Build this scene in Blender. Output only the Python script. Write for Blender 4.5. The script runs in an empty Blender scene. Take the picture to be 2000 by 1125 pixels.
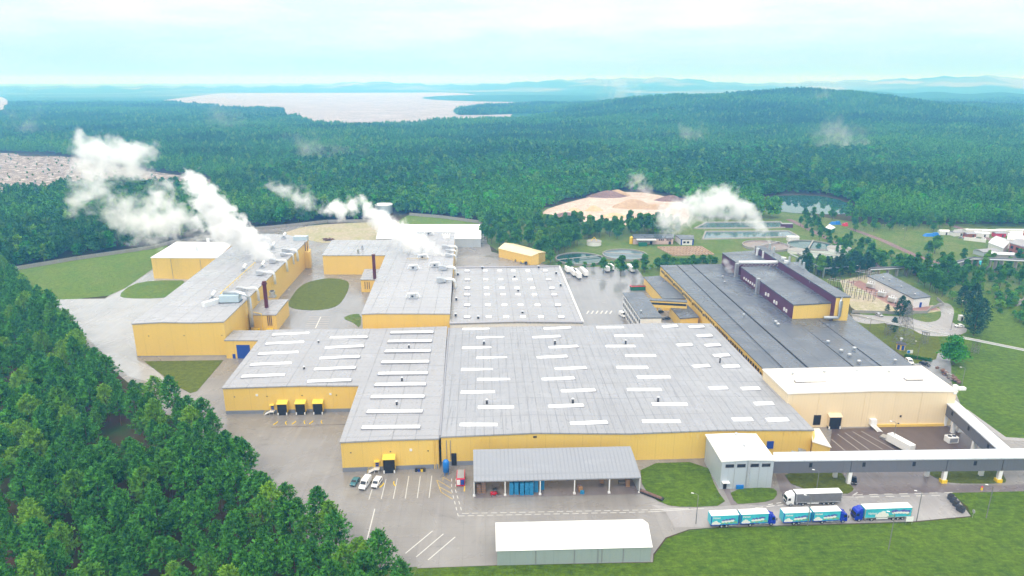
import bpy, bmesh, math, random
import numpy as np
from mathutils import Vector, Matrix
R = math.radians
random.seed(7)
S = bpy.context.scene
COL = S.collection

# ------------------------------------------------------------------ camera, sky, sun, exposure
FPX, HOR, CAMH = 1350.0, 157.0, 118.0            # focal length in px of a 2000 px wide frame, horizon row, height
PITCH = math.atan((562.5 - HOR) / FPX)
cd = bpy.data.cameras.new('camera'); cam = bpy.data.objects.new('camera', cd); COL.objects.link(cam)
cam.location = (0, 0, CAMH); cam.rotation_euler = (R(90) - PITCH, 0, 0)
cd.sensor_width = 36; cd.lens = 36 * FPX / 2000; cd.clip_start = 1; cd.clip_end = 200000
S.camera = cam
SUN_EL, SUN_AZ = R(52), R(200)                   # azimuth clockwise from +Y (north)
W = bpy.data.worlds.new('World'); S.world = W; W.use_nodes = True
wn = W.node_tree; wn.nodes.clear()
def wnode(t, **k):
    n = wn.nodes.new(t)
    for a, b in k.items(): setattr(n, a, b)
    return n
sky = wnode('ShaderNodeTexSky', sky_type='NISHITA', sun_disc=False, sun_elevation=SUN_EL, sun_rotation=SUN_AZ)
sky.air_density = 1.0; sky.dust_density = 2.0; sky.altitude = 300
tc = wnode('ShaderNodeTexCoord'); mp = wnode('ShaderNodeMapping'); mp.inputs['Scale'].default_value = (3, 3, 16)
wn.links.new(tc.outputs['Generated'], mp.inputs['Vector'])
nz = wnode('ShaderNodeTexNoise'); nz.inputs['Scale'].default_value = 1.6; nz.inputs['Detail'].default_value = 6; nz.inputs['Roughness'].default_value = .55
wn.links.new(mp.outputs['Vector'], nz.inputs['Vector'])
cr = wnode('ShaderNodeValToRGB'); cr.color_ramp.elements[0].position = .38; cr.color_ramp.elements[1].position = .68
cr.color_ramp.elements[0].color = (9.8, 12.9, 13.5, 1); cr.color_ramp.elements[1].color = (13.0, 14.2, 14.4, 1)
wn.links.new(nz.outputs['Fac'], cr.inputs['Fac'])
# an overcast sky is brighter overhead than at the horizon
sx = wnode('ShaderNodeSeparateXYZ'); wn.links.new(tc.outputs['Generated'], sx.inputs[0])
mr = wnode('ShaderNodeMapRange'); mr.inputs['From Min'].default_value = 0.05; mr.inputs['From Max'].default_value = 0.9
mr.inputs['To Min'].default_value = 0.9; mr.inputs['To Max'].default_value = 2.3
wn.links.new(sx.outputs['Z'], mr.inputs['Value'])
hm = wnode('ShaderNodeMapRange'); hm.inputs['From Min'].default_value = 0.08; hm.inputs['From Max'].default_value = 0.35
wn.links.new(sx.outputs['Z'], hm.inputs['Value'])
ov = wnode('ShaderNodeMix', data_type='RGBA'); ov.inputs['B'].default_value = (11.2, 11.2, 11.0, 1)   # grey-white cloud deck overhead
wn.links.new(hm.outputs['Result'], ov.inputs['Factor']); pass
lo = wnode('ShaderNodeMapRange'); lo.inputs['From Min'].default_value = -0.01; lo.inputs['From Max'].default_value = 0.07
wn.links.new(sx.outputs['Z'], lo.inputs['Value'])
hz = wnode('ShaderNodeMix', data_type='RGBA'); hz.inputs['A'].default_value = (5.2, 11.0, 13.0, 1)   # paler blue low down
wn.links.new(lo.outputs['Result'], hz.inputs['Factor']); wn.links.new(cr.outputs['Color'], hz.inputs['B'])
vm = wnode('ShaderNodeVectorMath', operation='SCALE')
wn.links.new(hz.outputs['Result'], ov.inputs['A']); wn.links.new(ov.outputs['Result'], vm.inputs[0]); wn.links.new(mr.outputs['Result'], vm.inputs['Scale'])
mx = wnode('ShaderNodeMix', data_type='RGBA'); mx.inputs['Factor'].default_value = .85
wn.links.new(sky.outputs['Color'], mx.inputs['A']); wn.links.new(vm.outputs['Vector'], mx.inputs['B'])
bg = wnode('ShaderNodeBackground'); bg.inputs['Strength'].default_value = .1
wn.links.new(mx.outputs['Result'], bg.inputs['Color'])
wo = wnode('ShaderNodeOutputWorld'); wn.links.new(bg.outputs[0], wo.inputs[0])
sd = bpy.data.lights.new('sun', 'SUN'); sd.energy = 1.5; sd.angle = R(10); sd.color = (1, .95, .86)
so = bpy.data.objects.new('sun', sd); COL.objects.link(so)
_d = Vector((math.sin(SUN_AZ) * math.cos(SUN_EL), math.cos(SUN_AZ) * math.cos(SUN_EL), math.sin(SUN_EL)))
so.rotation_euler = _d.to_track_quat('Z', 'Y').to_euler(); so.location = (0, -100, 300)
S.view_settings.view_transform = 'Standard'; S.view_settings.look = 'None'; S.view_settings.gamma = 1
S.view_settings.exposure = -0.05
S.cycles.use_denoising = True
S.cycles.max_bounces = 8; S.cycles.diffuse_bounces = 3; S.cycles.glossy_bounces = 3; S.cycles.transparent_max_bounces = 24
S.cycles.volume_bounces = 8

# ------------------------------------------------------------------ where things stand
_c, _s = math.cos(PITCH), math.sin(PITCH)
def G(px, py, h=0.0):
    """the point at height h seen at photo pixel (px, py) of the 2000 x 1125 photograph"""
    x = (px - 1000) / FPX; v = (562.5 - py) / FPX
    dy = _c + v * _s; dz = -_s + v * _c; t = (h - CAMH) / dz
    return Vector((x * t, dy * t, h))
def DP(px, py, Y):
    """the point at depth Y (metres ahead) seen at a photo pixel"""
    x = (px - 1000) / FPX; v = (562.5 - py) / FPX
    dy = _c + v * _s; dz = -_s + v * _c; t = Y / dy
    return Vector((x * t, Y, CAMH + dz * t))
def PX(X, Y, Z=0.0):
    z = Z - CAMH; zc = Y * _c - z * _s; yc = Y * _s + z * _c
    return 1000 + FPX * X / zc, 562.5 - FPX * yc / zc
def sstep(t): t = np.clip(t, 0, 1); return t * t * (3 - 2 * t)
def hill(X, Y):
    """terrain height, level round the factory"""
    X = np.asarray(X, float); Y = np.asarray(Y, float)
    rug = 1 + .09 * np.sin(X / 140 + 1) + .07 * np.sin(X / 67 + Y / 120) + .06 * np.sin(Y / 95 + X / 210)
    z = (60 * np.exp(-((X - 800) / 540) ** 4 - ((Y - 2350) / 560) ** 2) + 22 * np.exp(-((X - 1500) / 500) ** 2 - ((Y - 2500) / 500) ** 2)) * rug
    z = z + 17 * np.exp(-((X - 150) / 420) ** 2 - ((Y - 5200) / 600) ** 2)
    r = np.hypot(X, Y)
    z = z + 5 * np.sin(X / 210 + 1) * np.sin(Y / 260) * sstep((r - 1250) / 500) * (1 - sstep((r - 1700) / 500))
    a = np.degrees(np.arctan2(X, Y))
    far = sstep((r - 7200) / 3000) * (1 - .6 * sstep((r - 12000) / 4000))
    z = z + far * (38 + 95 * np.exp(-((a - 6) / 7) ** 2) + 70 * np.exp(-((a - 13) / 4) ** 2) + 125 * np.exp(-((a - 33) / 6) ** 2) + 60 * np.exp(-((a - 24) / 5) ** 2) + 55 * np.exp(-((a + 11) / 4) ** 2) + 9 * np.sin(a * 2.3) + 6 * np.sin(a * 5.1 + 1))
    mid = np.exp(-((r - 5200) / 900) ** 2)
    return z + mid * sstep((a - 6) / 10) * (10 + 34 * sstep((a - 14) / 12) + 6 * np.sin(a * 1.7))
def inpoly(px, py, poly):
    px = np.asarray(px, float); py = np.asarray(py, float); ins = np.zeros(px.shape, bool); n = len(poly)
    for i in range(n):
        x0, y0 = poly[i]; x1, y1 = poly[(i + 1) % n]
        if y0 == y1: continue
        c = ((y0 > py) != (y1 > py)) & (px < (x1 - x0) * (py - y0) / (y1 - y0) + x0)
        ins ^= c
    return ins
GRID = R(2.6)

# ------------------------------------------------------------------ materials
MATS = {}
class NT:
    def __init__(s, name):
        s.m = bpy.data.materials.new(name); s.m.use_nodes = True; s.t = s.m.node_tree
        s.b = s.t.nodes['Principled BSDF']; s.o = s.t.nodes['Material Output']
    def n(s, t, ins=None, **k):
        q = s.t.nodes.new(t)
        for a, b in k.items(): setattr(q, a, b)
        for a, b in (ins or {}).items():
            if isinstance(b, bpy.types.NodeSocket): s.t.links.new(b, q.inputs[a])
            else: q.inputs[a].default_value = b
        return q
    def math(s, op, a, b=0.0, c=0.0, clamp=False):
        q = s.n('ShaderNodeMath', {0: a, 1: b, 2: c}, operation=op); q.use_clamp = clamp; return q.outputs[0]
    def mix(s, f, a, b, bt='MIX'):
        q = s.n('ShaderNodeMix', {'Factor': f}, data_type='RGBA', blend_type=bt)
        for k, v in (('A', a), ('B', b)):
            if isinstance(v, bpy.types.NodeSocket): s.t.links.new(v, q.inputs[k])
            else: q.inputs[k].default_value = (*v[:3], 1)
        return q.outputs['Result']
    def noise(s, v, scale, det=4, rough=.55, dist=0):
        return s.n('ShaderNodeTexNoise', {'Vector': v, 'Scale': scale, 'Detail': det, 'Roughness': rough, 'Distortion': dist}).outputs['Fac']
    def ramp(s, f, lo, hi, a=0., b=1.):
        return s.n('ShaderNodeMapRange', {'Value': f, 'From Min': lo, 'From Max': hi, 'To Min': a, 'To Max': b}).outputs['Result']
    def set(s, k, v):
        if isinstance(v, bpy.types.NodeSocket): s.t.links.new(v, s.b.inputs[k])
        else: s.b.inputs[k].default_value = (*v, 1) if isinstance(v, tuple) and len(v) == 3 else v
    def pos(s, rot=0, sc=(1, 1, 1), kind='Object'):
        t = s.n('ShaderNodeTexCoord').outputs[kind]
        return s.n('ShaderNodeMapping', {'Vector': t, 'Rotation': (0, 0, -rot), 'Scale': sc}).outputs['Vector']
    def wpos(s, rot=0, sc=(1, 1, 1)):
        t = s.n('ShaderNodeNewGeometry').outputs['Position']
        return s.n('ShaderNodeMapping', {'Vector': t, 'Rotation': (0, 0, -rot), 'Scale': sc}).outputs['Vector']
    def line(s, u, sp, w):
        f = s.math('FRACT', s.math('DIVIDE', u, sp))
        return s.math('LESS_THAN', f, w / sp)
    def bump(s, h, st=.3, d=.2):
        s.t.links.new(s.n('ShaderNodeBump', {'Height': h, 'Strength': st, 'Distance': d}).outputs[0], s.b.inputs['Normal'])
    def done(s): MATS[s.m.name] = s.m; return s.m
def plain(name, c, rough=.5, metal=0.0, var=.12, scale=.6, spec=.5):
    q = NT(name); p = q.pos()
    f = q.noise(p, scale, 5)
    q.set('Base Color', q.mix(f, tuple(x * (1 - var) for x in c), tuple(min(1, x * (1 + var)) for x in c)))
    q.set('Roughness', q.ramp(q.noise(p, scale * 2.3, 3), .3, .7, max(.05, rough - .1), min(1, rough + .1)))
    q.set('Metallic', metal); q.set('Specular IOR Level', spec)
    return q.done()
def wall(name, c, seam=6.0, rib=True, var=.05, dirt=.12, rough=.45):
    """profiled sheet cladding: panel joints, faint ribs, streaks run down by rain"""
    q = NT(name); p = q.wpos(GRID); x = q.n('ShaderNodeSeparateXYZ', {0: p}); u = q.math('ADD', x.outputs[0], x.outputs[1])
    col = q.mix(q.noise(p, .07, 4), tuple(k * (1 - var) for k in c), tuple(min(1, k * (1 + var)) for k in c))
    st = q.noise(q.wpos(GRID, (.9, .9, .05)), 1.0, 4)
    col = q.mix(q.ramp(st, .52, .8, 0, dirt), col, tuple(k * .62 for k in c))
    col = q.mix(q.math('MULTIPLY', q.line(u, seam, .16), .26), col, tuple(k * .5 for k in c))
    q.set('Base Color', col); q.set('Roughness', rough)
    if rib: q.bump(q.math('SINE', q.math('MULTIPLY', u, 6.28 / 1.0)), .12, .05)
    return q.done()
def roof(name, c, sx=7.2, sy=14.0, wet=(.16, .5), var=.1, dark=.55, streak=.3, ruf=.0, seam=.75):
    """felt or membrane roof: sheet joints, ponding stains, rows of fixings, wet sheen"""
    q = NT(name); p = q.wpos(GRID); x = q.n('ShaderNodeSeparateXYZ', {0: p}); u, v = x.outputs[0], x.outputs[1]
    big = q.noise(p, .03, 5, .6); sm = q.noise(p, .5, 4, .6)
    col = q.mix(big, tuple(k * (1 - var) for k in c), tuple(min(1, k * (1 + var)) for k in c))
    col = q.mix(q.math('MULTIPLY', sm, .22), col, tuple(k * .8 for k in c))
    st = q.noise(q.wpos(GRID, (.9, .045, 1)), 1.0, 5, .65)
    col = q.mix(q.ramp(st, .55, .78, 0, streak), col, tuple(k * dark for k in c))
    jl = q.math('MAXIMUM', q.line(u, sx, .36), q.math('MULTIPLY', q.line(v, sy, .5), .8))
    dots = q.math('MULTIPLY', q.line(u, 1.8, .7), q.line(v, sy / 3, .5))
    fine = q.noise(q.wpos(GRID, (2.2, .05, 1)), 1.0, 4, .7); col = q.mix(q.ramp(fine, .56, .74, 0, streak * .9), col, tuple(k * dark * .8 for k in c))
    pool = q.noise(q.wpos(GRID, (.05, .09, 1)), 1.0, 6, .62, .7); col = q.mix(q.ramp(pool, .54, .7, 0, .3), col, tuple(min(1, k * 1.35) for k in c))
    m = q.math('MULTIPLY', q.math('MAXIMUM', jl, q.math('MULTIPLY', dots, .8)), q.ramp(q.noise(p, .12, 3), .3, .65, .2 * seam, seam))
    col = q.mix(m, col, tuple(k * .38 for k in c))
    q.set('Base Color', col)
    q.set('Roughness', q.ramp(q.noise(p, .06, 4, .6, 1.), .36, .64, wet[0], wet[1]))
    q.bump(q.math('ADD', q.noise(p, .9, 3), q.math('MULTIPLY', q.noise(p, .12, 2), 2.0)), .12, .1)
    return q.done()
def pave(name, c, c2, stain=.5, wet=(.12, .55), block=True, sc=.045, damp=(.5, .72)):
    q = NT(name); p = q.wpos(GRID)
    a = q.noise(p, sc, 6, .62, .6); b = q.noise(p, .35, 5, .6)
    col = q.mix(q.ramp(a, .35, .66), c, c2)
    col = q.mix(q.math('MULTIPLY', b, .3), col, tuple(k * .7 for k in c))
    d = q.ramp(q.noise(p, .11, 6, .68, .8), .58, .72)
    col = q.mix(q.math('MULTIPLY', d, stain), col, tuple(k * .42 for k in c))
    trk = q.ramp(q.noise(q.wpos(R(38), (.5, .03, 1)), 1, 4), .5, .75, 0, .28)
    col = q.mix(trk, col, tuple(min(1, k * 1.3) for k in c2))
    if block:
        x = q.n('ShaderNodeSeparateXYZ', {0: p})
        m = q.math('MAXIMUM', q.line(x.outputs[0], 6.0, .14), q.line(x.outputs[1], 4.0, .12))
        col = q.mix(q.math('MULTIPLY', m, .28), col, tuple(k * .55 for k in c))
    q.set('Base Color', col)
    q.set('Roughness', q.ramp(q.noise(p, .05, 5, .6, .8), damp[0] - .12, damp[1], wet[0], wet[1]))
    q.bump(b, .1, .05)
    return q.done()
def grass(name, a, b, c, sc=.06):
    q = NT(name); p = q.wpos()
    f = q.noise(p, sc, 6, .65, .5); g = q.noise(p, .45, 5, .7); h = q.noise(q.wpos(R(25), (.35, 1.6, 1)), .8, 5, .75)
    col = q.mix(q.ramp(f, .35, .66), a, b)
    col = q.mix(q.ramp(h, .36, .7, 0, .75), col, c)
    col = q.mix(q.ramp(g, .38, .66, .0, .6), col, tuple(k * .42 for k in a))
    col = q.mix(q.ramp(q.noise(p, 1.7, 4, .8), .45, .7, 0, .5), col, tuple(k * .5 for k in a))
    q.set('Base Color', col); q.set('Roughness', .85); q.set('Specular IOR Level', .2)
    q.bump(q.math('ADD', q.noise(p, 1.6, 5, .75), q.math('MULTIPLY', g, 1.6)), .9, .7)
    return q.done()
def soil(name, a, b, c, sc=.02):
    q = NT(name); p = q.wpos()
    f = q.noise(p, sc, 7, .65, .5); g = q.noise(p, sc * 7, 6, .7)
    col = q.mix(q.ramp(f, .34, .66), a, b); col = q.mix(q.ramp(g, .50, .62, 0, .85), col, c)
    d = q.noise(p, sc * 3.1, 8, .75, 1.2); col = q.mix(q.ramp(d, .58, .68, 0, .7), col, tuple(k * .5 for k in a))
    q.set('Base Color', col); q.set('Roughness', .9); q.set('Specular IOR Level', .15)
    q.bump(g, .5, 1.0)
    return q.done()
def leaves(name, dark, lite, yel=None):
    """foliage: every clump has its own tint (a vertex attribute), every tree its own hue"""
    q = NT(name)
    at = q.n('ShaderNodeAttribute', attribute_name='tint').outputs['Fac']
    rn = q.n('ShaderNodeObjectInfo').outputs['Random']
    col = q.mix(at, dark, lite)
    col = q.mix(q.ramp(rn, 0, 1, 0, .7), col, q.mix(at, tuple(k * .72 for k in dark), tuple(k * .8 for k in lite)))
    if yel: col = q.mix(q.ramp(rn, .78, 1, 0, .75), col, yel)
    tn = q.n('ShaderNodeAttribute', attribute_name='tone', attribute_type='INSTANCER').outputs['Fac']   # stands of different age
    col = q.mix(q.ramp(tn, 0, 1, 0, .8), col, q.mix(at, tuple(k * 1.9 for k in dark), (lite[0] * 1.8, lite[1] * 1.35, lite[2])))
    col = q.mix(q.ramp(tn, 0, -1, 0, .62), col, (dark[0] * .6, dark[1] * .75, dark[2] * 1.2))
    q.set('Base Color', col); q.set('Roughness', .6); q.set('Specular IOR Level', .25)
    tr = q.n('ShaderNodeBsdfTranslucent', {'Color': col}); ms = q.n('ShaderNodeMixShader', {0: .35, 1: q.b.outputs[0], 2: tr.outputs[0]})
    q.t.links.new(ms.outputs[0], q.o.inputs['Surface'])
    return q.done()

M = {}
M['yellow'] = wall('yellow_cladding', (.76, .525, .13))
M['cream'] = wall('cream_cladding', (.80, .65, .43), 9)
M['plinth'] = plain('grey_plinth', (.21, .23, .28), .6)
M['greywall'] = wall('grey_cladding', (.42, .47, .52), 6, dirt=.2)
M['bridgewall'] = wall('dark_grey_cladding', (.135, .14, .165), 16, dirt=.1)
M['tentwall'] = wall('tent_side', (.30, .36, .35), 11, dirt=.3)
M['purple'] = wall('maroon_cladding', (.105, .022, .065), 2.4)
M['pink'] = wall('pale_pink_render', (.60, .44, .42), 40, rib=False, dirt=.25)
M['whitewall'] = wall('white_render', (.74, .74, .74), 40, rib=False, dirt=.25)
M['brick'] = wall('red_brick', (.30, .10, .06), 4, rib=False, dirt=.3)
M['roof_grey'] = roof('grey_membrane_roof', (.325, .328, .35), seam=.65)
M['roof_old'] = roof('old_grey_felt_roof', (.31, .318, .345), 3.0, 13.0, (.25, .6), .14, .45, .6, seam=.5)
M['roof_west'] = roof('pale_grey_roof', (.36, .365, .39), 7.5, 15)
M['roof_dark'] = roof('wet_black_felt_roof', (.100, .115, .142), 9.5, 30, (.16, .5), .25, .45, .35, seam=.8)
M['roof_white'] = roof('white_sheet_roof', (.86, .86, .85), 6, 40, (.3, .6), .03, .85, .06, seam=.1)
M['roof_cream'] = roof('cream_sheet_roof', (.84, .78, .70), 9, 50, (.25, .6), .05, .7, .2, seam=.15)
M['roof_yellow'] = roof('pale_yellow_roof', (.84, .68, .40), 4, 50, (.3, .6), .05, .8, .1, seam=.2)
M['roof_canopy'] = roof('corrugated_canopy_roof', (.27, .285, .32), 1.2, 60, (.3, .5), .04, .8, .08, seam=.3)
M['roof_bridge'] = roof('bridge_roof_sheet', (.60, .63, .68), 4, 60, (.25, .5), .06, .75, .15, seam=.25)
M['edge'] = plain('grey_flashing', (.30, .30, .33), .4, .3)
M['skylight'] = plain('white_rooflight', (.86, .87, .88), .3, var=.04)
M['galv'] = plain('galvanised_duct', (.55, .57, .60), .35, .75, .18, .9)
M['steelgrey'] = plain('weathered_steel', (.20, .20, .20), .6, .2, .2)
M['pipegrey'] = plain('pale_pipe', (.38, .38, .37), .5, var=.2)
M['ductw'] = plain('pale_duct', (.72, .74, .76), .4, .1, .1)
M['bluegrey'] = plain('blue_grey_casing', (.42, .52, .58), .45)
M['black'] = plain('black_rubber', (.012, .012, .016), .6)
M['darksteel'] = plain('dark_steel', (.06, .06, .07), .5, .3)
M['red_stack'] = plain('maroon_stack', (.10, .012, .018), .45)
M['yel'] = plain('yellow_paint', (.80, .55, .02), .4)
M['yelhood'] = plain('yellow_hood', (.82, .60, .08), .35)
M['blue'] = plain('blue_door', (.012, .055, .33), .45)
M['brightblue'] = plain('blue_tank_paint', (.01, .17, .55), .35)
M['red'] = plain('red_paint', (.55, .02, .05), .4)
M['white'] = plain('white_paint', (.80, .80, .80), .4, var=.05)
M['truckblue'] = plain('truck_blue', (.01, .035, .42), .25)
M['cyan'] = plain('cyan_tarpaulin', (.055, .47, .58), .4, var=.35, scale=.3)
M['greytarp'] = plain('grey_tarpaulin', (.17, .17, .18), .5, var=.25, scale=.8)
M['fluff'] = plain('white_print', (.75, .75, .72), .5, var=.15, scale=3)
M['packs'] = plain('pack_print', (.10, .11, .42), .5, var=.5, scale=2)
M['greenprint'] = plain('green_print', (.16, .40, .25), .5, var=.4, scale=2)
M['glass'] = plain('dark_glass', (.015, .02, .028), .08)
M['tyre'] = plain('tyre', (.015, .015, .015), .8)
M['teal'] = plain('teal_car_paint', (.05, .17, .20), .2)
M['blackcar'] = plain('black_car_paint', (.02, .02, .025), .2)
M['silver'] = plain('silver_car_paint', (.50, .52, .55), .25, .4)
M['wood'] = plain('pallet_wood', (.36, .20, .09), .8, var=.3, scale=2)
M['brownpack'] = plain('brown_goods', (.23, .15, .12), .8, var=.3, scale=1.5)
M['bluepallet'] = plain('blue_pallet', (.02, .21, .42), .6, var=.35, scale=2)
M['greenbox'] = plain('green_container', (.01, .14, .07), .5)
M['concrete'] = plain('concrete', (.30, .29, .275), .8, var=.2, scale=.5)
M['marking'] = plain('white_marking', (.56, .55, .52), .6, var=.18, scale=2)
M['ymark'] = plain('yellow_marking', (.62, .42, .06), .6, var=.2, scale=2)
M['stripe'] = plain('worn_pale_marking', (.36, .33, .30), .6, var=.2, scale=2)
M['rust'] = plain('rusty_scrap', (.16, .09, .07), .8, var=.5, scale=1.5)
M['bark'] = plain('pine_bark', (.15, .085, .055), .9, var=.3, scale=2)
M['barkgrey'] = plain('grey_bark', (.13, .11, .09), .9, var=.3, scale=2)
M['pine'] = leaves('pine_needles', (.008, .080, .014), (.130, .45, .042), (.28, .50, .03))
M['broad'] = leaves('broad_leaves', (.020, .125, .016), (.135, .41, .04), (.24, .46, .03))
M['spruce'] = leaves('spruce_needles', (.014, .07, .04), (.05, .17, .085))
M['maple'] = leaves('maple_leaves', (.02, .18, .010), (.10, .46, .02))
M['lawn'] = grass('lawn_grass', (.062, .125, .004), (.125, .20, .008), (.185, .32, .014))
M['lawnflat'] = grass('mown_grass', (.125, .155, .008), (.16, .19, .02), (.15, .20, .015))
M['meadow'] = grass('meadow_grass', (.13, .22, .02), (.22, .25, .04), (.14, .30, .025))
M['rough'] = grass('rough_grassland', (.11, .19, .022), (.26, .25, .085), (.10, .23, .025))
M['yard'] = pave('yard_pavement', (.215, .198, .185), (.275, .26, .247), .5)
M['wetyard'] = pave('wet_pale_pavement', (.32, .325, .34), (.40, .40, .41), .14, (.10, .4))
M['greyyard'] = pave('wet_grey_concrete', (.23, .23, .24), (.28, .28, .295), .2, (.08, .35))
M['asphalt'] = pave('brown_asphalt', (.16, .135, .14), (.215, .185, .185), .25, block=False)
M['dkasphalt'] = pave('dark_brown_asphalt', (.088, .062, .055), (.115, .082, .072), .25, (.3, .6), block=False)
M['road'] = pave('pale_road', (.28, .265, .265), (.35, .335, .33), .2, block=False)
M['brickpave'] = pave('red_brick_paving', (.26, .13, .11), (.32, .18, .15), .25, (.4, .7))
M['bare'] = soil('bare_soil', (.40, .34, .26), (.30, .30, .14), (.50, .44, .36), .05)
M['sand'] = soil('pale_sand', (.30, .285, .30), (.42, .41, .43), (.22, .195, .19), .008)
M['quarry'] = soil('quarry_sand', (.18, .145, .115), (.26, .215, .185), (.60, .57, .54), .016)
M['chips'] = soil('wood_chip', (.52, .40, .32), (.66, .54, .47), (.38, .265, .21), .045)
M['pileb'] = soil('brown_chip_pile', (.42, .30, .19), (.54, .41, .29), (.32, .21, .16), .15)
M['piled'] = soil('dark_soil_pile', (.20, .13, .13), (.29, .20, .18), (.08, .05, .06), .15)
M['pilet'] = soil('orange_chip_pile', (.62, .42, .25), (.72, .55, .38), (.50, .32, .18), .2)
def water(name, c, rough=.06):
    q = NT(name); p = q.wpos(); q.set('Base Color', q.mix(q.noise(p, .06, 3), c, tuple(k * 1.6 for k in c))); q.set('Roughness', rough); q.set('Specular IOR Level', .3)
    q.bump(q.noise(p, .7, 2), .012, .1); return q.done()
M['water'] = water('grey_pond_water', (.085, .125, .135))
M['water2'] = water('green_pond_water', (.02, .06, .05), .03)
M['mud'] = water('muddy_water', (.17, .13, .115), .25)
M['sludge'] = water('pale_sludge', (.25, .28, .24), .3)
# the land: needle litter under the trees, canopy and fields far off
q = NT('land'); p = q.wpos()
ge = q.n('ShaderNodeNewGeometry').outputs['Position']; ln = q.n('ShaderNodeVectorMath', {0: ge}, operation='LENGTH').outputs['Value']
near = q.mix(q.ramp(q.noise(p, .09, 6, .65), .35, .65), (.085, .040, .032), (.045, .075, .02))
canopy = q.mix(q.ramp(q.noise(p, .02, 8, .75), .38, .62), (.012, .08, .03), (.03, .14, .04))
field = q.mix(q.ramp(q.n('ShaderNodeTexVoronoi', {'Vector': q.wpos(.3, (1, .7, 1)), 'Scale': .0016}).outputs['Color'], 0, 1), (.06, .13, .05), (.34, .33, .20))
canopy = q.mix(q.math('MULTIPLY', q.ramp(ln, 5500, 8000), q.ramp(q.noise(p, .0006, 4), .48, .56)), canopy, field)
q.set('Base Color', q.mix(q.ramp(ln, 1500, 2600), near, canopy)); q.set('Roughness', .95); q.set('Specular IOR Level', .05)
M['land'] = q.done()

# ------------------------------------------------------------------ mesh helpers
OFF = {}                                          # world offset of things whose parts are given in world coordinates
class MB:
    def __init__(s): s.v = []; s.f = []
    def quad(s, *p):
        n = len(s.v); s.v += [tuple(a) for a in p]; s.f.append(tuple(range(n, n + len(p)))); return s
    def box(s, c, d, rz=0.0, top=(1, 1), pitch=0.0):
        """box centred on c (z = its base), size d; top = scale of its upper face"""
        n = len(s.v); ca, sa = math.cos(rz), math.sin(rz)
        for k, (tx, ty) in ((0, (1, 1)), (1, top)):
            for a, b in ((-1, -1), (1, -1), (1, 1), (-1, 1)):
                x, y = a * d[0] / 2 * tx, b * d[1] / 2 * ty
                s.v.append((c[0] + x * ca - y * sa, c[1] + x * sa + y * ca, c[2] + k * d[2] + pitch * y))
        s.f += [tuple(n + i for i in f) for f in ((3, 2, 1, 0), (4, 5, 6, 7), (0, 1, 5, 4), (1, 2, 6, 5), (2, 3, 7, 6), (3, 0, 4, 7))]
        return s
    def prism(s, pts, z0=0.0, flip=False):
        """closed prism under the polygon pts (each x, y, z of the top) down to z0"""
        n = len(s.v); k = len(pts)
        s.v += [(p[0], p[1], p[2]) for p in pts] + [(p[0], p[1], z0) for p in pts]
        s.f.append(tuple(range(n, n + k))); s.f.append(tuple(range(n + 2 * k - 1, n + k - 1, -1)))
        for i in range(k):
            j = (i + 1) % k; s.f.append((n + i, n + k + i, n + k + j, n + j))
        return s
    def tube(s, path, r, n=8, cap=True):
        path = [Vector(p) for p in path]; rs = r if isinstance(r, (list, tuple)) else [r] * len(path); b = len(s.v)
        for i, p in enumerate(path):
            d = (path[min(i + 1, len(path) - 1)] - path[max(i - 1, 0)])
            d = d.normalized() if d.length > 1e-6 else Vector((0, 0, 1))
            a = d.cross(Vector((0, 0, 1)) if abs(d.z) < .95 else Vector((0, 1, 0))).normalized(); c = d.cross(a)
            for k in range(n):
                t = 2 * math.pi * k / n; s.v.append(tuple(p + rs[i] * (math.cos(t) * a + math.sin(t) * c)))
        for i in range(len(path) - 1):
            for k in range(n):
                j = (k + 1) % n; s.f.append((b + i * n + k, b + i * n + j, b + (i + 1) * n + j, b + (i + 1) * n + k))
        if cap:
            s.f.append(tuple(b + k for k in range(n - 1, -1, -1))); e = b + (len(path) - 1) * n; s.f.append(tuple(e + k for k in range(n)))
        return s
    def cyl(s, c, r, h, n=20, r2=None): return s.tube([c, (c[0], c[1], c[2] + h)], [r, r if r2 is None else r2], n)
    def extr(s, prof, y0, y1):
        """side profile (x, z) extruded between y0 and y1"""
        n = len(s.v); k = len(prof)
        s.v += [(x, y0, z) for x, z in prof] + [(x, y1, z) for x, z in prof]
        s.f.append(tuple(range(n, n + k))); s.f.append(tuple(range(n + 2 * k - 1, n + k - 1, -1)))
        for i in range(k):
            j = (i + 1) % k; s.f.append((n + i, n + k + i, n + k + j, n + j))
        return s
    def build(s, name, mat, parent=None, smooth=False, bevel=0.0):
        me = bpy.data.meshes.new(name)
        off = OFF.get(parent.name, Vector((0, 0, 0))) if parent is not None else Vector((0, 0, 0))
        me.from_pydata([(v[0] - off.x, v[1] - off.y, v[2] - off.z) for v in s.v], [], s.f)
        bm = bmesh.new(); bm.from_mesh(me); bmesh.ops.recalc_face_normals(bm, faces=bm.faces)
        if bevel: bmesh.ops.bevel(bm, geom=[e for e in bm.edges if e.is_manifold and e.calc_face_angle(0) > .5], offset=bevel, segments=2, affect='EDGES', profile=.6)
        bm.to_mesh(me); bm.free()
        me.materials.append(M[mat] if isinstance(mat, str) else mat)
        if smooth: me.polygons.foreach_set('use_smooth', [True] * len(me.polygons))
        o = bpy.data.objects.new(name, me); COL.objects.link(o)
        if parent is not None:
            o.parent = parent
            if parent.name in OFF: OFF[o.name] = OFF[parent.name]
        return o
def tag(o, label=None, cat=None, group=None, kind=None):
    for k, v in (('label', label), ('category', cat), ('group', group), ('kind', kind)):
        if v: o[k] = v
    return o
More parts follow.
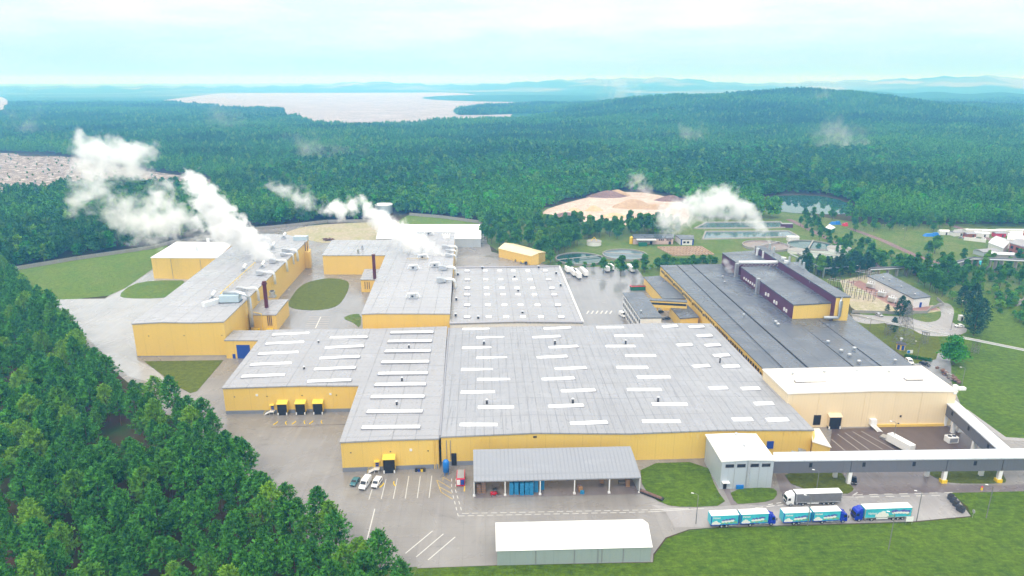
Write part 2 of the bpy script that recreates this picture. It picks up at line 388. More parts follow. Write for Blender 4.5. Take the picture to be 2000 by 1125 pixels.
def thing(name, label, cat, loc=(0, 0, 0), rz=0.0, group=None, world=False):
    """an Empty at the thing's base; world=True when its parts are given in world coordinates"""
    o = bpy.data.objects.new(name, None); COL.objects.link(o); o.location = loc; o.rotation_euler = (0, 0, rz)
    o.empty_display_size = .5
    if world: OFF[o.name] = Vector(loc)
    return tag(o, label, cat, group)
def copy_thing(src, loc, rz=0.0, sc=1.0, label=None, group=None):
    r = src.copy(); COL.objects.link(r); r.location = loc; r.rotation_euler = (0, 0, rz); r.scale = (sc,) * 3 if not isinstance(sc, tuple) else sc
    if label: r['label'] = label
    if group: r['group'] = group
    for ch in src.children:
        c = ch.copy(); COL.objects.link(c); c.parent = r
        for g in ch.children:
            d = g.copy(); COL.objects.link(d); d.parent = c
    return r
def smoothpoly(pts, k=3):
    """round a closed polygon (Chaikin)"""
    for _ in range(k):
        o = []
        for i in range(len(pts)):
            a, b = pts[i], pts[(i + 1) % len(pts)]
            o += [(a[0] * .75 + b[0] * .25, a[1] * .75 + b[1] * .25), (a[0] * .25 + b[0] * .75, a[1] * .25 + b[1] * .75)]
        pts = o
    return pts
def sheet(name, pix, z, mat, rnd=0, kind='structure', kerb=0.0):
    """a flat sheet of ground given by its outline in the photograph"""
    if rnd: pix = smoothpoly(pix, rnd)
    pts = [G(x, y, 0) for x, y in pix]
    m = MB()
    if kerb:
        m.prism([(p.x, p.y, z + kerb) for p in pts], 0)
    else: m.quad(*[(p.x, p.y, z) for p in pts])
    me = m.build(name, mat)
    bm = bmesh.new(); bm.from_mesh(me.data); bmesh.ops.triangulate(bm, faces=[f for f in bm.faces if len(f.verts) > 4], ngon_method='EAR_CLIP')
    for f in bm.faces:
        if f.normal.z < -.5 and not kerb: f.normal_flip()
    bm.to_mesh(me.data); bm.free()
    return tag(me, kind=kind)
def strips(name, segs, w, z, mat):
    """painted lines: (x0, y0, x1, y1) in photo pixels, w metres wide"""
    m = MB()
    for x0, y0, x1, y1 in segs:
        a, b = G(x0, y0), G(x1, y1); d = (b - a).normalized(); n = Vector((-d.y, d.x, 0)) * w / 2
        m.quad(*[(p.x, p.y, z) for p in (a + n, a - n, b - n, b + n)])
    return tag(m.build(name, mat), kind='structure')
def dashes(x0, y0, x1, y1, on=1.6, off=1.4):
    a, b = G(x0, y0), G(x1, y1); L = (b - a).length; r = []; t = 0
    while t < L:
        p = a.lerp(b, t / L); q = a.lerp(b, min(1, (t + on) / L)); r.append((*PX(p.x, p.y), *PX(q.x, q.y))); t += on + off
    return r

# ------------------------------------------------------------------ ground
def polar_ground():
    angs = [R(a) for a in np.concatenate([np.arange(-80, -46, 4), np.arange(-46, 46.01, .4), np.arange(50, 81, 4)])]
    rad = [30]
    while rad[-1] < 26000: rad.append(rad[-1] * 1.035 + 1)
    A, Rr = np.meshgrid(angs, rad); X = Rr * np.sin(A); Y = Rr * np.cos(A) - 20; Z = hill(X, Y)
    nr, na = X.shape; v = np.stack([X, Y, Z], -1).reshape(-1, 3).tolist(); f = []
    for i in range(nr - 1):
        for j in range(na - 1):
            a = i * na + j; f.append((a, a + 1, a + na + 1, a + na))
    m = MB(); m.v = v; m.f = f
    return tag(m.build('ground', 'land', smooth=True), kind='structure')
polar_ground()
SITE = [(-60, 545), (20, 527), (300, 484), (470, 449), (640, 432), (780, 418), (930, 434), (950, 445), (1000, 480), (1075, 520), (1120, 520), (1230, 515), (1300, 540), (2100, 540), (2100, 1200), (640, 1200), (560, 1010), (420, 850), (300, 760), (60, 590)]
YARD = [(60, 585), (205, 583), (302, 512), (345, 468), (480, 448), (640, 438), (760, 432), (945, 437), (960, 492), (1070, 517), (1240, 517), (1292, 545), (1500, 560), (1790, 715), (1856, 690), (1860, 740), (1884, 800), (1962, 858), (2100, 868), (2100, 960), (1862, 962), (1896, 1008), (1780, 1019), (1400, 1030), (1345, 1034), (1300, 1050), (1276, 1082), (1275, 1098), (970, 1104), (812, 1110), (700, 1120), (590, 1060), (440, 900), (300, 790)]
sheet('pavement', YARD, .020, 'yard')
sheet('meadow', [(10, 530), (300, 484), (330, 476), (297, 526), (246, 562), (213, 577), (150, 584), (90, 586)], .034, 'meadow')
sheet('wet_pavement', [(100, 584), (205, 584), (246, 563), (300, 526), (425, 552), (300, 640), (262, 640), (268, 703), (300, 720), (345, 760), (250, 735), (170, 660)], .026, 'wetyard')
sheet('wet_pavement', [(560, 540), (625, 535), (700, 560), (720, 600), (690, 645), (540, 645), (566, 600)], .024, 'greyyard', 2)
sheet('bare_ground', [(545, 458), (600, 440), (735, 433), (800, 432), (790, 466), (640, 476), (606, 470)], .034, 'bare', 1)
sheet('back_meadow', [(780, 430), (800, 419), (930, 433), (943, 440), (780, 442)], .042, 'meadow')
sheet('lawn_verge', [(948, 455), (1010, 478), (1075, 508), (1240, 514), (1300, 528), (1296, 546), (1262, 548), (1240, 519), (1100, 523), (1068, 517), (975, 492), (952, 476)], .05, 'rough')
sheet('rough_ground', [(930, 434), (1060, 405), (1480, 405), (1700, 438), (2100, 436), (2100, 700), (1880, 690), (1700, 640), (1640, 560), (1290, 540), (1090, 520), (950, 470)], .012, 'rough')
sheet('lawn_island', [(563, 590), (587, 555), (635, 543), (667, 545), (686, 553), (670, 588), (652, 602), (613, 607), (576, 604), (563, 598)], .02, 'lawnflat', 2, kerb=.12)
sheet('lawn_island', [(231, 577), (256, 556), (296, 548), (376, 548), (340, 577), (312, 583), (245, 583)], .02, 'meadow', 1, kerb=.12)
sheet('lawn_island', [(282, 706), (436, 704), (385, 764), (372, 768), (350, 757)], .02, 'lawnflat', 0, kerb=.12)
sheet('lawn_island', [(668, 622), (685, 614), (706, 613), (704, 642), (690, 630)], .02, 'rough', 1, kerb=.1)
sheet('lawn_patch', [(1249, 906), (1379, 902), (1398, 955), (1422, 987), (1340, 991), (1296, 986), (1256, 958)], .02, 'lawn', 1, kerb=.12)
sheet('lawn_patch', [(1424, 956), (1508, 952), (1520, 963), (1508, 979), (1455, 984), (1436, 984)], .02, 'lawn', 1, kerb=.12)
sheet('lawn_patch', [(1527, 920), (1640, 918), (1658, 945), (1670, 957), (1650, 967), (1551, 953)], .02, 'lawnflat', 1, kerb=.12)
sheet('lawn_patch', [(1795, 915), (1944, 912), (1966, 936), (1962, 945), (1850, 944), (1830, 935)], .02, 'lawnflat', 1, kerb=.12)
sheet('grass_verge', [(430, 897), (452, 905), (592, 1055), (702, 1116), (815, 1107), (812, 1135), (690, 1140), (575, 1075)], .04, 'rough')
sheet('lawn_field', [(780, 1190), (815, 1111), (970, 1105), (1276, 1099), (1278, 1084), (1302, 1052), (1347, 1036), (1400, 1032), (1780, 1021), (1898, 1010), (1890, 990), (1858, 963), (2200, 955), (2200, 1300), (700, 1300)], .045, 'lawn')
sheet('lawn_field', [(1856, 700), (1856, 740), (1880, 800), (1960, 857), (2200, 868), (2200, 690), (1960, 560), (1840, 590), (1830, 650), (1700, 650), (1790, 714)], .03, 'lawn')
sheet('lawn_field', [(1668, 628), (1700, 620), (1830, 650), (1845, 700), (1790, 714)], .036, 'lawnflat')
sheet('yard_apron', [(1515, 926), (1530, 922), (1556, 955), (1650, 968), (1672, 957), (1660, 945), (1640, 915), (1800, 912), (1835, 937), (1856, 946), (1960, 948), (2100, 940), (2100, 962), (1862, 961), (1700, 966), (1560, 985), (1524, 960)], .030, 'asphalt')
sheet('yard_apron', [(1625, 838), (1845, 830), (1960, 880), (1960, 930), (1640, 930), (1618, 890)], .027, 'dkasphalt')
sheet('road', [(1318, 1030), (1300, 1000), (1270, 985), (1340, 995), (1430, 987), (1560, 985), (1700, 966), (1860, 962), (1896, 1008), (1780, 1018), (1400, 1029)], .030, 'road')
sheet('road', [(1662, 612), (1700, 616), (1733, 617), (1773, 619), (1797, 627), (1813, 630), (1832, 626), (1839, 616), (1836, 603), (1828, 594), (1840, 590), (1856, 594), (1864, 605), (1862, 622), (1860, 632), (1890, 640), (1886, 652), (1853, 657), (1826, 657), (1800, 654), (1780, 642), (1746, 629), (1700, 634), (1668, 628)], .044, 'road', 1)
sheet('road', [(1832, 689), (1848, 690), (1858, 712), (1858, 745), (1846, 752), (1795, 722), (1782, 712), (1828, 702)], .044, 'greyyard')
sheet('path', [(1884, 802), (1890, 800), (1965, 854), (2100, 862), (2100, 868), (1960, 860)], .05, 'road')
sheet('path', [(1413, 956), (1424, 954), (1440, 986), (1428, 987)], .05, 'asphalt')
sheet('service_yard', [(1640, 548), (1700, 535), (1785, 600), (1822, 596), (1840, 607), (1810, 612), (1680, 612), (1662, 600)], .040, 'bare')
sheet('brick_paving', [(1655, 550), (1680, 548), (1748, 585), (1790, 600), (1822, 598), (1836, 606), (1760, 608)], .052, 'brickpave')
sheet('concrete_yard', [(1100, 524), (1240, 519), (1262, 548), (1225, 570), (1216, 640), (1130, 640)], .034, 'greyyard')
# markings
strips('parking_lines', [(754, 936, 720, 975.5), (778 - 24 + 0, 936, 754 - 34, 975.5)][:0] + [(727, 955, 720.5, 976), (754, 936, 744.5, 975), (776, 934.5, 768, 974.5), (798.5, 930, 791.5, 974), (821, 930, 815, 973), (843.5, 929, 838, 972.5)], .22, .045, 'marking')
strips('parking_lines', [(732, 994, 717, 1054), (845, 1037, 792, 1081), (866, 1043, 813, 1088), (889, 1049, 836, 1094)], .3, .045, 'marking')
strips('walkway_lines', dashes(882, 935, 882, 957) + dashes(890.5, 935, 889.5, 957) + dashes(882, 957, 895, 1008) + dashes(889.5, 957, 903, 1003) + dashes(895, 1008, 1270, 1000, 1.8, .9) + dashes(903, 1003, 1270, 996, 1.8, .9) + [(1270, 1000, 1375, 993), (1270, 996, 1345, 993)], .22, .045, 'marking')
strips('road_lines', dashes(1668, 967, 1860, 962, 2.6, 2) + dashes(1670, 971, 1860, 967.5, 2.6, 2) + [(1643, 971, 1668, 970.5), (1665, 968, 1675, 962)] + dashes(1500, 986, 1548, 978, 1.6, 1.2) + dashes(1475, 992, 1530, 986, 2.5, 1), .3, .045, 'marking')
strips('yard_hatching', [(854, 938, 880, 953), (865, 932, 880, 940), (858, 951, 882, 964), (861, 961, 884, 975), (853, 938, 858, 952), (858, 952, 862, 962), (865.5, 932, 865, 939)], .16, .045, 'ymark')
strips('yard_hatching', [(907.5, 945, 907, 960)], .4, .045, 'ymark')
strips('crossing_stripes', [(604 + i * -1.6, 619 + i * 4.4, 645 - i * 1.1, 619 + i * 4.4) for i in range(6)] + [(680 - i, 627 + i * 4, 699 - i, 627 + i * 4) for i in range(4)], .55, .048, 'stripe')
strips('road_lines', [(626.5, 619, 616, 641)], .5, .052, 'marking')
strips('parking_lines', [(1624, 858, 1650, 880), (1636, 848, 1679, 880), (1650, 845, 1698, 879), (1665, 843, 1724, 878), (1682, 842, 1746, 878)], .3, .045, 'stripe')
strips('parking_lines', [(1619 + i * 6, 864 - i * 2.2 + 6, 1622 + i * 6, 864 - i * 2.2) for i in range(0)] + [(1782, 706, 1790, 714), (1795, 708, 1803, 718), (1810, 708, 1816, 716)], .2, .06, 'marking')
strips('crossing_stripes', [(1150 + i * 9, 607, 1146 + i * 9, 613) for i in range(6)], .8, .05, 'marking')
# sand flats, quarry and the heap yard
sheet('sand_flat', [(300, 198), (380, 188), (465, 178.5), (600, 177), (740, 178), (900, 181), (945, 187), (1000, 196), (1075, 199), (1060, 206), (930, 212), (885, 221), (900, 226), (1085, 221), (1080, 232), (900, 240), (720, 247), (620, 242), (560, 228), (556, 216), (450, 212), (370, 205)], .5, 'sand', 1)
sheet('sand_flat', [(-60, 185), (0, 188), (16, 196), (18, 208), (0, 225), (-60, 240)], .5, 'sand', 1)
sheet('quarry', [(-60, 297), (30, 300), (110, 304), (215, 318), (240, 328), (420, 352), (410, 372), (260, 374), (180, 380), (90, 382), (-60, 386)], .3, 'quarry', 1)
sheet('chip_yard', [(1060, 412), (1095, 400), (1150, 385), (1205, 375), (1270, 377), (1340, 395), (1350, 430), (1320, 445), (1200, 440), (1120, 436), (1062, 424)], .3, 'chips', 1)

# ------------------------------------------------------------------ buildings
def poly_roof(pts, faces, out=.3, th=.45, lift=.10):
    """roof slab: outline pushed out over the walls, a fascia turned down round it"""
    n = len(pts); c2 = [Vector((p[0], p[1])) for p in pts]
    area = sum(c2[i].x * c2[(i + 1) % n].y - c2[(i + 1) % n].x * c2[i].y for i in range(n))
    sg = 1 if area > 0 else -1; o = []
    for i in range(n):
        e0 = (c2[i] - c2[i - 1]).normalized(); e1 = (c2[(i + 1) % n] - c2[i]).normalized()
        n0 = Vector((e0.y, -e0.x)) * sg; n1 = Vector((e1.y, -e1.x)) * sg
        d = (n0 + n1); d = d / max(.4, d.length_squared / 2) if d.length > .1 else n0
        o.append(c2[i] + d * out)
    m = MB(); m.v = [(o[i].x, o[i].y, pts[i][2] + lift) for i in range(n)] + [(o[i].x, o[i].y, pts[i][2] + lift - th) for i in range(n)]
    m.f = [tuple(f) for f in faces]
    for i in range(n): m.f.append((i, (i + 1) % n, n + (i + 1) % n, n + i))
    return m
def along(a, b, t): return a.lerp(b, t)
def foot(p): return Vector((p[0], p[1], 0))
def wall_at(a, b, px, h=0):
    """the point of wall line a-b (plan) seen in photo column px at height h"""
    lo, hi = -0.3, 1.3
    for _ in range(40):
        m = (lo + hi) / 2; p = a.lerp(b, m)
        if (PX(p.x, p.y, h)[0] < px) == (PX(a.x, a.y, h)[0] < PX(b.x, b.y, h)[0]): lo = m
        else: hi = m
    p = a.lerp(b, (lo + hi) / 2); return Vector((p.x, p.y, 0))
def height_at(p, py):
    lo, hi = 0, 60
    for _ in range(40):
        m = (lo + hi) / 2
        if PX(p.x, p.y, m)[1] > py: lo = m
        else: hi = m
    return m
def hall(name, label, cat, pix, faces, wallm, roofm, z0=0.0, group=None, ridge=(), out=.3, th=.45):
    """a building from its roof outline: (pixel x, pixel y, height) round the eaves; faces = roof planes"""
    pts = [G(x, y, h) for x, y, h in pix]
    for i, a, c in ridge:          # a ridge end stands over the straight wall between the corners a and c
        p = wall_at(pts[a], pts[c], pix[i][0], pix[i][2]); pts[i] = Vector((p.x, p.y, height_at(p, pix[i][1])))
    cx = sum(p.x for p in pts) / len(pts); cy = sum(p.y for p in pts) / len(pts)
    b = thing(name, label, cat, (cx, cy, 0), group=group, world=True)
    w = MB(); n = len(pts)
    for i in range(n):
        a, c = pts[i], pts[(i + 1) % n]
        w.quad((a.x, a.y, z0), (c.x, c.y, z0), (c.x, c.y, c.z - .02), (a.x, a.y, a.z - .02))
    w.build('wall', wallm, b)
    poly_roof(pts, faces, out, th).build('roof', roofm, b)
    return b, pts
def on_roof(pts3, x, y, z0=10):
    """height where the ray of a photo pixel meets the plane of three roof points"""
    n = (pts3[1] - pts3[0]).cross(pts3[2] - pts3[0]); o = Vector((0, 0, CAMH)); d = G(x, y, 0) - o
    t = (pts3[0] - o).dot(n) / d.dot(n); return o + d * t
def skylight(par, a, b, w=1.9, h=.65, name='skylight', mat='skylight'):
    """rooflight ridge between the points a and b"""
    d = b - a; L = max(1.0, d.length); m = MB(); c = (a + b) / 2; rz = math.atan2(d.y, d.x)
    m.box((c.x, c.y, c.z - .1), (L, w, h * .55), rz); m.box((c.x, c.y, c.z - .1 + h * .55 + .002), (L - .1, w - .1, h * .5), rz, (.96, .45))
    o = m.build(name, mat, par)
    k = MB().box((c.x, c.y, c.z - .25), (L + .35, w + .35, .3), rz); k.build('curb', 'edge', o)
    return o
def vent(par, p, r=.35, h=1.3, mat='darksteel', cap='galv'):
    m = MB().cyl((p.x, p.y, p.z - .1), r, h, 10); o = m.build('vent', mat, par, True)
    MB().cyl((p.x, p.y, p.z + h - .05), r * 1.7, .28, 10, r * .8).build('cowl', cap, o)
    return o
def turbine(par, p, r=.8, h=1.5):
    m = MB().cyl((p.x, p.y, p.z - .1), r * .7, h * .5, 12); o = m.build('roof_fan', 'galv', par)
    MB().tube([(p.x, p.y, p.z + h * .4), (p.x, p.y, p.z + h * .55), (p.x, p.y, p.z + h * .85), (p.x, p.y, p.z + h)], [r * .8, r * 1.15, r * 1.05, r * .4], 12).build('cowl', 'galv', o)
    return o
def wallbox(par, name, mat, a, b, z0, z1, proud=.12, back=.0):
    """a flat panel on the wall foot line a-b (Vectors), from z0 to z1, proud of it towards the viewer"""
    d = (b - a).normalized(); n = Vector((d.y, -d.x, 0)); n = n if n.y < 0 or abs(n.y) < .3 else -n
    m = MB(); c = (a + b) / 2 + n * (proud / 2 - back); m.box((c.x, c.y, z0), ((b - a).length, proud + back, z1 - z0), math.atan2(d.y, d.x))
    return m.build(name, mat, par)
def dock(par, p, rz, w=3.6, h=4.6, d=2.0, mat='yelhood'):
    """loading dock shelter on a wall: sloping hood, black curtains, buffers, door"""
    ca, sa = math.cos(rz), math.sin(rz)
    def T(x, y, z): return (p.x + x * ca - y * sa, p.y + x * sa + y * ca, z)
    m = MB()
    for s in (-1, 1):
        m.quad(T(s * w / 2, 0, .9), T(s * w / 2, -d, .9), T(s * w / 2, -d, h), T(s * w / 2, 0, h + .7))
        m.quad(T(s * (w / 2 - .12), 0, .9), T(s * (w / 2 - .12), -d, .9), T(s * (w / 2 - .12), -d, h), T(s * (w / 2 - .12), 0, h + .7))
    m.quad(T(-w / 2 - .15, .05, h + .8), T(-w / 2 - .15, -d - .25, h + .05), T(w / 2 + .15, -d - .25, h + .05), T(w / 2 + .15, .05, h + .8))
    m.quad(T(-w / 2 - .15, .05, h + .65), T(-w / 2 - .15, -d - .25, h - .1), T(w / 2 + .15, -d - .25, h - .1), T(w / 2 + .15, .05, h + .65))
    m.quad(T(-w / 2 - .15, -d - .25, h - .1), T(w / 2 + .15, -d - .25, h - .1), T(w / 2 + .15, -d - .25, h + .05), T(-w / 2 - .15, -d - .25, h + .05))
    o = m.build('dock_shelter', mat, par)
    k = MB()
    k.quad(T(-w / 2 + .14, -d + .12, .05), T(w / 2 - .14, -d + .12, .05), T(w / 2 - .14, -d + .12, h - .15), T(-w / 2 + .14, -d + .12, h - .15))
    c = T(0, -d * .5, .05); k.box((c[0], c[1], .05), (w - .35, d * .9, 1.1), rz)
    k.build('curtain', 'black', o)
    for s in (-1, 1):
        c = T(s * (w / 2 - .25), -d - .1, .2); MB().box(c, (.4, .3, .9), rz).build('buffer', 'white', o)
    return o
def stair(par, p, rz, w=1.5, h=1.25):
    """dock stair: landing, steps, hand rails, door with hood"""
    ca, sa = math.cos(rz), math.sin(rz)
    def T(x, y, z): return (p.x + x * ca - y * sa, p.y + x * sa + y * ca, z)
    m = MB().box(T(0, -.8, h - .15), (1.7, 1.6, .15), rz)
    for i in range(6): m.box(T(-.95 - i * .3, -.8, h - .2 - i * .2), (.32, 1.4, .08), rz)
    for i in (0, 1): m.tube([T(-.85, -.15 - i * 1.4, h - .2), T(-2.8, -.15 - i * 1.4, .05)], .09, 5)
    for x in (-.7, .7): m.tube([T(x, -1.5, 0), T(x, -1.5, h)], .06, 5)
    o = m.build('stair', 'white', par)
    r = MB()
    for y in (-.1, -1.55):
        r.tube([T(.8, y, h + 1.05), T(-.85, y, h + 1.05), T(-2.8, y, 1.1)], .05, 5)
        for x, z in ((.8, h), (-.85, h), (-2.8, .05)): r.tube([T(x, y, z), T(x, y, z + 1.05)], .045, 5)
    r.build('handrail', 'yel', o)
    MB().box(T(.1, -.06, h), (1.0, .12, 2.1), rz).build('door', 'blue', par)
    MB().box(T(.1, -.6, h + 2.35), (1.7, 1.3, .16), rz).build('door_hood', 'yelhood', par)
    return o

# --- loading warehouse (nearest yellow hall, left front) with its wing: an L-shaped roof
hB = 10.6
b, P = hall('warehouse', 'yellow L-shaped warehouse with long white rooflights and black loading docks facing the yard', 'warehouse',
    [(435, 757.5, hB), (585, 752.8, hB + .9), (702.6, 752.6, hB), (665, 863, hB), (760, 858.2, hB + .5), (856, 856, hB), (872.5, 638, hB), (738, 642.5, hB), (628, 643.5, hB + .9), (521, 645, hB)],
    [(0, 1, 8, 9), (1, 2, 7, 8), (2, 3, 4, 5, 6, 7)], 'yellow', 'roof_grey', ridge=[(1, 0, 2), (4, 3, 5)])
WH = b
pl = [P[0], P[2], P[8]]
for z in ((370, 612, 108), (328, 578, 166), (280, 540, 232), (228, 496, 302), (172, 452, 378), (743, 985, 130), (710, 962, 192), (676, 936, 260), (640, 908, 331), (597, 880, 410),
          (1135, 1410, 97), (1117, 1400, 154), (1098, 1392, 218), (1077, 1383, 288), (1055, 1374, 362), (1033, 1362, 434), (1008, 1353, 513), (982, 1340, 608), (950, 1325, 710)):
    x0, x1, y = 420 + z[0] / 3.308, 420 + z[1] / 3.308, 620 + z[2] / 3.308
    sl = 2.0 if z[0] < 720 else .8
    skylight(b, G(x0, y + sl, hB + .45), G(x1, y - sl, hB + .55), 1.8)
for x, y in ((1253, 188), (1208, 400), (1174, 555), (669, 160), (576, 330)): vent(b, G(420 + x / 3.308, 620 + y / 3.308 + 2, hB + .4))
fa, fb = foot(P[0]), foot(P[2]); ga, gb = foot(P[3]), foot(P[5]); wa = math.atan2((fb - fa).y, (fb - fa).x); wb = math.atan2((gb - ga).y, (gb - ga).x)
wallbox(b, 'plinth', 'plinth', fa, fb, 0, 1.35, .06); wallbox(b, 'plinth', 'plinth', ga, gb, 0, 1.45, .06)
for x in (554.5, 589.8, 623.5): dock(b, wall_at(fa, fb, x, 1), wa)
stair(b, wall_at(fa, fb, 532.5, 1), wa)
dock(b, wall_at(ga, gb, 761.5, 1), wb, 3.7, 5.0); stair(b, wall_at(ga, gb, 736.5, 1), wb)
for x, y in ((502, 771.5), (645.5, 769.5)): p = wall_at(fa, fb, x, 7); wallbox(b, 'wall_lamp', 'white', p - Vector((.4, 0, 0)), p + Vector((.4, 0, 0)), height_at(p, y) - .4, height_at(p, y) + .4, .2)
p = wall_at(ga, gb, 802.5, 7); wallbox(b, 'wall_lamp', 'white', p - Vector((.4, 0, 0)), p + Vector((.4, 0, 0)), height_at(p, 878.5) - .4, height_at(p, 878.5) + .4, .2)
for q_, f0, f1 in ((((458, 775), (521.5, 774), (590, 772.5), (657, 771.5)), fa, fb), (((685, 884), (762.5, 882), (836, 880.5)), ga, gb)):
    for x, y in q_: p = wall_at(f0, f1, x, 7); z = height_at(p, y); wallbox(b, 'wall_vent', 'darksteel', p - Vector((.2, 0, 0)), p + Vector((.2, 0, 0)), z - .15, z + .15, .15)
for k in (0, .25, .7): p = wall_at(ga, gb, 848 + k * 12, 5); MB().tube([(p.x, p.y - .15, 0), (p.x, p.y - .15, hB - .3)], .11, 6).build('drainpipe', 'yellow', b)

# --- the wide main hall behind it: two low gables, many rooflights
hC = 10.4
b, P = hall('factory_hall', 'widest factory hall with grey double-gabled roof, scattered white rooflights and open shed on its front', 'factory',
    [(861, 852.5, hC), (1046, 844.6, hC + 1.0), (1232, 846, hC - .2), (1413, 838.8, hC + .3), (1588, 839, hC - 1), (1387.5, 632.5, hC - 1), (1272, 631.5, hC + .3), (1141, 637, hC - .2), (1008, 638.5, hC + 1.0), (878, 641.5, hC)],
    [(0, 1, 8, 9), (1, 2, 7, 8), (2, 3, 6, 7), (3, 4, 5, 6)], 'yellow', 'roof_old', ridge=[(1, 0, 4), (2, 0, 4), (3, 0, 4)])
MH = b; CP = P
planes = [(P[0], P[1], P[9]), (P[1], P[2], P[8]), (P[2], P[3], P[7]), (P[3], P[4], P[6])]
def onC(x, y):
    for i, (l0, l1) in enumerate(((0, 9), (1, 8), (2, 7), (3, 6))):
        q = on_roof(planes[i], x, y); a, c = P[(1, 2, 3, 4)[i]], P[(8, 7, 6, 5)[i]]
        t = (q.y - a.y) / (c.y - a.y)
        if q.x <= a.x + (c.x - a.x) * t or i == 3: return q
z4 = [(160, 360, 85), (745, 943, 78), (1128, 1327, 72), (1608, 1713, 64), (1798, 1903, 67), (260, 467, 146), (664, 868, 141), (1258, 1467, 134), (1855, 1962, 132), (157, 373, 221), (782, 996, 213), (1196, 1410, 209), (1710, 1820, 198), (1913, 2022, 200),
      (262, 487, 293), (696, 918, 286), (1337, 1560, 277), (1975, 2088, 274), (150, 384, 378), (826, 1057, 369), (1272, 1503, 362), (1825, 1945, 352), (266, 508, 450), (732, 971, 444), (1421, 1664, 433), (148, 398, 542), (871, 1120, 530), (1350, 1600, 523), (272, 535, 650), (778, 1036, 640), (1530, 1788, 628), (140, 413, 777), (936, 1208, 763), (1460, 1737, 753)]
for x0, x1, y in z4:
    a, c = onC(860 + x0 / 3.7037, 620 + y / 3.7037 + 1), onC(860 + x1 / 3.7037, 620 + y / 3.7037)
    skylight(b, a, c, 2.1 if x1 - x0 > 150 else 2.4)
for x0, x1, y in ((100, 205, 245), (14, 130, 382), (218, 332, 385), (300, 418, 480), (162, 287, 580), (377, 512, 582)):
    skylight(b, onC(1380 + x0 / 3.226, 640 + y / 3.226), onC(1380 + x1 / 3.226, 640 + y / 3.226), 2.4)
for x, y in ((316, 200), (829, 195), (1340, 193), (337, 628), (958, 622), (1575, 610)): vent(b, onC(860 + x / 3.7037, 620 + y / 3.7037), .4, 1.9)
vent(b, onC(1406, 708), .3, 2.2)
ca_, cb_ = foot(P[0]), foot(P[4]); wc = math.atan2((cb_ - ca_).y, (cb_ - ca_).x)
wallbox(b, 'plinth', 'plinth', wall_at(ca_, cb_, 863), wall_at(ca_, cb_, 926), 0, 1.45, .06)
for x in (872.5, 880): p = wall_at(ca_, cb_, x, 5); MB().tube([(p.x, p.y - .15, 2), (p.x, p.y - .15, 9)], .1, 6).build('drainpipe', 'edge', b)
for x in (939, 948.5, 957.5, 967, 1232, 1241, 1250, 1259, 1340, 1349, 1358, 1367, 1531, 1540, 1549, 1557):
    p = wall_at(ca_, cb_, x, 8); wallbox(b, 'wall_rib', 'yellow', p - Vector((.12, 0, 0)), p + Vector((.12, 0, 0)), 7.6, 9.2, .18)
p = wall_at(ca_, cb_, 1045, 10); MB().box((p.x, p.y - .12, 9.2), (1.1, .25, .5), wc).build('louvre', 'darksteel', b)
p = wall_at(ca_, cb_, 887, 1); MB().box((p.x, p.y - .15, .05), (1.6, .3, 4.3), wc).build('door', 'black', b)
p = wall_at(ca_, cb_, 1503, 3); MB().box((p.x, p.y - .15, 3.0), (2.2, .3, 2.6), wc).build('door', 'blue', b)
p = wall_at(ca_, cb_, 1603, 4); d1 = G(1618, 872, 4.5)
m = MB()   # lean-to at its right end
a0, a1, a2, a3 = G(1588, 862, 6.5), G(1622, 873.5, 4.2), G(1600, 838, 4.2), G(1586, 838, 6.5)
m.prism([a0, a1, a2, a3], 0); m.build('lean_to', 'yellow', b)
poly_roof([a0, a1, a2, a3], [(0, 1, 2, 3)], .25, .3, .12).build('lean_to_roof', 'roof_cream', b)
for k, (x, y) in enumerate(((1543, 872), (1557, 873))):      # sloping duct housings by the wall
    p = G(x, y + 10, 0); MB().box((p.x, p.y, 0), (2.6, 7, 3.1), .15 + wc, (1, .55)).build('duct_housing', 'galv', b)
# gutter valley of fastenings
m = MB()
for i in range(18):
    t = (i + .5) / 18; q0 = P[2].lerp(P[7], t); m.box((q0.x, q0.y, q0.z - .05), (2.6, 2.6, .22), wc + .785, (.3, .3))
m.build('valley_cricket', 'roof_old', b)
m = MB()
for i in range(22):
    t = (i + .5) / 22; q0 = P[0].lerp(P[9], t); m.box((q0.x + 1.2, q0.y, q0.z - .05), (2.2, 2.4, .2), wc + .785, (.3, .3))
m.build('valley_cricket', 'roof_old', b)
e0, e1 = P[0], P[9]; MB().tube([(e0.x - .3, e0.y, e0.z + .1), (e1.x - .3, e1.y, e1.z + .1)], .45, 6).build('parapet', 'edge', b)

# --- hall behind with rows of small rooflights
hN = 10.8
b, P = hall('factory_hall', 'grey-roofed hall with six columns of small square rooflights and a raised gutter edge', 'factory',
    [(879, 632.5, hN), (1010, 629, hN + .8), (1139, 630.5, hN), (1093, 521, hN), (990, 522.5, hN + .8), (890, 523.5, hN)],
    [(0, 1, 4, 5), (1, 2, 3, 4)], 'whitewall', 'roof_grey')
rows = [(437, (1250, 1392, 1503, 1610, 1723, 1860)), (505, (1252, 1395, 1512, 1623, 1741, 1885)), (572, (1252, 1401, 1523, 1638, 1762, 1911)), (623, (1251, 1406, 1531, 1649, 1776, 1930)), (705, (1250, 1412, 1541, 1667, 1800, 1959)), (797, (1250, 1418, 1555, 1686, 1826, 1985))]
for y, xs in rows:
    for x in xs:
        px, py = 600 + x / 4, 420 + y / 4 + .5; w = 4.6 + (y - 437) * .0035
        skylight(b, G(px - w, py, hN + .55), G(px + w, py, hN + .55), 1.7, .9)
for x, y in ((1368, 410), (1808, 405), (1620, 480), (1648, 590), (1682, 762), (1336, 800), (1160, 780), (1165, 655), (1178, 460), (1945, 450), (1980, 545)):
    vent(b, G(600 + x / 4, 420 + y / 4 + 2, hN + .5), .5, 1.3)
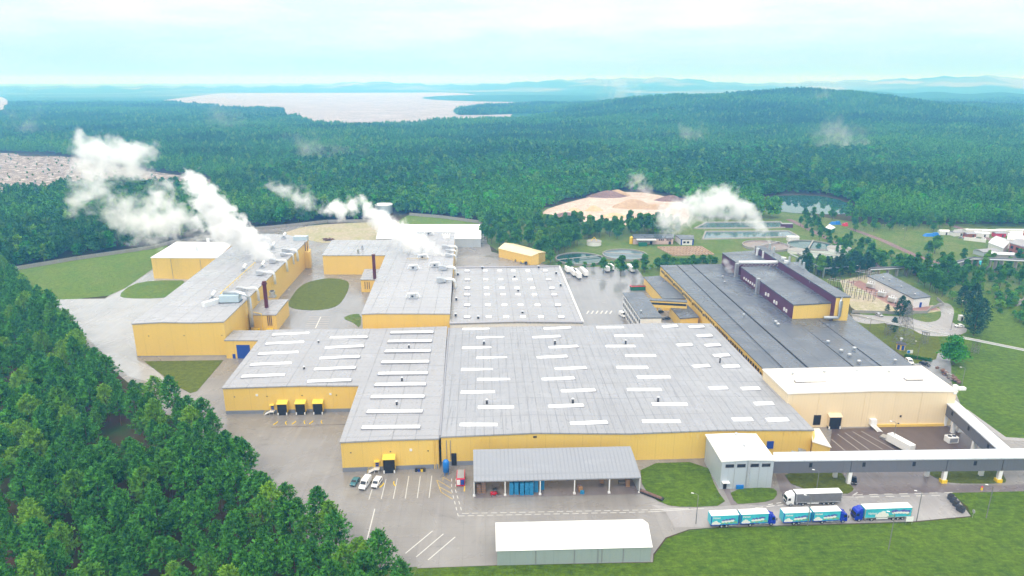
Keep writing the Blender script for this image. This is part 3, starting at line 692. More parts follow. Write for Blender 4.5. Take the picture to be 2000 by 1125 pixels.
for i, j in ((0, 1), (1, 2), (2, 3), (3, 4), (4, 5)):
    a, c = P[i], P[j]; MB().tube([(a.x, a.y, a.z + .35), (c.x, c.y, c.z + .35)], .55, 4).build('parapet', 'edge' if i != 2 else 'whitewall', b)

# --- middle hall with wing
hM = 14.0
b, P = hall('production_hall', 'middle yellow production hall with silver duct elbows along its right roof edge and steam rising', 'factory',
    [(707, 613, hM), (740, 611.8, hM + .7), (878, 612.5, hM), (888, 452.5, hM), (795, 452.5, hM + .5), (772, 454, hM)],
    [(0, 1, 4, 5), (1, 2, 3, 4)], 'yellow', 'roof_west', ridge=[(1, 0, 2)])
PM = b
b2 = [G(630, 498.5, 12.6), G(757, 498.5, 12.6), G(770, 469, 12.6), G(649, 469.3, 12.6)]
m = MB().prism(b2, 0); m.build('wing', 'yellow', b); poly_roof(b2, [(0, 1, 2, 3)]).build('wing_roof', 'roof_west', b)
for x, y in ((708, 488), (700, 496)): p = G(x, y, 12.6); MB().box((p.x, p.y, 12.5), (1.3, 1.3, 3.2), GRID).build('roof_box', 'galv', b)
def roof_unit(par, p, rz=GRID, s=1.0):
    """roof fan set: grey casing, white loop duct on feet"""
    o = MB().box((p.x, p.y, p.z + .5), (3.0 * s, 2.0 * s, 1.5 * s), rz).box((p.x, p.y, p.z - .1), (4.4 * s, 2.4 * s, .6), rz).build('fan_unit', 'galv', par)
    MB().tube([(p.x - 3.2 * s, p.y, p.z + .4), (p.x - 2.6 * s, p.y, p.z + 2.2 * s), (p.x + 2.2 * s, p.y + .4, p.z + 2.5 * s), (p.x + 3.3 * s, p.y, p.z + .4)], .5 * s, 8).build('loop_duct', 'ductw', o)
    MB().box((p.x - .2, p.y - 1.05 * s, p.z + .7), (1.0 * s, .2, .9 * s), rz).build('grille', 'black', o)
    return o
for x, y in ((807, 582), (808, 526), (850, 521), (826, 505), (838, 459)): roof_unit(b, G(x, y, hM + .5))
def edge_duct(par, p, L, s=1.0, down=6.0, rz=GRID, flip=1):
    """wedge box on the roof, white pipe to the eaves, elbow and drop down the wall"""
    ca, sa = math.cos(rz), math.sin(rz)
    def T(x, y, z): return (p.x + flip * x * ca - y * sa, p.y + flip * x * sa + y * ca, p.z + z)
    m = MB(); w = 1.5 * s
    pr = [(-L, .0), (-L, 2.6 * s), (-L + 2.2 * s, 2.6 * s), (-L + 4.2 * s, 1.9 * s), (-L + 4.2 * s, .9 * s)]
    n = len(pr); m.v = [T(x, -w, z) for x, z in pr] + [T(x, w, z) for x, z in pr]
    m.f = [tuple(range(n)), tuple(range(2 * n - 1, n - 1, -1))] + [(i, n + i, n + (i + 1) % n, (i + 1) % n) for i in range(n)]
    o = m.build('duct_box', 'galv', par)
    MB().tube([T(-L + 3.9 * s, 0, 1.5 * s), T(-.6, 0, 1.7 * s), T(.6 * s, 0, 1.5 * s), T(1.3 * s, 0, .7 * s), T(1.5 * s, 0, -.6), T(1.5 * s, 0, -down)], .72 * s, 10).build('elbow_duct', 'ductw', o, True)
    MB().tube([T(-L * .4, 0, -.1), T(-L * .4, 0, 1.2 * s)], .2, 6).build('duct_post', 'galv', o)
    return o
for x, y, L, s in ((882.5, 552, 8, 1.15), (884, 528, 8, 1.15), (886, 502, 5, .85), (887, 493, 5.5, .8), (888, 486, 8, 1.0)): edge_duct(b, G(x, y, hM), L, s, 5)
p = G(872, 465, hM); o = MB().box((p.x, p.y, hM - .1), (5, 4, 3.2), GRID).build('chiller', 'white', b)
m = MB()
for i in range(3):
    for j in range(2): m.cyl((p.x - 1.6 + i * 1.6, p.y - .9 + j * 1.8, hM + 3.05), .55, .12, 12)
m.build('fan_rings', 'black', o)
m = MB()
for i in range(9):
    q0 = G(795 + i * 5, 508, hM + .5); m.tube([(q0.x, q0.y, hM + .3), (q0.x, q0.y, hM + 1.7)], .07, 4)
q0, q1 = G(795, 508, hM + .5), G(838, 508, hM + .5); m.tube([(q0.x, q0.y, hM + 1.7), (q1.x, q1.y, hM + 1.7)], .09, 4); m.build('railing', 'ymark', b)
# boiler annex with a maroon stack on its left flank
b3 = [G(704.5, 546, 7.6), G(735, 546, 7.6), G(745, 526, 7.6), G(713, 526, 7.6)]
MB().prism(b3, 0).build('annex', 'yellow', b); poly_roof(b3, [(0, 1, 2, 3)]).build('annex_roof', 'roof_grey', b)
p = G(732, 544.5, 7.6); MB().cyl((p.x, p.y, 7.5), .95, 14.2, 14).cyl((p.x, p.y, 21.6), 1.1, .6, 14).build('stack', 'red_stack', b)
for x in (713, 717.5, 721.5): q0 = wall_at(foot(b3[0]), foot(b3[1]), x, 4); MB().tube([(q0.x, q0.y - .2, 2), (q0.x, q0.y - .2, 6.3)], .18, 6).build('flue', 'rust', b)

# --- west hall with wing, annex with stack, low porch
hA = 15.6
b, P = hall('production_hall', 'long yellow production hall at left with silver roof ducts and a blue roller door', 'factory',
    [(257.6, 632, hA), (317, 628.8, hA + .9), (373, 629.8, hA), (436.5, 628, hA + .6), (602, 467.5, hA + .6), (560, 459, hA), (525, 457, hA + .7), (484, 458, hA)],
    [(0, 1, 6, 7), (1, 2, 5, 6), (2, 3, 4, 5)], 'yellow', 'roof_west', ridge=[(1, 0, 3), (2, 0, 3)])
b2 = [G(294.7, 503, 13.4), G(345, 472.5, 13.4), G(455, 474, 14.2), G(425, 503.5, 14.2)]
MB().prism(b2, 0).build('wing', 'yellow', b); poly_roof(b2, [(0, 1, 2, 3)]).build('wing_roof', 'roof_white', b)
for x in (336, 393.5): p = wall_at(foot(b2[0]), foot(b2[3]), x, 6); MB().tube([(p.x, p.y - .1, 0), (p.x, p.y - .1, 13)], .13, 6).build('drainpipe', 'edge', b)
for x, y in ((385, 489), (407, 472)): p = G(x, y + 2, 13.8); MB().box((p.x, p.y, 13.7), (1.6, 1.6, 3.2), GRID).build('roof_box', 'ductw', b)
b4 = [G(438.5, 664.5, 8.6), G(505, 664.5, 8.6), G(521, 646, 8.6), G(457, 645.5, 8.6)]
MB().prism(b4, 0).build('porch', 'yellow', b); poly_roof(b4, [(0, 1, 2, 3)], .2).build('porch_roof', 'roof_grey', b)
f0, f1 = foot(b4[0]), foot(b4[1])
q0, q1 = wall_at(f0, f1, 463, 3), wall_at(f0, f1, 489, 3); wallbox(b, 'roller_door', 'blue', q0, q1, 0.05, 6.4, .15)
q0, q1 = wall_at(f0, f1, 454.7, 1), wall_at(f0, f1, 460, 1); wallbox(b, 'door', 'blue', q0, q1, 0.05, 2.1, .15)
f0, f1 = foot(P[0]), foot(P[3])
for x, y in ((291, 656.5), (360, 656), (434, 655)): p = wall_at(f0, f1, x, 9); wallbox(b, 'wall_vent', 'darksteel', p - Vector((.2, 0, 0)), p + Vector((.2, 0, 0)), 9.6, 9.9, .15)
wallbox(b, 'plinth', 'edge', f0, f1, 0, .3, .08)
b5 = [G(487, 614.5, 8.6), G(538.5, 614.5, 8.6), G(562.5, 585, 8.6), G(512, 586, 8.6)]
MB().prism(b5, 0).build('annex', 'yellow', b); poly_roof(b5, [(0, 1, 2, 3)]).build('annex_roof', 'roof_grey', b)
p = G(521, 601, 8.6); o = MB().cyl((p.x, p.y, 8.5), .95, 14, 14).build('stack', 'red_stack', b); MB().cyl((p.x, p.y, 20.8), 1.35, .9, 14).build('stack_collar', 'red_stack', o)
f0, f1 = foot(b5[0]), foot(b5[1])
for x in (524, 527.5, 531): p = wall_at(f0, f1, x, 4); MB().tube([(p.x, p.y - .25, 3), (p.x, p.y - .25, 8)], .2, 6).build('flue', 'rust', b)
p = wall_at(f0, f1, 512, 6); MB().tube([(p.x, p.y - .35, 0), (p.x, p.y - .35, 9.2), (p.x - 7, p.y + 3.5, 9.2), (p.x - 7, p.y + 3.5, 15)], .22, 6).build('gas_pipe', 'yel', b)
for x in (503.6, 529): p = wall_at(f0, f1, x, 1); MB().box((p.x, p.y - 1.2, 0.02), (3.0, 1.6, 1.8), GRID).build('meter_box', 'yel', b)
ea, eb = P[3], P[4]
def onE(py):
    lo, hi = 0., 1.
    for _ in range(40):
        m_ = (lo + hi) / 2; c = ea.lerp(eb, m_)
        if PX(c.x, c.y, c.z)[1] > py: lo = m_
        else: hi = m_
    return ea.lerp(eb, lo)
rzE = math.atan2(eb.y - ea.y, eb.x - ea.x) - math.pi / 2
for y, L, s in ((568.5, 9, .95), (537, 8, 1.0), (513.5, 8, 1.0), (500, 6, .8), (494, 7, 1.15)): edge_duct(b, onE(y), L, s, 5.2, rzE)
def cowl_duct(par, p, rz=0, s=1.0):
    o = MB().box((p.x, p.y, p.z - .1), (2.2 * s, 2.2 * s, 1.3 * s), rz).build('roof_vent', 'galv', par)
    ca, sa = math.cos(rz), math.sin(rz)
    MB().tube([(p.x, p.y, p.z + 1.0 * s), (p.x + .3 * ca, p.y + .3 * sa, p.z + 2.2 * s), (p.x + 1.2 * s * ca, p.y + 1.2 * s * sa, p.z + 3.0 * s), (p.x + 2.2 * s * ca, p.y + 2.2 * s * sa, p.z + 3.5 * s)], [.9 * s, .95 * s, .9 * s, 1.0 * s], 10).build('cowl', 'ductw', o, True)
    return o
for x, y in ((415, 585), (476, 530), (512, 524), (501, 511), (532.5, 486), (554, 466)): cowl_duct(b, G(x, y, hA + .4), 1.1)
p = G(451, 590, hA + .3); o = MB().box((p.x, p.y, p.z + .6), (9, 5, 3.2), rzE).build('air_handler', 'bluegrey', b)
MB().box((p.x, p.y, p.z - .1), (9.6, 5.4, .7), rzE).build('unit_frame', 'darksteel', o)
MB().tube([(p.x - 3.5, p.y + 1, p.z + 4.2), (p.x + 3, p.y + 1, p.z + 4.6), (p.x + 7.5, p.y - .5, p.z + 4.2), (p.x + 9.3, p.y - 1, p.z + 2.2), (p.x + 9.6, p.y - 1.6, p.z - 6), (p.x + 9.6, p.y - 1.6, p.z - 12)], 1.0, 10).build('trunk_duct', 'galv', o, True)
MB().box((p.x - 7.5, p.y - 4.5, p.z - .1), (2.6, 8.5, 2.4), rzE - .6).build('side_duct', 'ductw', o)
m = MB(); q0, q1, q2 = G(431, 579, hA + .4), G(499, 517, hA + .4), G(457, 577, hA + .4)
for a, c in ((q0, q1), (q0, q2)):
    m.tube([(a.x, a.y, a.z + 1.6), (c.x, c.y, c.z + 1.6)], .16, 5); k = int((c - a).length / 4)
    for i in range(k + 1): d = a.lerp(c, i / k); m.tube([(d.x, d.y, d.z - .1), (d.x, d.y, d.z + 1.6)], .08, 4)
m.build('railing', 'yel', b)
p = G(532.5, 580, 8.6) ; o = MB().box((p.x, p.y, 8.5), (3.4, 3.4, .8), rzE).cyl((p.x, p.y, 9.2), 1.5, 2.6, 12).build('cooling_tower', 'galv', b); MB().cyl((p.x, p.y, 11.7), 1.0, .5, 12).build('fan_ring', 'darksteel', o)
b6 = [G(592, 492, 11), G(605.5, 492, 11), G(607, 486, 11), G(594, 486, 11)]
MB().prism(b6, 0).build('pipe_shaft', 'yellow', b)
for x in (597, 601): p = G(x, 490, 11); MB().tube([(p.x, p.y, 10.9), (p.x, p.y, 17)], .3, 8).build('flue', 'rust', b)
p = G(588, 468, hA + .6); o = MB().box((p.x, p.y, p.z - .1), (9, 5, 2.6), rzE).build('chiller', 'bluegrey', b)
m = MB()
for i in range(4):
    for j in range(2): m.cyl((p.x - 3.2 + i * 2.1, p.y - 1.2 + j * 2.3, p.z + 2.45), .75, .2, 12)
m.build('fan_rings', 'white', o)
m = MB()
for i in range(12):
    q0 = G(569 + i * 2.1, 546 - i * 2.5, 0); m.box((q0.x - 1.0, q0.y, 0), (1.0, 1.4, 2.6), rzE)
m.build('wall_louvre', 'galv', b)

# --- pale hall behind the middle hall, small yellow shed, tank
b, P = hall('warehouse', 'low hall with plain white roof and grey walls at the back of the site', 'warehouse', [(735, 466, 6.6), (939, 466, 6.6), (939, 438.4, 6.6), (742, 438.6, 6.6)], [(0, 1, 2, 3)], 'greywall', 'roof_white')
b, P = hall('shed', 'small yellow gabled shed with pale roof and blue door beside the trees', 'shed', [(974, 485, 6.2), (1037.5, 500, 6.2), (1052, 493.5, 8.2), (1065, 492.5, 6.2), (1003, 476, 6.2), (986, 474.5, 8.2)], [(0, 1, 2, 5), (5, 2, 3, 4)], 'yellow', 'roof_yellow')
q0, q1 = wall_at(foot(P[1]), foot(P[3]), 1049, 2), wall_at(foot(P[1]), foot(P[3]), 1056, 2)
q0.y -= .1; q1.y -= .1; MB().prism([(q0.x, q0.y - .2, 4.2), (q1.x, q1.y - .2, 4.2), (q1.x, q1.y + .4, 4.2), (q0.x, q0.y + .4, 4.2)], .05).build('door', 'blue', b)
p = G(750.5, 415, 0); t = thing('storage_tank', 'round blue-grey storage tank with white roof at the forest edge', 'tank', p)
MB().cyl((0, 0, 0), 8.3, 7.6, 40).build('shell', 'bluegrey', t); MB().cyl((0, 0, 7.6), 8.4, .5, 40, 7.9).build('roof', 'white', t)
MB().tube([(8.6, -2, 0), (8.6, -2, 8)], .25, 5).build('ladder', 'darksteel', t)

# --- dark-roofed hall, cream front block, maroon roof block
hD = 10.8
b, P = hall('factory_hall', 'long factory hall with wet black felt roof and yellow flank, maroon block on its roof', 'factory',
    [(1494, 722, hD), (1640, 718.5, hD + .8), (1783, 714.5, hD), (1668, 626, hD), (1560, 512, hD), (1410, 516, hD + .8), (1290, 518.5, hD)],
    [(0, 1, 5, 6), (1, 2, 3, 4, 5)], 'yellow', 'roof_dark')
DH = b
for x, y in ((1048, 610), (1288, 662), (1305, 680), (1680, 812), (1778, 880), (1878, 862), (1840, 912), (1912, 962), (890, 322), (903, 362)):
    turbine(b, G(1180 + x / 3.846, 460 + y / 3.846, hD + .4), .75 if x > 1250 else .5, 1.6)
for x, y in ((1748, 707), (1760, 665)): turbine(b, G(x, y, hD + .2), .6, 1.3)
q0, q1 = P[0], P[6]; wa = foot(q0); wb_ = foot(q1); m = MB()
for i in range(60):
    t = .02 + i * .0162
    p = wa.lerp(wb_, t); MB().box((p.x - .06, p.y, 7.6 if i % 7 else 7.0), (.16, 1.5, 1.3), math.atan2(wb_.y - wa.y, wb_.x - wa.x) - math.pi / 2).build('window', 'glass', b)
for (x0, y0), (x1, y1) in (((1350, 516.5), (1578, 719)), ((1552, 626), (1666, 717)), ((1322, 517.5), (1530, 720)), ((1600, 626), (1722, 716))):
    a, c = G(x0, y0, hD + .35), G(x1, y1, hD + .55); d = c - a; thick = x0 in (1350, 1552)
    MB().tube([a + Vector((0, 0, .1)), c + Vector((0, 0, .1))], .34 if thick else .14, 5).build('roof_joint', 'black', b)
# raised maroon block
low = 18.6; tall = 22.6
b7 = [G(1550.5, 595, low), G(1634, 590.5, low), G(1536, 519.5, low), G(1448, 521.5, low)]
m = MB(); k = 4
m.quad(*[(b7[0].x, b7[0].y, hD - 1), (b7[1].x, b7[1].y, hD - 1), (b7[1].x, b7[1].y, low), (b7[0].x, b7[0].y, low)]); m.build('block_front', 'yellow', b)
m = MB(); m.quad((b7[0].x, b7[0].y, hD - 1), (b7[3].x, b7[3].y, hD - 1), (b7[3].x, b7[3].y, low), (b7[0].x, b7[0].y, low)); m.quad((b7[3].x, b7[3].y, hD - 1), (b7[2].x, b7[2].y, hD - 1), (b7[2].x, b7[2].y, low), (b7[3].x, b7[3].y, low)); m.build('block_wall', 'purple', b)
poly_roof(b7, [(0, 1, 2, 3)], .25, .5).build('block_roof', 'roof_dark', b)
b8 = [G(1441, 514, low), G(1530, 512, low), G(1480, 489, low), G(1411, 494, low)]
MB().prism(b8, hD - 1).build('block_wall', 'purple', b); poly_roof(b8, [(0, 1, 2, 3)], .25, .5).build('block_roof', 'roof_dark', b)
b9 = [G(1633.5, 579.8, tall), G(1661, 579.5, tall), G(1494, 482, tall), G(1476, 481, tall)]
m = MB(); m.quad((b9[0].x, b9[0].y, 0), (b9[1].x, b9[1].y, 0), (b9[1].x, b9[1].y, tall), (b9[0].x, b9[0].y, tall)); m.quad((b9[1].x, b9[1].y, 0), (b9[2].x, b9[2].y, 0), (b9[2].x, b9[2].y, tall), (b9[1].x, b9[1].y, tall)); m.build('tall_wall', 'yellow', b)
m = MB(); m.quad((b9[0].x, b9[0].y, hD - 1), (b9[3].x, b9[3].y, hD - 1), (b9[3].x, b9[3].y, tall), (b9[0].x, b9[0].y, tall)); m.quad((b9[3].x, b9[3].y, hD - 1), (b9[2].x, b9[2].y, hD - 1), (b9[2].x, b9[2].y, tall), (b9[3].x, b9[3].y, tall)); m.build('tall_block_wall', 'purple', b)
poly_roof(b9, [(0, 1, 2, 3)], .25, .5).build('tall_roof', 'roof_dark', b)
f0, f1 = foot(b7[0]), foot(b7[3]); rz7 = math.atan2((f1 - f0).y, (f1 - f0).x)
for x, y in ((1234, 448), (1216, 440), (1280, 497), (1297, 508), (1355, 553), (1371, 566)):
    p = wall_at(f0, f1, 1180 + x / 3.846, 13); z = height_at(p, 460 + y / 3.846)
    MB().box((p.x - .2, p.y, z - .7), (1.1, .5, 1.5), rz7).build('wall_vent', 'white', b)
for i in range(6):
    x = 1053 + i * 15.5; y = 320 + i * 11
    p = wall_at(f0, f1, 1180 + x / 3.846, 13); z = height_at(p, 460 + y / 3.846); MB().box((p.x - .2, p.y, z - .6), (.9, .5, 1.2), rz7).build('wall_vent', 'white', b)
for px_ in (1483, 1441.5):          # pale ducts climbing the maroon wall
    p = wall_at(f0, f1, px_, 15); MB().box((p.x - .9, p.y, hD - .2), (2.0, 1.7, low - hD + 1.2), rz7).build('wall_duct', 'galv', b)
a, c = G(1443, 512.5, low + 1.2), G(1524, 512, low + 3); MB().tube([a, c], 1.0, 10).build('trunk_duct', 'ductw', b, True)
m = MB()
for i in range(12): q0 = a.lerp(c, i / 11); m.tube([(q0.x, q0.y - 1, q0.z - 2), (q0.x + 2, q0.y - 1, q0.z), (q0.x + 4, q0.y - 1, q0.z - 2)], .12, 4)
m.build('duct_truss', 'galv', b)
for x, y, h, r in ((1528, 520, 5.2, 1.0), (1533, 528, 5.5, .9), (1478, 499, 4.5, .7), (1490, 504, 4, .7)):
    p = G(x, y, low); MB().tube([(p.x, p.y, low - .1), (p.x, p.y, low + h * .6), (p.x + .3, p.y, low + h)], [r, r, r * 1.5], 10).build('exhaust', 'ductw', b)
for x, y in ((1503, 487), (1541, 514), (1511, 494), (1562, 520), (1569, 525)):
    p = G(x, y, tall); MB().cyl((p.x, p.y, tall - .1), .8, 3.6, 10, .6).build('exhaust', 'galv', b)
p = G(1584, 562, low); o = MB().cyl((p.x, p.y, low - .1), 1.1, 3.8, 10, 1.3).build('exhaust', 'ductw', b); MB().box((p.x, p.y - 1.4, low), (1.8, 1.2, 1.8), 0).build('motor', 'brightblue', o)
q0 = wall_at(foot(b9[0]), foot(b9[1]), 1640, 18); m = MB()
m.tube([(q0.x - 7, q0.y - .8, hD + 2), (q0.x - .5, q0.y - .8, hD + 2), (q0.x, q0.y - .8, hD + 3), (q0.x, q0.y - .8, tall - 2), (q0.x + .3, q0.y + .3, tall - .6)], .8, 8); m.build('wall_duct', 'galv', b, True)
# cream front block
hE = 14.0
b, P = hall('warehouse', 'tall cream warehouse with pale roof in front of the black-roofed hall', 'warehouse',
    [(1540, 768, hE - .6), (1715, 762.5, hE + .5), (1869, 764, hE - .6), (1800, 715.5, hE - .6), (1650, 718, hE + .5), (1491, 721.5, hE - .6)], [(0, 1, 4, 5), (1, 2, 3, 4)], 'cream', 'roof_cream', ridge=[(1, 0, 2)])
f0, f1 = foot(P[0]), foot(P[2]); wa = math.atan2((f1 - f0).y, (f1 - f0).x)
for x, y in ((1548, 731), (1610, 728), (1673, 726), (1736, 727)): turbine(b, G(x, y, hE), .55, 1.0)
for x0, x1, y in ((1553, 1611, 744), (1645, 1703, 739.5), (1768, 1800, 740)): skylight(b, G(x0, y, hE + .2), G(x1, y - .5, hE + .2), 1.6, .5, mat='roof_cream')
dock(b, wall_at(f0, f1, 1626, 1), wa, 4.4, 4.8, 1.6, 'cream')
wallbox(b, 'roller_door', 'black', wall_at(f0, f1, 1588, 2), wall_at(f0, f1, 1602, 2), 1, 4.8, .15)
p = wall_at(f0, f1, 1702, 1); MB().box((p.x, p.y - .7, 1.1), (2.2, 1.4, 2.2), wa).build('porch', 'white', b)
m = MB()
for s_ in (-.8, .8): m.tube([(p.x + s_, p.y - 1.4, 1.2), (p.x + s_ + 1.2, p.y - 4, .05)], .14, 5)
for i in range(5): m.box((p.x + .25 * i, p.y - 1.7 - i * .5, 1.0 - i * .2), (1.7, .45, .08), wa)
m.build('stair', 'white', b)
wallbox(b, 'kerb_band', 'yellow', wall_at(f0, f1, 1712, 0), wall_at(f0, f1, 1842, 0), 0, .9, .5)
for x, y in ((1758, 813), (1756, 828)): p = wall_at(f0, f1, x, 3); z = height_at(p, y); wallbox(b, 'wall_vent', 'darksteel', p - Vector((.3, 0, 0)), p + Vector((.3, 0, 0)), z - .3, z + .4, .15)
p = P[2]; MB().box((p.x - .6, p.y + .3, p.z - 1), (1.2, 1.2, 3.2), wa).build('parapet_post', 'white', b)
p = G(1878, 757, hE); MB().box((p.x, p.y, hE - .8), (2.6, 1.4, 1.0), wa).build('floodlight', 'white', b)
for x in (1597.5, 1686.5, 1797): p = wall_at(f0, f1, x, 7); MB().tube([(p.x, p.y - .06, 0), (p.x, p.y - .06, hE - .6)], .09, 5).build('drainpipe', 'cream', b)

# --- office, bridge and low buildings between the halls
b, P = hall('office_building', 'white three-storey office with rows of windows and black flat roof', 'office', [(1217.5, 572, 11.5), (1255.5, 571.5, 11.5), (1292, 620, 11.5), (1251.5, 620.5, 11.5)], [(0, 1, 2, 3)], 'whitewall', 'roof_dark')
f0, f1 = foot(P[3]), foot(P[0]); rzO = math.atan2((f1 - f0).y, (f1 - f0).x); L = (f1 - f0).length
for r in range(3):
    for i in range(11):
        p = f0.lerp(f1, (i + .6) / 11.3); MB().box((p.x - .02, p.y, 1.3 + r * 3.4), (L / 11 * .55, .25, 1.7), rzO).build('window', 'glass', b)
turbine(b, G(1252, 610, 11.5), .5, 1.2)
b, P = hall('workshop', 'low dark-roofed yellow workshop beside the office', 'workshop', [(1258, 541, 6.8), (1289, 539, 6.8), (1341, 583, 6.8), (1296, 583, 6.8)], [(0, 1, 2, 3)], 'yellow', 'roof_dark')
b, P = hall('workshop', 'low dark-roofed yellow workshop with pale forecourt under the covered bridge', 'workshop', [(1308.7, 598, 5.8), (1343, 596.5, 5.8), (1364, 619, 5.8), (1329, 621.5, 5.8)], [(0, 1, 2, 3)], 'yellow', 'roof_dark')
vent(b, G(1340, 601, 5.8), .5, 2)
m0, m1 = G(1266, 584, 9.5), G(1342, 588, 9.5)
t = thing('covered_bridge', 'yellow covered walkway bridging from the white office to the black-roofed hall', 'footbridge', ((m0.x + m1.x) / 2, (m0.y + m1.y) / 2, 0), world=True)
d = (m1 - m0); MB().box(((m0.x + m1.x) / 2, (m0.y + m1.y) / 2, 5.6), (d.length, 3.2, 3.6), math.atan2(d.y, d.x)).build('walkway', 'yellow', t)
MB().box(((m0.x + m1.x) / 2, (m0.y + m1.y) / 2, 9.21), (d.length, 3.7, .3), math.atan2(d.y, d.x)).build('roof', 'roof_dark', t)
MB().box(((m0.x + m1.x) / 2, (m0.y + m1.y) / 2 - 1.64, 7.2), (d.length * .94, .1, 1.1), math.atan2(d.y, d.x)).build('window_band', 'glass', t)
m = MB()
for k in (.25, .75): q0 = m0.lerp(m1, k); m.box((q0.x, q0.y, 0), (.7, .7, 5.6), 0)
m.build('pier', 'yellow', t)
p = G(1246, 566, 0); t = thing('waste_container', 'green open waste container with red rim beside the low workshop', 'container', p, .1)
MB().box((0, 0, .1), (9, 3, 2.2), 0, (1.03, 1.05)).build('body', 'greenbox', t); MB().box((0, 0, 2.3), (9.4, 3.3, .25)).build('rim', 'red', t); MB().box((0, 0, 2.5), (8.6, 2.5, .3), 0, (.8, .6)).build('load', 'rust', t)

# --- grey tower, conveyor bridges, open shed, storage tent
b, P = hall('tower_building', 'square grey tower building with white roof and four dark windows beside the bridge', 'building', [(1410.5, 900, 9.6), (1462, 896.5, 10.3), (1512.5, 897.5, 9.6), (1476, 848.5, 9.6), (1430, 847.5, 10.3), (1380, 849.5, 9.6)], [(0, 1, 4, 5), (1, 2, 3, 4)], 'greywall', 'roof_white', ridge=[(1, 0, 2)])
f0, f1 = foot(P[0]), foot(P[2]); wa = math.atan2((f1 - f0).y, (f1 - f0).x)
for x in (1425.5, 1448, 1474, 1496.5):
    p = wall_at(f0, f1, x, 8); d = Vector((math.cos(wa), math.sin(wa), 0))
    o = wallbox(b, 'window', 'glass', p - d * 1.25, p + d * 1.25, 7.3, 8.3, .08); wallbox(o, 'frame', 'edge', p - d * 1.35, p + d * 1.35, 7.15, 8.4, .04)
p = wall_at(f0, f1, 1415.5, 1); wallbox(b, 'door', 'black', p - Vector((.5, 0, 0)), p + Vector((.5, 0, 0)), .05, 2.4, .12); MB().box((p.x, p.y - .6, 2.6), (2.2, 1.4, .15), wa).build('door_hood', 'white', b)
p = wall_at(f0, f1, 1444.5, 1); MB().box((p.x, p.y - .25, .1), (2.2, .5, 1.2), wa).build('hatch', 'brightblue', b)
m = MB(); p = wall_at(f0, f1, 1461, 5)
for s_ in (-.3, .3): m.tube([(p.x + s_, p.y - .25, .4), (p.x + s_, p.y - .25, 10.6)], .05, 4)
for i in range(24): m.tube([(p.x - .3, p.y - .25, .6 + i * .42), (p.x + .3, p.y - .25, .6 + i * .42)], .04, 4)
for i in range(8): m.tube([(p.x - .4, p.y - .3, 2.5 + i), (p.x - .3, p.y - .9, 2.5 + i), (p.x + .3, p.y - .9, 2.5 + i), (p.x + .4, p.y - .3, 2.5 + i)], .035, 4)
m.build('ladder', 'galv', b)
for x, y in ((1437.5, 852), (1453.5, 873)): turbine(b, G(x, y, 9.9), .5, 1.3)
for x in (1434, 1458, 1482): p = wall_at(f0, f1, x, 5); MB().tube([(p.x, p.y - .02, 0), (p.x, p.y - .02, 9.2)], .05, 4).build('panel_joint', 'edge', b)
hG = 8.6
m0, m1, m2, m3 = G(1512, 899.5, hG), G(2040, 893.5, hG), G(2040, 876.5, hG), G(1512, 884.5, hG)
t = thing('conveyor_bridge', 'long grey enclosed conveyor bridge on white piers running right from the tower', 'bridge', ((m0.x + m1.x) / 2, (m0.y + m2.y) / 2, 0), world=True)
MB().prism([m0, m1, m2, m3], 4.2).build('gallery', 'bridgewall', t); poly_roof([m0, m1, m2, m3], [(0, 1, 2, 3)], .25, .4, .12).build('roof', 'roof_bridge', t)
f0, f1 = foot(m0), foot(m1); wa = math.atan2((f1 - f0).y, (f1 - f0).x)
for x in (1583.5, 1687.5, 1785.5, 1905): p = wall_at(f0, f1, x, 7); d = Vector((math.cos(wa), math.sin(wa), 0)); wallbox(t, 'window', 'black', p - d * .45, p + d * .45, 6.2, 7.6, .08)
for x in (1661, 1848, 1957): p = wall_at(f0, f1, x, 5); MB().tube([(p.x, p.y - .03, 4.2), (p.x, p.y - .03, 8.4)], .08, 4).build('panel_joint', 'darksteel', t)
for x, yel in ((1660, 0), (1644, 0), (1846, 1), (1827, 0), (1954, 1), (1935, 0)):
    back = x in (1644, 1827, 1935)
    p = wall_at(f0, f1, x, 2); q0 = Vector((p.x, p.y + (4.2 if back else .6), 0))
    o = MB().box((q0.x, q0.y, 0), (1.1, 1.0, 4.21), wa).build('pier', 'white', t)
    if yel: MB().box((q0.x, q0.y, .02), (1.7, 1.5, 1.1), wa).build('guard', 'yel', o)
m0, m1, m2, m3 = G(1845, 783.5, hG), G(1950, 878, hG), G(1974, 878, hG), G(1866, 783, hG)
t = thing('conveyor_bridge', 'shorter grey conveyor bridge running from the cream warehouse down to the long bridge', 'bridge', ((m0.x + m1.x) / 2, (m0.y + m1.y) / 2, 0), world=True)
MB().prism([m0, m1, m2, m3], 4.2).build('gallery', 'bridgewall', t); poly_roof([m0, m1, m2, m3], [(0, 1, 2, 3)], .25, .4, .14).build('roof', 'roof_bridge', t)
f0, f1 = foot(m0), foot(m1); rz = math.atan2((f1 - f0).y, (f1 - f0).x)
for k in (.18, .5, .85): p = f0.lerp(f1, k); MB().box((p.x - .02, p.y, 6.2), (.9, .2, 1.3), rz).build('window', 'black', t)
for k in (.06, .22, .62):
    p = f0.lerp(f1, k); MB().box((p.x + .6, p.y + .3, 0), (1.0, 1.0, 4.21), rz).build('pier', 'white', t)
    MB().box((p.x + 3.2, p.y + .8, 0), (1.0, 1.0, 4.21), rz).build('pier', 'white', t)
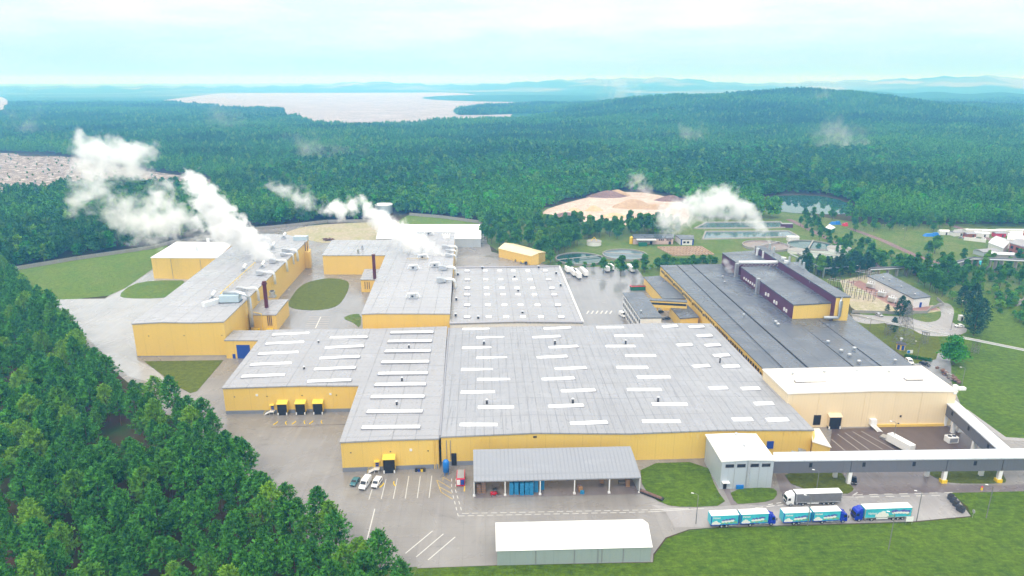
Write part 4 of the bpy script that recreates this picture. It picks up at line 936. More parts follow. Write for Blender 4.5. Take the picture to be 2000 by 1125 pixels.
# open shed against the front wall
r0, r1, r2, r3 = G(925, 940, 5.3), G(1252, 932.5, 5.3), G(1231, 871.5, 8.8), G(924, 878, 8.8)
t = thing('open_shed', 'open-fronted storage shed with curved grey roof leaning against the yellow front wall', 'shed', ((r0.x + r1.x) / 2, r0.y, 0), world=True)
m = MB(); N = 8
prof = [(k / N, 5.3 + 3.5 * (1 - (1 - k / N) ** 1.35)) for k in range(N + 1)]
for dz in (0, -.22): m.v += [(*a, z + dz) for f_, z in prof for a in ((r0.lerp(r3, f_).x, r0.lerp(r3, f_).y), (r1.lerp(r2, f_).x, r1.lerp(r2, f_).y))]
for k in range(N):
    a = 2 * k; m.f.append((a, a + 1, a + 3, a + 2)); q0 = 2 * (N + 1) + a; m.f.append((q0, q0 + 2, q0 + 3, q0 + 1)); m.f.append((a, a + 2, q0 + 2, q0)); m.f.append((a + 1, q0 + 1, q0 + 3, a + 3))
n0 = 2 * (N + 1); m.f += [(0, n0, n0 + 1, 1), (2 * N, 2 * N + 1, n0 + 2 * N + 1, n0 + 2 * N)]
m.build('roof', 'roof_canopy', t)
f0, f1 = foot(r0), foot(r1)
for x in (926, 986.5, 1055, 1122, 1190, 1249):
    p = wall_at(f0, f1, x, 1); MB().box((p.x, p.y + .4, 0), (.32, .32, 5.15), wa).box((p.x, p.y + .4, .02), (.75, .75, .45), wa).build('post', 'whitewall', t)
MB().tube([(f0.x, f0.y + .25, 5.0), (f1.x, f1.y + .25, 5.0)], .18, 6).build('eaves_beam', 'galv', t)
p0, p1 = foot(r1), foot(r2); m = MB(); m.quad((p0.x - .3, p0.y, 0), (p1.x - .3, p1.y, 0), (p1.x - .3, p1.y, 8.5), (p0.x - .3, p0.y, 5.0)); m.build('end_wall', 'greywall', t)
p0, p1 = foot(r0), foot(r3); m = MB(); m.quad((p0.x + .3, p0.y, 0), (p1.x + .3, p1.y, 0), (p1.x + .3, p1.y, 8.5), (p0.x + .3, p0.y, 5.0)); m.build('end_wall', 'greywall', t)
sheet('shed_floor', [(926, 973), (1250, 965), (1236, 925), (926, 930)], .07, 'asphalt')
# storage tent
e0, e1 = G(971, 1074.5, 4.6), G(1272, 1067, 4.6); dv = (e1 - e0).normalized(); nv = Vector((-dv.y, dv.x, 0))
rg0 = G(969.5, 1029, 7.4); wd = (rg0 - e0).dot(nv)
t = thing('storage_tent', 'long white-roofed storage tent with grey sides standing alone in the front yard', 'tent', (e0 + e1) / 2 - Vector((0, 0, 4.6)), world=True)
a0, a1 = foot(e0), foot(e1); c0, c1 = a0 + nv * wd * 2, a1 + nv * wd * 2
m = MB(); Z = lambda p, z: (p.x, p.y, z); h0, h1 = a0 + nv * wd, a1 + nv * wd
m.quad(Z(a0, 0), Z(a1, 0), Z(a1, 4.5), Z(a0, 4.5)); m.quad(Z(c0, 0), Z(c1, 0), Z(c1, 4.5), Z(c0, 4.5))
m.quad(Z(a0, 0), Z(a0, 4.5), Z(h0, 7.3), Z(c0, 4.5), Z(c0, 0)); m.quad(Z(a1, 0), Z(a1, 4.5), Z(h1, 7.3), Z(c1, 4.5), Z(c1, 0)); m.build('side', 'tentwall', t)
m = MB()
for z in (0, -.14): m.v += [Z(a0 - nv * .25 - dv * .3, 4.55 + z), Z(a1 - nv * .25 + dv * .3, 4.55 + z), Z(h1 + dv * .3, 7.45 + z), Z(h0 - dv * .3, 7.45 + z), Z(c0 + nv * .25 - dv * .3, 4.55 + z), Z(c1 + nv * .25 + dv * .3, 4.55 + z)]
m.f = [(0, 1, 2, 3), (3, 2, 5, 4), (6, 9, 8, 7), (9, 10, 11, 8), (0, 6, 7, 1), (4, 5, 11, 10), (0, 3, 9, 6), (3, 4, 10, 9), (1, 7, 8, 2), (2, 8, 11, 5)]; m.build('roof', 'roof_white', t)
for k in (.655, .68, .25, .5, .82): p = a0.lerp(a1, k); MB().tube([(p.x, p.y - .05, 0), (p.x, p.y - .05, 4.4)], .1, 5).build('post', 'edge', t)

# ------------------------------------------------------------------ vehicles
def wheel(par, x, y, r=.5, w=.35):
    o = MB().tube([(x, y - w / 2, r), (x, y + w / 2, r)], r, 16).build('wheel', 'tyre', par)
    MB().tube([(x, y - w / 2 - .02, r), (x, y + w / 2 + .02, r)], r * .55, 10).build('rim', 'silver', o); return o
FONT = {}
def lettering(par, txt, h, M4, mat, name='lettering'):
    c = bpy.data.curves.new('txt', 'FONT'); c.body = txt; c.size = h; c.shear = .25; c.extrude = .012; c.offset = .012 * h
    t = bpy.data.objects.new('txt', c); me = bpy.data.meshes.new_from_object(t); bpy.data.objects.remove(t); bpy.data.curves.remove(c)
    me.transform(M4); me.materials.clear(); me.materials.append(M[mat]); o = bpy.data.objects.new(name, me); COL.objects.link(o); o.parent = par; return o
def blobs(par, name, mat, pts, y, sgn):
    """a printed picture on the tarpaulin, built as low relief lying on it"""
    m = MB()
    for x, z, r, q_ in pts:
        n = 14; b = len(m.v)
        for k in range(n):
            a = 2 * math.pi * k / n; rr = r * 1.3 * (1 + .12 * math.sin(5 * a + x * 7)); m.v.append((x + rr * math.cos(a), y + sgn * .012, max(1.12, min(3.85, z + rr * q_ * math.sin(a)))))
        for k in range(n): m.v.append((m.v[b + k][0], y - sgn * .01, m.v[b + k][2]))
        m.f.append(tuple(range(b, b + n)))
        for k in range(n): m.f.append((b + k, b + (k + 1) % n, b + n + (k + 1) % n, b + n + k))
        y += sgn * .0015
    return m.build(name, mat, par)
def cab(par, x0, col, h=3.5, L=2.2, w=2.45):
    """tractor cab with its nose at x0, facing +x"""
    pr = [(x0 - L, .55), (x0 - .05, .55), (x0, 1.0), (x0 - .02, 1.75), (x0 - .22, 2.75), (x0 - .55, h - .2), (x0 - 1.0, h), (x0 - L, h)]
    o = MB().extr(pr, -w / 2, w / 2).build('cab', col, par, bevel=.07)
    m = MB(); m.quad((x0 + .0, -w / 2 + .12, 1.85), (x0 + .0, w / 2 - .12, 1.85), (x0 - .20, w / 2 - .2, 2.72), (x0 - .20, -w / 2 + .2, 2.72)); m.build('windscreen', 'glass', o)
    for s in (-1, 1):
        m = MB(); y = s * (w / 2 + .015); m.quad((x0 - .28, y, 1.85), (x0 - 1.15, y, 1.85), (x0 - 1.15, y, 2.65), (x0 - .42, y, 2.65)); m.build('side_window', 'glass', o)
        MB().box((x0 + .12, s * (w / 2 + .16), 1.75), (.12, .28, .75)).build('mirror', 'black', o)
        MB().box((x0 - .0, s * (w / 2 - .35), .68), (.12, .42, .22)).build('headlight', 'silver', o)
    MB().box((x0 + .0, 0, .85), (.1, w * .62, .65)).build('grille', 'black', o)
    MB().extr([(x0 - L, h - .02), (x0 - .95, h - .02), (x0 - 1.6, h + .42), (x0 - L, h + .45)], -w / 2 + .2, w / 2 - .2).build('air_deflector', col, o)
    return o
def box_body(par, x0, x1, side, top=3.95, bot=1.1, frame='truckblue', art=False, name='body', letter_at=None, flip=1):
    """curtain-sided load box from x0 (rear) to x1 (front)"""
    L = x1 - x0; c = (x0 + x1) / 2
    o = MB().box((c, 0, bot), (L, 2.46, top - bot)).build(name, side, par)
    MB().box((c, 0, top + .002), (L + .04, 2.52, .07), 0, (.995, .97)).build('roof', 'white', o)
    m = MB()
    for x in (x0 + .08, x1 - .08):
        for y in (-1.2, 1.2): m.box((x, y, bot - .02), (.2, .14, top - bot))
    for y in (-1.22, 1.22): m.box((c, y, bot - .12), (L, .1, .2))
    m.build('frame', frame if art else 'silver', o)
    MB().box((x0 - .02, 0, bot), (.06, 2.44, top - bot - .05)).build('rear_door', 'cyan' if art else 'white', o)
    if art:
        for s in (-1, 1):
            y = s * 1.236; v = -s
            X = (lambda t: x0 + L * t) if s < 0 else (lambda t: x1 - L * t)
            if art == 1:
                blobs(o, 'print', 'fluff', [(X(.17), 1.55, .75, .65), (X(.10), 1.4, .45, .6), (X(.27), 1.42, .5, .6), (X(.18), 1.95, .4, .8)], y, s)
                blobs(o, 'print', 'packs', [(X(.45), 2.35, .32, .8), (X(.56), 2.5, .33, .8), (X(.68), 2.55, .33, .8), (X(.76), 2.75, .36, .6), (X(.84), 2.7, .25, .7)], y, s)
                blobs(o, 'print', 'fluff', [(X(.44), 1.95, .4, .6), (X(.55), 2.0, .42, .6), (X(.66), 2.05, .45, .55), (X(.77), 2.2, .42, .6)], y + s * .012, s)
                blobs(o, 'print', 'greenprint', [(X(.42), 1.45, .35, .6), (X(.58), 1.45, .42, .6), (X(.74), 1.6, .4, .6), (X(.88), 1.7, .38, .6), (X(.92), 1.45, .3, .6)], y, s)
                h, tz, tx = .85, 2.95, X(.05)
            else:
                blobs(o, 'print', 'fluff', [(X(.36), 2.0, .95, .75), (X(.44), 1.85, .8, .7), (X(.29), 1.75, .7, .6), (X(.39), 2.75, .55, .7)], y, s)
                blobs(o, 'print', 'packs', [(X(.60 + .055 * i), 2.95 + .18 * math.sin(i * 2), .42, .75) for i in range(7)], y, s)
                blobs(o, 'print', 'fluff', [(X(.62 + .07 * i), 2.45 + .1 * math.sin(i), .45, .6) for i in range(5)], y + s * .012, s)
                blobs(o, 'print', 'greenprint', [(X(.52), 1.5, .5, .5), (X(.6), 1.6, .45, .5), (X(.93), 2.0, .4, .9)], y, s)
                h, tz, tx = 1.05, 2.2, X(.06)
            Mx = Matrix.Translation((tx, y + s * .02, tz)) @ Matrix.Rotation(0 if s < 0 else math.pi, 4, 'Z') @ Matrix.Rotation(math.pi / 2, 4, 'X')
            lettering(o, 'Velvet', h, Mx, 'fluff')
    return o
def semi(name, label, a, b_, col, art):
    """tractor and semi-trailer; a = nose, b_ = tail on the ground"""
    d = a - b_; L = 16.2; t = thing(name, label, 'truck', (a + b_) / 2, math.atan2(d.y, d.x), 'trucks on the yard road')
    cab(t, L / 2, col)
    MB().box((L / 2 - 3.6, 0, .55), (6.6, 1.0, .4)).build('chassis', 'darksteel', t)
    MB().box((-1.2, 0, .95), (13.2, 1.1, .2)).build('trailer_chassis', 'darksteel', t)
    box_body(t, -L / 2, L / 2 - 2.65, 'cyan' if art else 'greytarp', 4.0, 1.15, 'silver', art, 'trailer_body')
    for x in (L / 2 - 1.3, L / 2 - 4.9): wheel(t, x, -1.05); wheel(t, x, 1.05)
    for x in (-3.0, -4.35, -5.7): wheel(t, x, -1.05); wheel(t, x, 1.05)
    for s in (-1, 1): MB().box((.2, s * 1.1, .55), (3.4, .12, .55)).build('side_guard', 'white', t)
    for s in (-1, 1): MB().cyl((L / 2 - 3.2, s * .85, .5), .32, .6, 10).build('fuel_tank', 'galv', t)
    return t
def rigid(name, label, a, b_):
    """box lorry a with drawbar trailer b_"""
    d = a - b_; L = 18.4; t = thing(name, label, 'truck', (a + b_) / 2, math.atan2(d.y, d.x), 'trucks on the yard road')
    cab(t, L / 2, 'truckblue', 3.1, 2.0)
    MB().box((L / 2 - 4.6, 0, .6), (9, 1.0, .35)).build('chassis', 'darksteel', t)
    box_body(t, L / 2 - 10, L / 2 - 2.1, 'cyan', 3.95, 1.05, 'truckblue', 1, 'load_body')
    o = box_body(t, -L / 2, -L / 2 + 7.8, 'cyan', 3.95, 1.05, 'truckblue', 1, 'trailer_body')
    MB().box((-L / 2 + 4, 0, .62), (7.6, 1.0, .35)).box((-.8, 0, .6), (2.2, .2, .2)).build('trailer_chassis', 'darksteel', t)
    for x in (L / 2 - 1.25, L / 2 - 7.2, -L / 2 + 3.1, -L / 2 + 4.5): wheel(t, x, -1.05); wheel(t, x, 1.05)
    for s in (-1, 1): MB().box((L / 2 - 4, s * 1.1, .5), (4.2, .08, .5)).build('side_guard', 'silver', t); MB().box((-L / 2 + 6.3, s * 1.1, .5), (2.2, .08, .5)).build('side_guard', 'silver', t)
    return t
semi('semi_truck', 'white semi truck with grey curtain trailer parked by the grass under the bridge', G(1528, 984.5), G(1642, 981), 'white', 0)
semi('semi_truck', 'blue semi truck with one long cyan printed trailer facing left', G(1660, 1014.5), G(1777, 1010), 'truckblue', 2)
rigid('box_truck', 'blue cab truck with two cyan printed boxes, leftmost of the trucks', G(1512, 1021), G(1383, 1027))
rigid('box_truck', 'blue cab truck with two cyan printed boxes, between the other blue trucks', G(1652, 1016), G(1522.5, 1021.5))
def car(name, label, p, ang, col, kind='hatch', cat='car', group=None):
    t = thing(name, label, cat, p, ang, group)
    if kind == 'van':
        L, w, h = 5.6, 2.0, 2.45; body = [(-L / 2, .35), (L / 2 - .1, .35), (L / 2, .8), (L / 2 - .35, 1.15), (L / 2 - 1.15, 1.4), (L / 2 - 1.9, 2.25), (L / 2 - 2.4, h), (-L / 2 + .15, h), (-L / 2, 1.3)]
        ws = ((L / 2 - 1.2, 1.45), (L / 2 - 1.86, 2.2)); sw = (L / 2 - 1.5, L / 2 - 2.6, 1.45, 2.1)
    elif kind == 'minivan':
        L, w, h = 4.7, 1.9, 1.9; body = [(-L / 2, .35), (L / 2 - .1, .35), (L / 2, .75), (L / 2 - .3, 1.0), (L / 2 - 1.0, 1.15), (L / 2 - 1.75, 1.75), (L / 2 - 2.2, h), (-L / 2 + .2, h - .05), (-L / 2, 1.1)]
        ws = ((L / 2 - 1.03, 1.19), (L / 2 - 1.72, 1.72)); sw = (L / 2 - 1.6, -L / 2 + .5, 1.15, 1.65)
    else:
        L, w, h = 4.3, 1.78, 1.48; body = [(-L / 2, .35), (L / 2 - .1, .32), (L / 2, .62), (L / 2 - .2, .82), (L / 2 - 1.15, .98), (L / 2 - 1.85, 1.4), (L / 2 - 2.4, h), (-L / 2 + .85, h - .04), (-L / 2 + .15, 1.0), (-L / 2, .8)]
        ws = ((L / 2 - 1.17, 1.01), (L / 2 - 1.82, 1.385)); sw = (L / 2 - 1.75, -L / 2 + .75, .98, 1.34)
    o = MB().extr(body, -w / 2, w / 2).build('body', col, t, bevel=.09)
    (x0, z0), (x1, z1) = ws; e = .03
    MB().quad((x0 + e, -w / 2 + .14, z0 + e), (x0 + e, w / 2 - .14, z0 + e), (x1 + e, w / 2 - .2, z1 + e), (x1 + e, -w / 2 + .2, z1 + e)).build('windscreen', 'glass', o)
    for s in (-1, 1):
        y = s * (w / 2 + .012); MB().quad((sw[0], y, sw[2]), (sw[1], y, sw[2]), (sw[1] + .2, y, sw[3]), (sw[0] - .4, y, sw[3])).build('side_window', 'glass', o)
        MB().box((L / 2 - .12, s * (w / 2 - .3), .62), (.2, .36, .18)).build('headlight', 'silver', o)
        for x in (L / 2 - .85, -L / 2 + .85): wheel(t, x, s * (w / 2 - .1), .33, .22)
    MB().quad((-L / 2 + .1 - .02, -w / 2 + .2, h * .72), (-L / 2 + .1 - .02, w / 2 - .2, h * .72), (-L / 2 + (.7 if kind == 'hatch' else .12) - .05, w / 2 - .22, h * .93), (-L / 2 + (.7 if kind == 'hatch' else .12) - .05, -w / 2 + .22, h * .93)).build('rear_window', 'glass', o)
    MB().box((L / 2 - .03, 0, .38), (.12, w * .7, .22)).build('grille', 'black', o)
    return t
SD = R(258)
car('parked_car', 'small blue-green car parked left of the white vans', G(693.5, 944), SD, 'teal')
car('parked_van', 'longer white van parked between the blue-green car and a shorter van', G(713.5, 949), SD, 'white', 'van', 'van')
car('parked_van', 'shorter white van parked nearest the black loading dock', G(736, 947), SD, 'white', 'minivan', 'van')
car('parked_car', 'dark car with pale bonnet beside a white bridge pier', G(1666, 941), R(250), 'blackcar')
car('parked_van', 'white van at the end of the black roof', G(1776, 709), R(262), 'white', 'minivan', 'van')
car('parked_car', 'black car parked behind the cream warehouse near the hedge', G(1806, 713), R(300), 'blackcar')
car('parked_car', 'silver car stopped on the road by the maroon block', G(1716.5, 617), R(290), 'silver')
car('parked_car', 'white car half hidden behind the dark conifers', G(1873, 638.5), R(185), 'white')
car('parked_car', 'dark car in the narrow yard under the covered walkway', G(1288, 611), R(190), 'blackcar')
car('parked_car', 'dark car at the foot of the office in the narrow yard', G(1301, 624), R(190), 'blackcar')
car('parked_van', 'white minibus beside the white office wall', G(1216, 618), R(290), 'white', 'van', 'van')
# forklift
t = thing('forklift', 'red and black forklift standing in the open shed', 'forklift', G(966, 967), R(20))
MB().extr([(-1.2, .3), (.7, .3), (.7, .9), (.2, 1.0), (-.5, 1.15), (-1.2, 1.1)], -.55, .55).build('body', 'red', t, bevel=.06)
m = MB()
for x in (-.6, .6):
    for y in (-.5, .5): m.tube([(x, y, .9), (x * .8, y, 2.1)], .05, 5)
m.box((0, 0, 2.1), (1.2, 1.1, .08)); m.build('guard', 'black', t)
m = MB()
for y in (-.35, .35): m.box((.85, y, .1), (.12, .1, 2.4)); m.box((1.45, y, .1), (1.1, .12, .06))
m.build('mast', 'darksteel', t)
for x, y in ((-.8, -.5), (-.8, .5), (.5, -.5), (.5, .5)): wheel(t, x, y, .32, .22)
# white trailers standing in the back yard
def white_trailer(px, py, L, rz, label):
    t = thing('trailer', label, 'trailer', G(px, py), rz, 'white trailers in the back yard')
    MB().box((0, 0, 1.1), (L, 2.5, 2.8)).build('body', 'white', t, bevel=.04)
    MB().box((-L * .2, 0, .5), (L * .5, 1.2, .6)).build('chassis', 'darksteel', t)
    for x in (-L * .35, -L * .22): wheel(t, x, -1.05, .48); wheel(t, x, 1.05, .48)
for px, py, L, lab in ((1108.5, 532, 7, 'short white trailer, leftmost of the back yard group'), (1119, 537, 11, 'longer white trailer second from left in the back yard'), (1127, 541, 13.4, 'longest white trailer sticking out furthest of its cluster'), (1140, 537, 12, 'white trailer at the right end of the left cluster'), (1184, 530, 8, 'white trailer standing second from right in the back yard'), (1193, 528, 6, 'short white trailer touching its left neighbour'), (1232, 530, 10, 'lone white trailer at the right end of the back yard')):
    white_trailer(px, py, L, R(100), lab)
def refr(px, py, L, rz, label):
    t = thing('trailer', label, 'trailer', G(px, py), rz)
    MB().box((0, 0, .9), (L, 2.5, 2.7)).build('body', 'white', t, bevel=.04); MB().box((-L / 2 - .02, 0, 1.0), (.08, 2.3, 2.5)).build('rear_door', 'whitewall', t)
    MB().box((0, 0, .4), (L * .6, 1.1, .5)).build('chassis', 'darksteel', t)
    for x in (-L * .3,): wheel(t, x, -1.05, .45); wheel(t, x, 1.05, .45)
refr(1757, 876, 9, R(111), 'white box trailer alone on the brown yard')
t = thing('air_conditioner', 'white cooling unit standing on the brown yard near the short bridge', 'cooler', G(1857, 863), .1)
MB().box((0, 0, .1), (3.6, 2.4, 2.1)).build('case', 'white', t, bevel=.05)
for x in (-.8, .8): MB().cyl((x, 0, 2.15), .65, .25, 14).build('fan', 'darksteel', t)
MB().box((0, -1.22, .4), (2.8, .06, 1.4)).build('grille', 'edge', t)
t = thing('metal_ramp', 'pale folded metal ramp on the small lawn by the box trailer', 'ramp', G(1733, 855), .4)
MB().box((0, 0, .05), (4.5, 2.6, .25)).build('deck', 'galv', t); MB().box((-1.2, .4, .3), (2.6, 1.8, .5), .3).build('plate', 'galv', t)

# ------------------------------------------------------------------ yard furniture
def wheel_guide(px, py, flip, label):
    m = MB(); m.tube([(0, 1.0, .12), (0, .2, .14), (.25 * flip, -.5, .14), (.7 * flip, -1.1, .12)], .16, 6)
    for x, y in ((0, .9), (.65 * flip, -1.05)): m.cyl((x, y, 0), .22, .12, 6)
    o = m.build('wheel_guide', 'yel'); o.location = G(px, py) + Vector((0, 0, .02)); tag(o, label, 'wheel guide', 'yellow wheel guides before the docks')
for x, y, f, l in ((540, 827, -1, 'yellow wheel guide left of the first dock of three'), (557.5, 826.5, 1, 'yellow wheel guide right of the first dock of three'), (576, 826, -1, 'yellow wheel guide left of the middle dock'), (593.5, 825, 1, 'yellow wheel guide right of the middle dock'), (610, 825, -1, 'yellow wheel guide left of the third dock'), (627, 824.5, 1, 'yellow wheel guide right of the third dock'), (748, 948, -1, 'yellow wheel guide beside the shorter white van'), (768.5, 945, 1, 'yellow wheel guide right of the lone front dock')):
    wheel_guide(x, y, f, l)
t = thing('pressure_tank', 'upright blue pressure tank on legs by the yellow wall', 'tank', G(871.5, 927))
MB().tube([(0, 0, .9), (0, 0, 1.2), (0, 0, 4.6), (0, 0, 5.1), (0, 0, 5.3)], [.5, 1.0, 1.0, .7, .2], 18).build('vessel', 'brightblue', t, True)
for k in range(3): a = k * 2.094; MB().tube([(.75 * math.cos(a), .75 * math.sin(a), 0), (.75 * math.cos(a), .75 * math.sin(a), 1.3)], .1, 6).build('leg', 'brightblue', t)
t = thing('container_kiosk', 'crimson-framed container kiosk with white and blue front panels', 'kiosk', G(900, 944), R(-88))
MB().box((-1.0, 0, .1), (5.4, 2.5, 2.4)).build('body', 'red', t); MB().box((-1.2, 0, 2.5), (4.7, 2.1, .12)).build('roof', 'concrete', t)
MB().box((1.75, -.62, .6), (.08, 1.0, 1.7)).build('panel', 'white', t); MB().box((1.75, .58, .6), (.08, 1.1, 1.7)).build('panel', 'blue', t)
for i, (x, c, l) in enumerate(((813, 'black', 'black drum, left of the blue drum by the front wall'), (818.5, 'blue', 'blue drum standing by the front wall'), (824, 'yel', 'yellow drum standing by the front wall'), (829, 'darksteel', 'dark grey drum, right of the yellow drum'))):
    t = thing('drum', l, 'drum', G(x, 920.5), 0, 'drums by the front wall')
    MB().cyl((0, 0, .02), .42, .95, 14).build('body', c, t); MB().cyl((0, 0, .97), .44, .06, 14).build('lid', 'darksteel', t)
def stack(px, py, n, mat, label, goods='bluepallet', cat='pallet stack', group='pallet stacks in the open shed', w=1.25):
    t = thing('pallet_stack', label, cat, G(px, py) + Vector((0, 0, .08)), random.uniform(-.1, .1), group)
    for k in range(n):
        z = k * .78; MB().box((0, 0, z), (w, 1.1, .14)).build('pallet', 'wood' if mat != 'bluepallet' else 'bluepallet', t)
        MB().box((random.uniform(-.04, .04), 0, z + .15), (w - .08, 1.0, .62)).build('goods', mat, t)
nm = 'blue pallet stack'
for i, (x, y, n) in enumerate(((999, 965, 5), (1009, 964.5, 5), (1019.5, 966, 5), (1029, 965, 5), (1038, 965.5, 5), (1047, 960, 5), (1059, 955, 4), (1004, 958, 5), (1015, 957.5, 5), (1026, 957, 5), (1036, 957, 5))):
    lab = ['blue pallet stack at the left end of the front row', 'blue pallet stack second from left in the front row', 'blue pallet stack in the middle, standing nearest the viewer', 'blue pallet stack second from right in the front row', 'blue pallet stack at the right end of the front row', 'blue pallet stack just behind the right end of the row', 'blue pallet stack alone right of the row, by a post'] [i] if i < 7 else 'blue pallet stack in the second row, hidden behind the front row'
    stack(x, y, n, 'bluepallet', lab)
stack(935, 962, 4, 'brownpack', 'brown goods stack nearest the left end of the shed'); stack(945, 961.5, 5, 'brownpack', 'taller brown goods stack beside the one at the left end')
stack(1131, 955, 2, 'brownpack', 'low brown goods stack behind the third post from left'); stack(1134, 960, 2, 'wood', 'light brown goods stack in front of the low brown one'); stack(1137, 963.5, 1, 'bluepallet', 'single low blue pallet load in front of the brown goods')
stack(1175, 943, 2, 'wood', 'tan goods stack deep inside the shed, middle right'); stack(1225.5, 949.5, 3, 'wood', 'tan goods stack near the right end wall of the shed')
t = thing('bench', 'dark bench standing inside the right bay of the shed', 'bench', G(1217, 944) + Vector((0, 0, .08)))
MB().box((0, 0, .7), (3.2, .8, .1)).build('top', 'darksteel', t)
for x in (-1.4, 1.4): MB().box((x, 0, 0), (.12, .7, .71)).build('leg', 'darksteel', t)
def bin_(px, py, c, label, s=1.0, cat='waste bin', grp='bins at the edge of the wet road'):
    t = thing('waste_bin', label, cat, G(px, py) + Vector((0, 0, .03)), R(35), grp)
    MB().box((0, 0, .15), (1.3 * s, 1.0 * s, 1.1 * s), 0, (1.08, 1.12)).build('body', c, t); MB().box((0, 0, .15 + 1.1 * s), (1.42 * s, 1.18 * s, .14), 0, (.9, .8)).build('lid', 'black', t)
    for x in (-.5, .5): MB().tube([(x * s, -.4, .1), (x * s, .4, .1)], .1, 6).build('wheel', 'tyre', t)
for x, y, l in ((1856, 975, 'dark bin furthest up the row at the lawn corner'), (1861, 981, 'dark bin second from the top of the row'), (1866, 988, 'dark bin in the lower middle of the row'), (1873, 997, 'dark bin nearest the viewer at the end of the row'), (1878, 1000, 'dark bin just right of the nearest bin')): bin_(x, y, 'darksteel', l, 1.15)
t = thing('road_signpost', 'small round grey sign at the far end of the wet road', 'sign', G(1899, 1012)); MB().tube([(0, 0, 0), (0, 0, 2.6)], .06, 6).build('post', 'galv', t); MB().tube([(-.05, 0, 2.2), (.05, 0, 2.2)], .55, 14).build('plate', 'galv', t)
t = thing('hydrant', 'orange hydrant at the kerb under the bridge', 'hydrant', G(1917, 957)); MB().cyl((0, 0, 0), .3, 1.0, 10, .24).build('body', 'pilet_paint' if 'pilet_paint' in M else 'yel', t); MB().cyl((0, 0, 1.0), .36, .35, 10, .1).build('cap', 'red', t)
t = thing('notice_board', 'white board on posts at the edge of the lawn by the blue semi', 'sign', G(1775, 1024)); MB().box((0, 0, .9), (2.0, .1, 1.5)).build('board', 'white', t)
for x in (-.8, .8): MB().tube([(x, .1, 0), (x, .1, 2.2)], .06, 6).build('post', 'galv', t)
t = thing('rubble_trough', 'black trough of scrap along the curved lawn edge by the shed', 'trough', G(1271, 968), R(-38))
MB().box((0, 0, 0), (8, 1.5, .5), 0, (1, 1.1)).build('trough', 'black', t); MB().box((0, 0, .45), (7, 1.1, .35), 0, (.9, .6)).build('scrap', 'rust', t)
def lamp(px, py, h, label, rz=R(160), mat='steelgrey'):
    t = thing('street_lamp', label, 'street lamp', G(px, py), rz, 'street lamps')
    MB().tube([(0, 0, 0), (0, 0, h), (.4, 0, h + .35), (1.3, 0, h + .45)], [.13, .09, .07, .06], 7).build('pole', mat, t)
    MB().box((1.6, 0, h + .38), (.75, .28, .16), 0, (.8, .6)).build('lamp_head', 'white', t)
for a in ((1359, 1023, 9, 'street lamp at the left tail of the leftmost truck pair'), (1577, 1027, 9, 'street lamp in front of the second printed truck'), (1790, 1018, 9, 'street lamp right of the blue semi truck'), (1735, 1075, 11, 'street lamp on the lawn below the white board'), (1926, 1012, 10, 'street lamp right of the dark bins'), (1594, 962, 7, 'street lamp behind the white semi truck'), (1743, 868, 8, 'street lamp on the brown yard behind the box trailer'),
          (1791, 702, 8, 'street lamp by the hedge near the maple'), (1697, 653, 8, 'street lamp on the lawn right of the black roof'), (1878, 756, 8, 'street lamp behind the right corner of the cream warehouse'), (1857, 645, 8, 'street lamp at the road bend above the maple'), (1881, 622, 9, 'street lamp among the dark conifers'), (1676, 548, 9, 'street lamp beside the switchgear'), (1765, 470, 9, 'street lamp on the rough grass beyond the rail cutting'), (1526, 481, 9, 'street lamp beside the round settling tanks')): lamp(*a)
# trench drain and manholes read as part of the yard
strips('drain', [(530, 834.5, 615, 832), (615, 830.5, 680, 829)], .35, .05, 'dkasphalt')

# ------------------------------------------------------------------ the right-hand quarter
b, P = hall('substation_building', 'long low white substation building with dark roof and blue door', 'building', [(1696, 539, 5.6), (1733, 533.5, 5.6), (1817.5, 579, 5.6), (1785, 583, 5.6)], [(0, 1, 2, 3)], 'whitewall', 'roof_dark')
f0, f1 = foot(P[3]), foot(P[2]); p = wall_at(f0, f1, 1797, 2); wallbox(b, 'door', 'blue', p - Vector((.9, 0, 0)), p + Vector((.9, 0, 0)), .05, 2.9, .12)
for x, y in ((1737, 548), (1760, 561), (1725, 543), (1787, 576)): vent(b, G(x, y, 5.6), .3, .6)
for px, py, l in ((1700, 562, 'grey power transformer furthest along the white substation wall'), (1722, 579, 'grey power transformer in the middle of the white substation wall'), (1742, 590, 'grey power transformer nearest the blue substation door')):
    t = thing('transformer', l, 'transformer', G(px, py), R(-55), 'power transformers')
    MB().box((0, 0, .3), (4.2, 2.2, 2.6)).build('tank', 'ductw', t, bevel=.05)
    for s in (-1, 1): MB().box((0, s * 1.6, .6), (3.4, .8, 2.0)).build('radiator', 'galv', t)
    for x in (-1.2, 0, 1.2): MB().tube([(x, 0, 2.9), (x, 0, 3.5), (x, 0, 4.2)], [.18, .12, .06], 8).build('bushing', 'brownpack', t)
    MB().tube([(-1.6, .4, 3.4), (1.4, .4, 3.4)], .35, 8).build('conservator', 'ductw', t)
def gear(px, py, n, L, label):
    t = thing('switchgear', label, 'switchgear', G(px, py), R(-40), 'switchgear racks')
    for i in range(n):
        x = (i - (n - 1) / 2) * L / n
        MB().tube([(x, -2, 0), (x, -2, 4.6)], .13, 5).tube([(x, 2, 0), (x, 2, 4.6)], .13, 5).build('post', 'darksteel', t)
        MB().tube([(x, -2, 4.6), (x, -2, 5.6)], .2, 6).tube([(x, 2, 4.6), (x, 2, 5.6)], .2, 6).build('insulator', 'rust', t)
    MB().tube([(-L / 2, -2, 4.5), (L / 2, -2, 4.5)], .1, 4).tube([(-L / 2, 2, 4.5), (L / 2, 2, 4.5)], .1, 4).build('beam', 'galv', t)
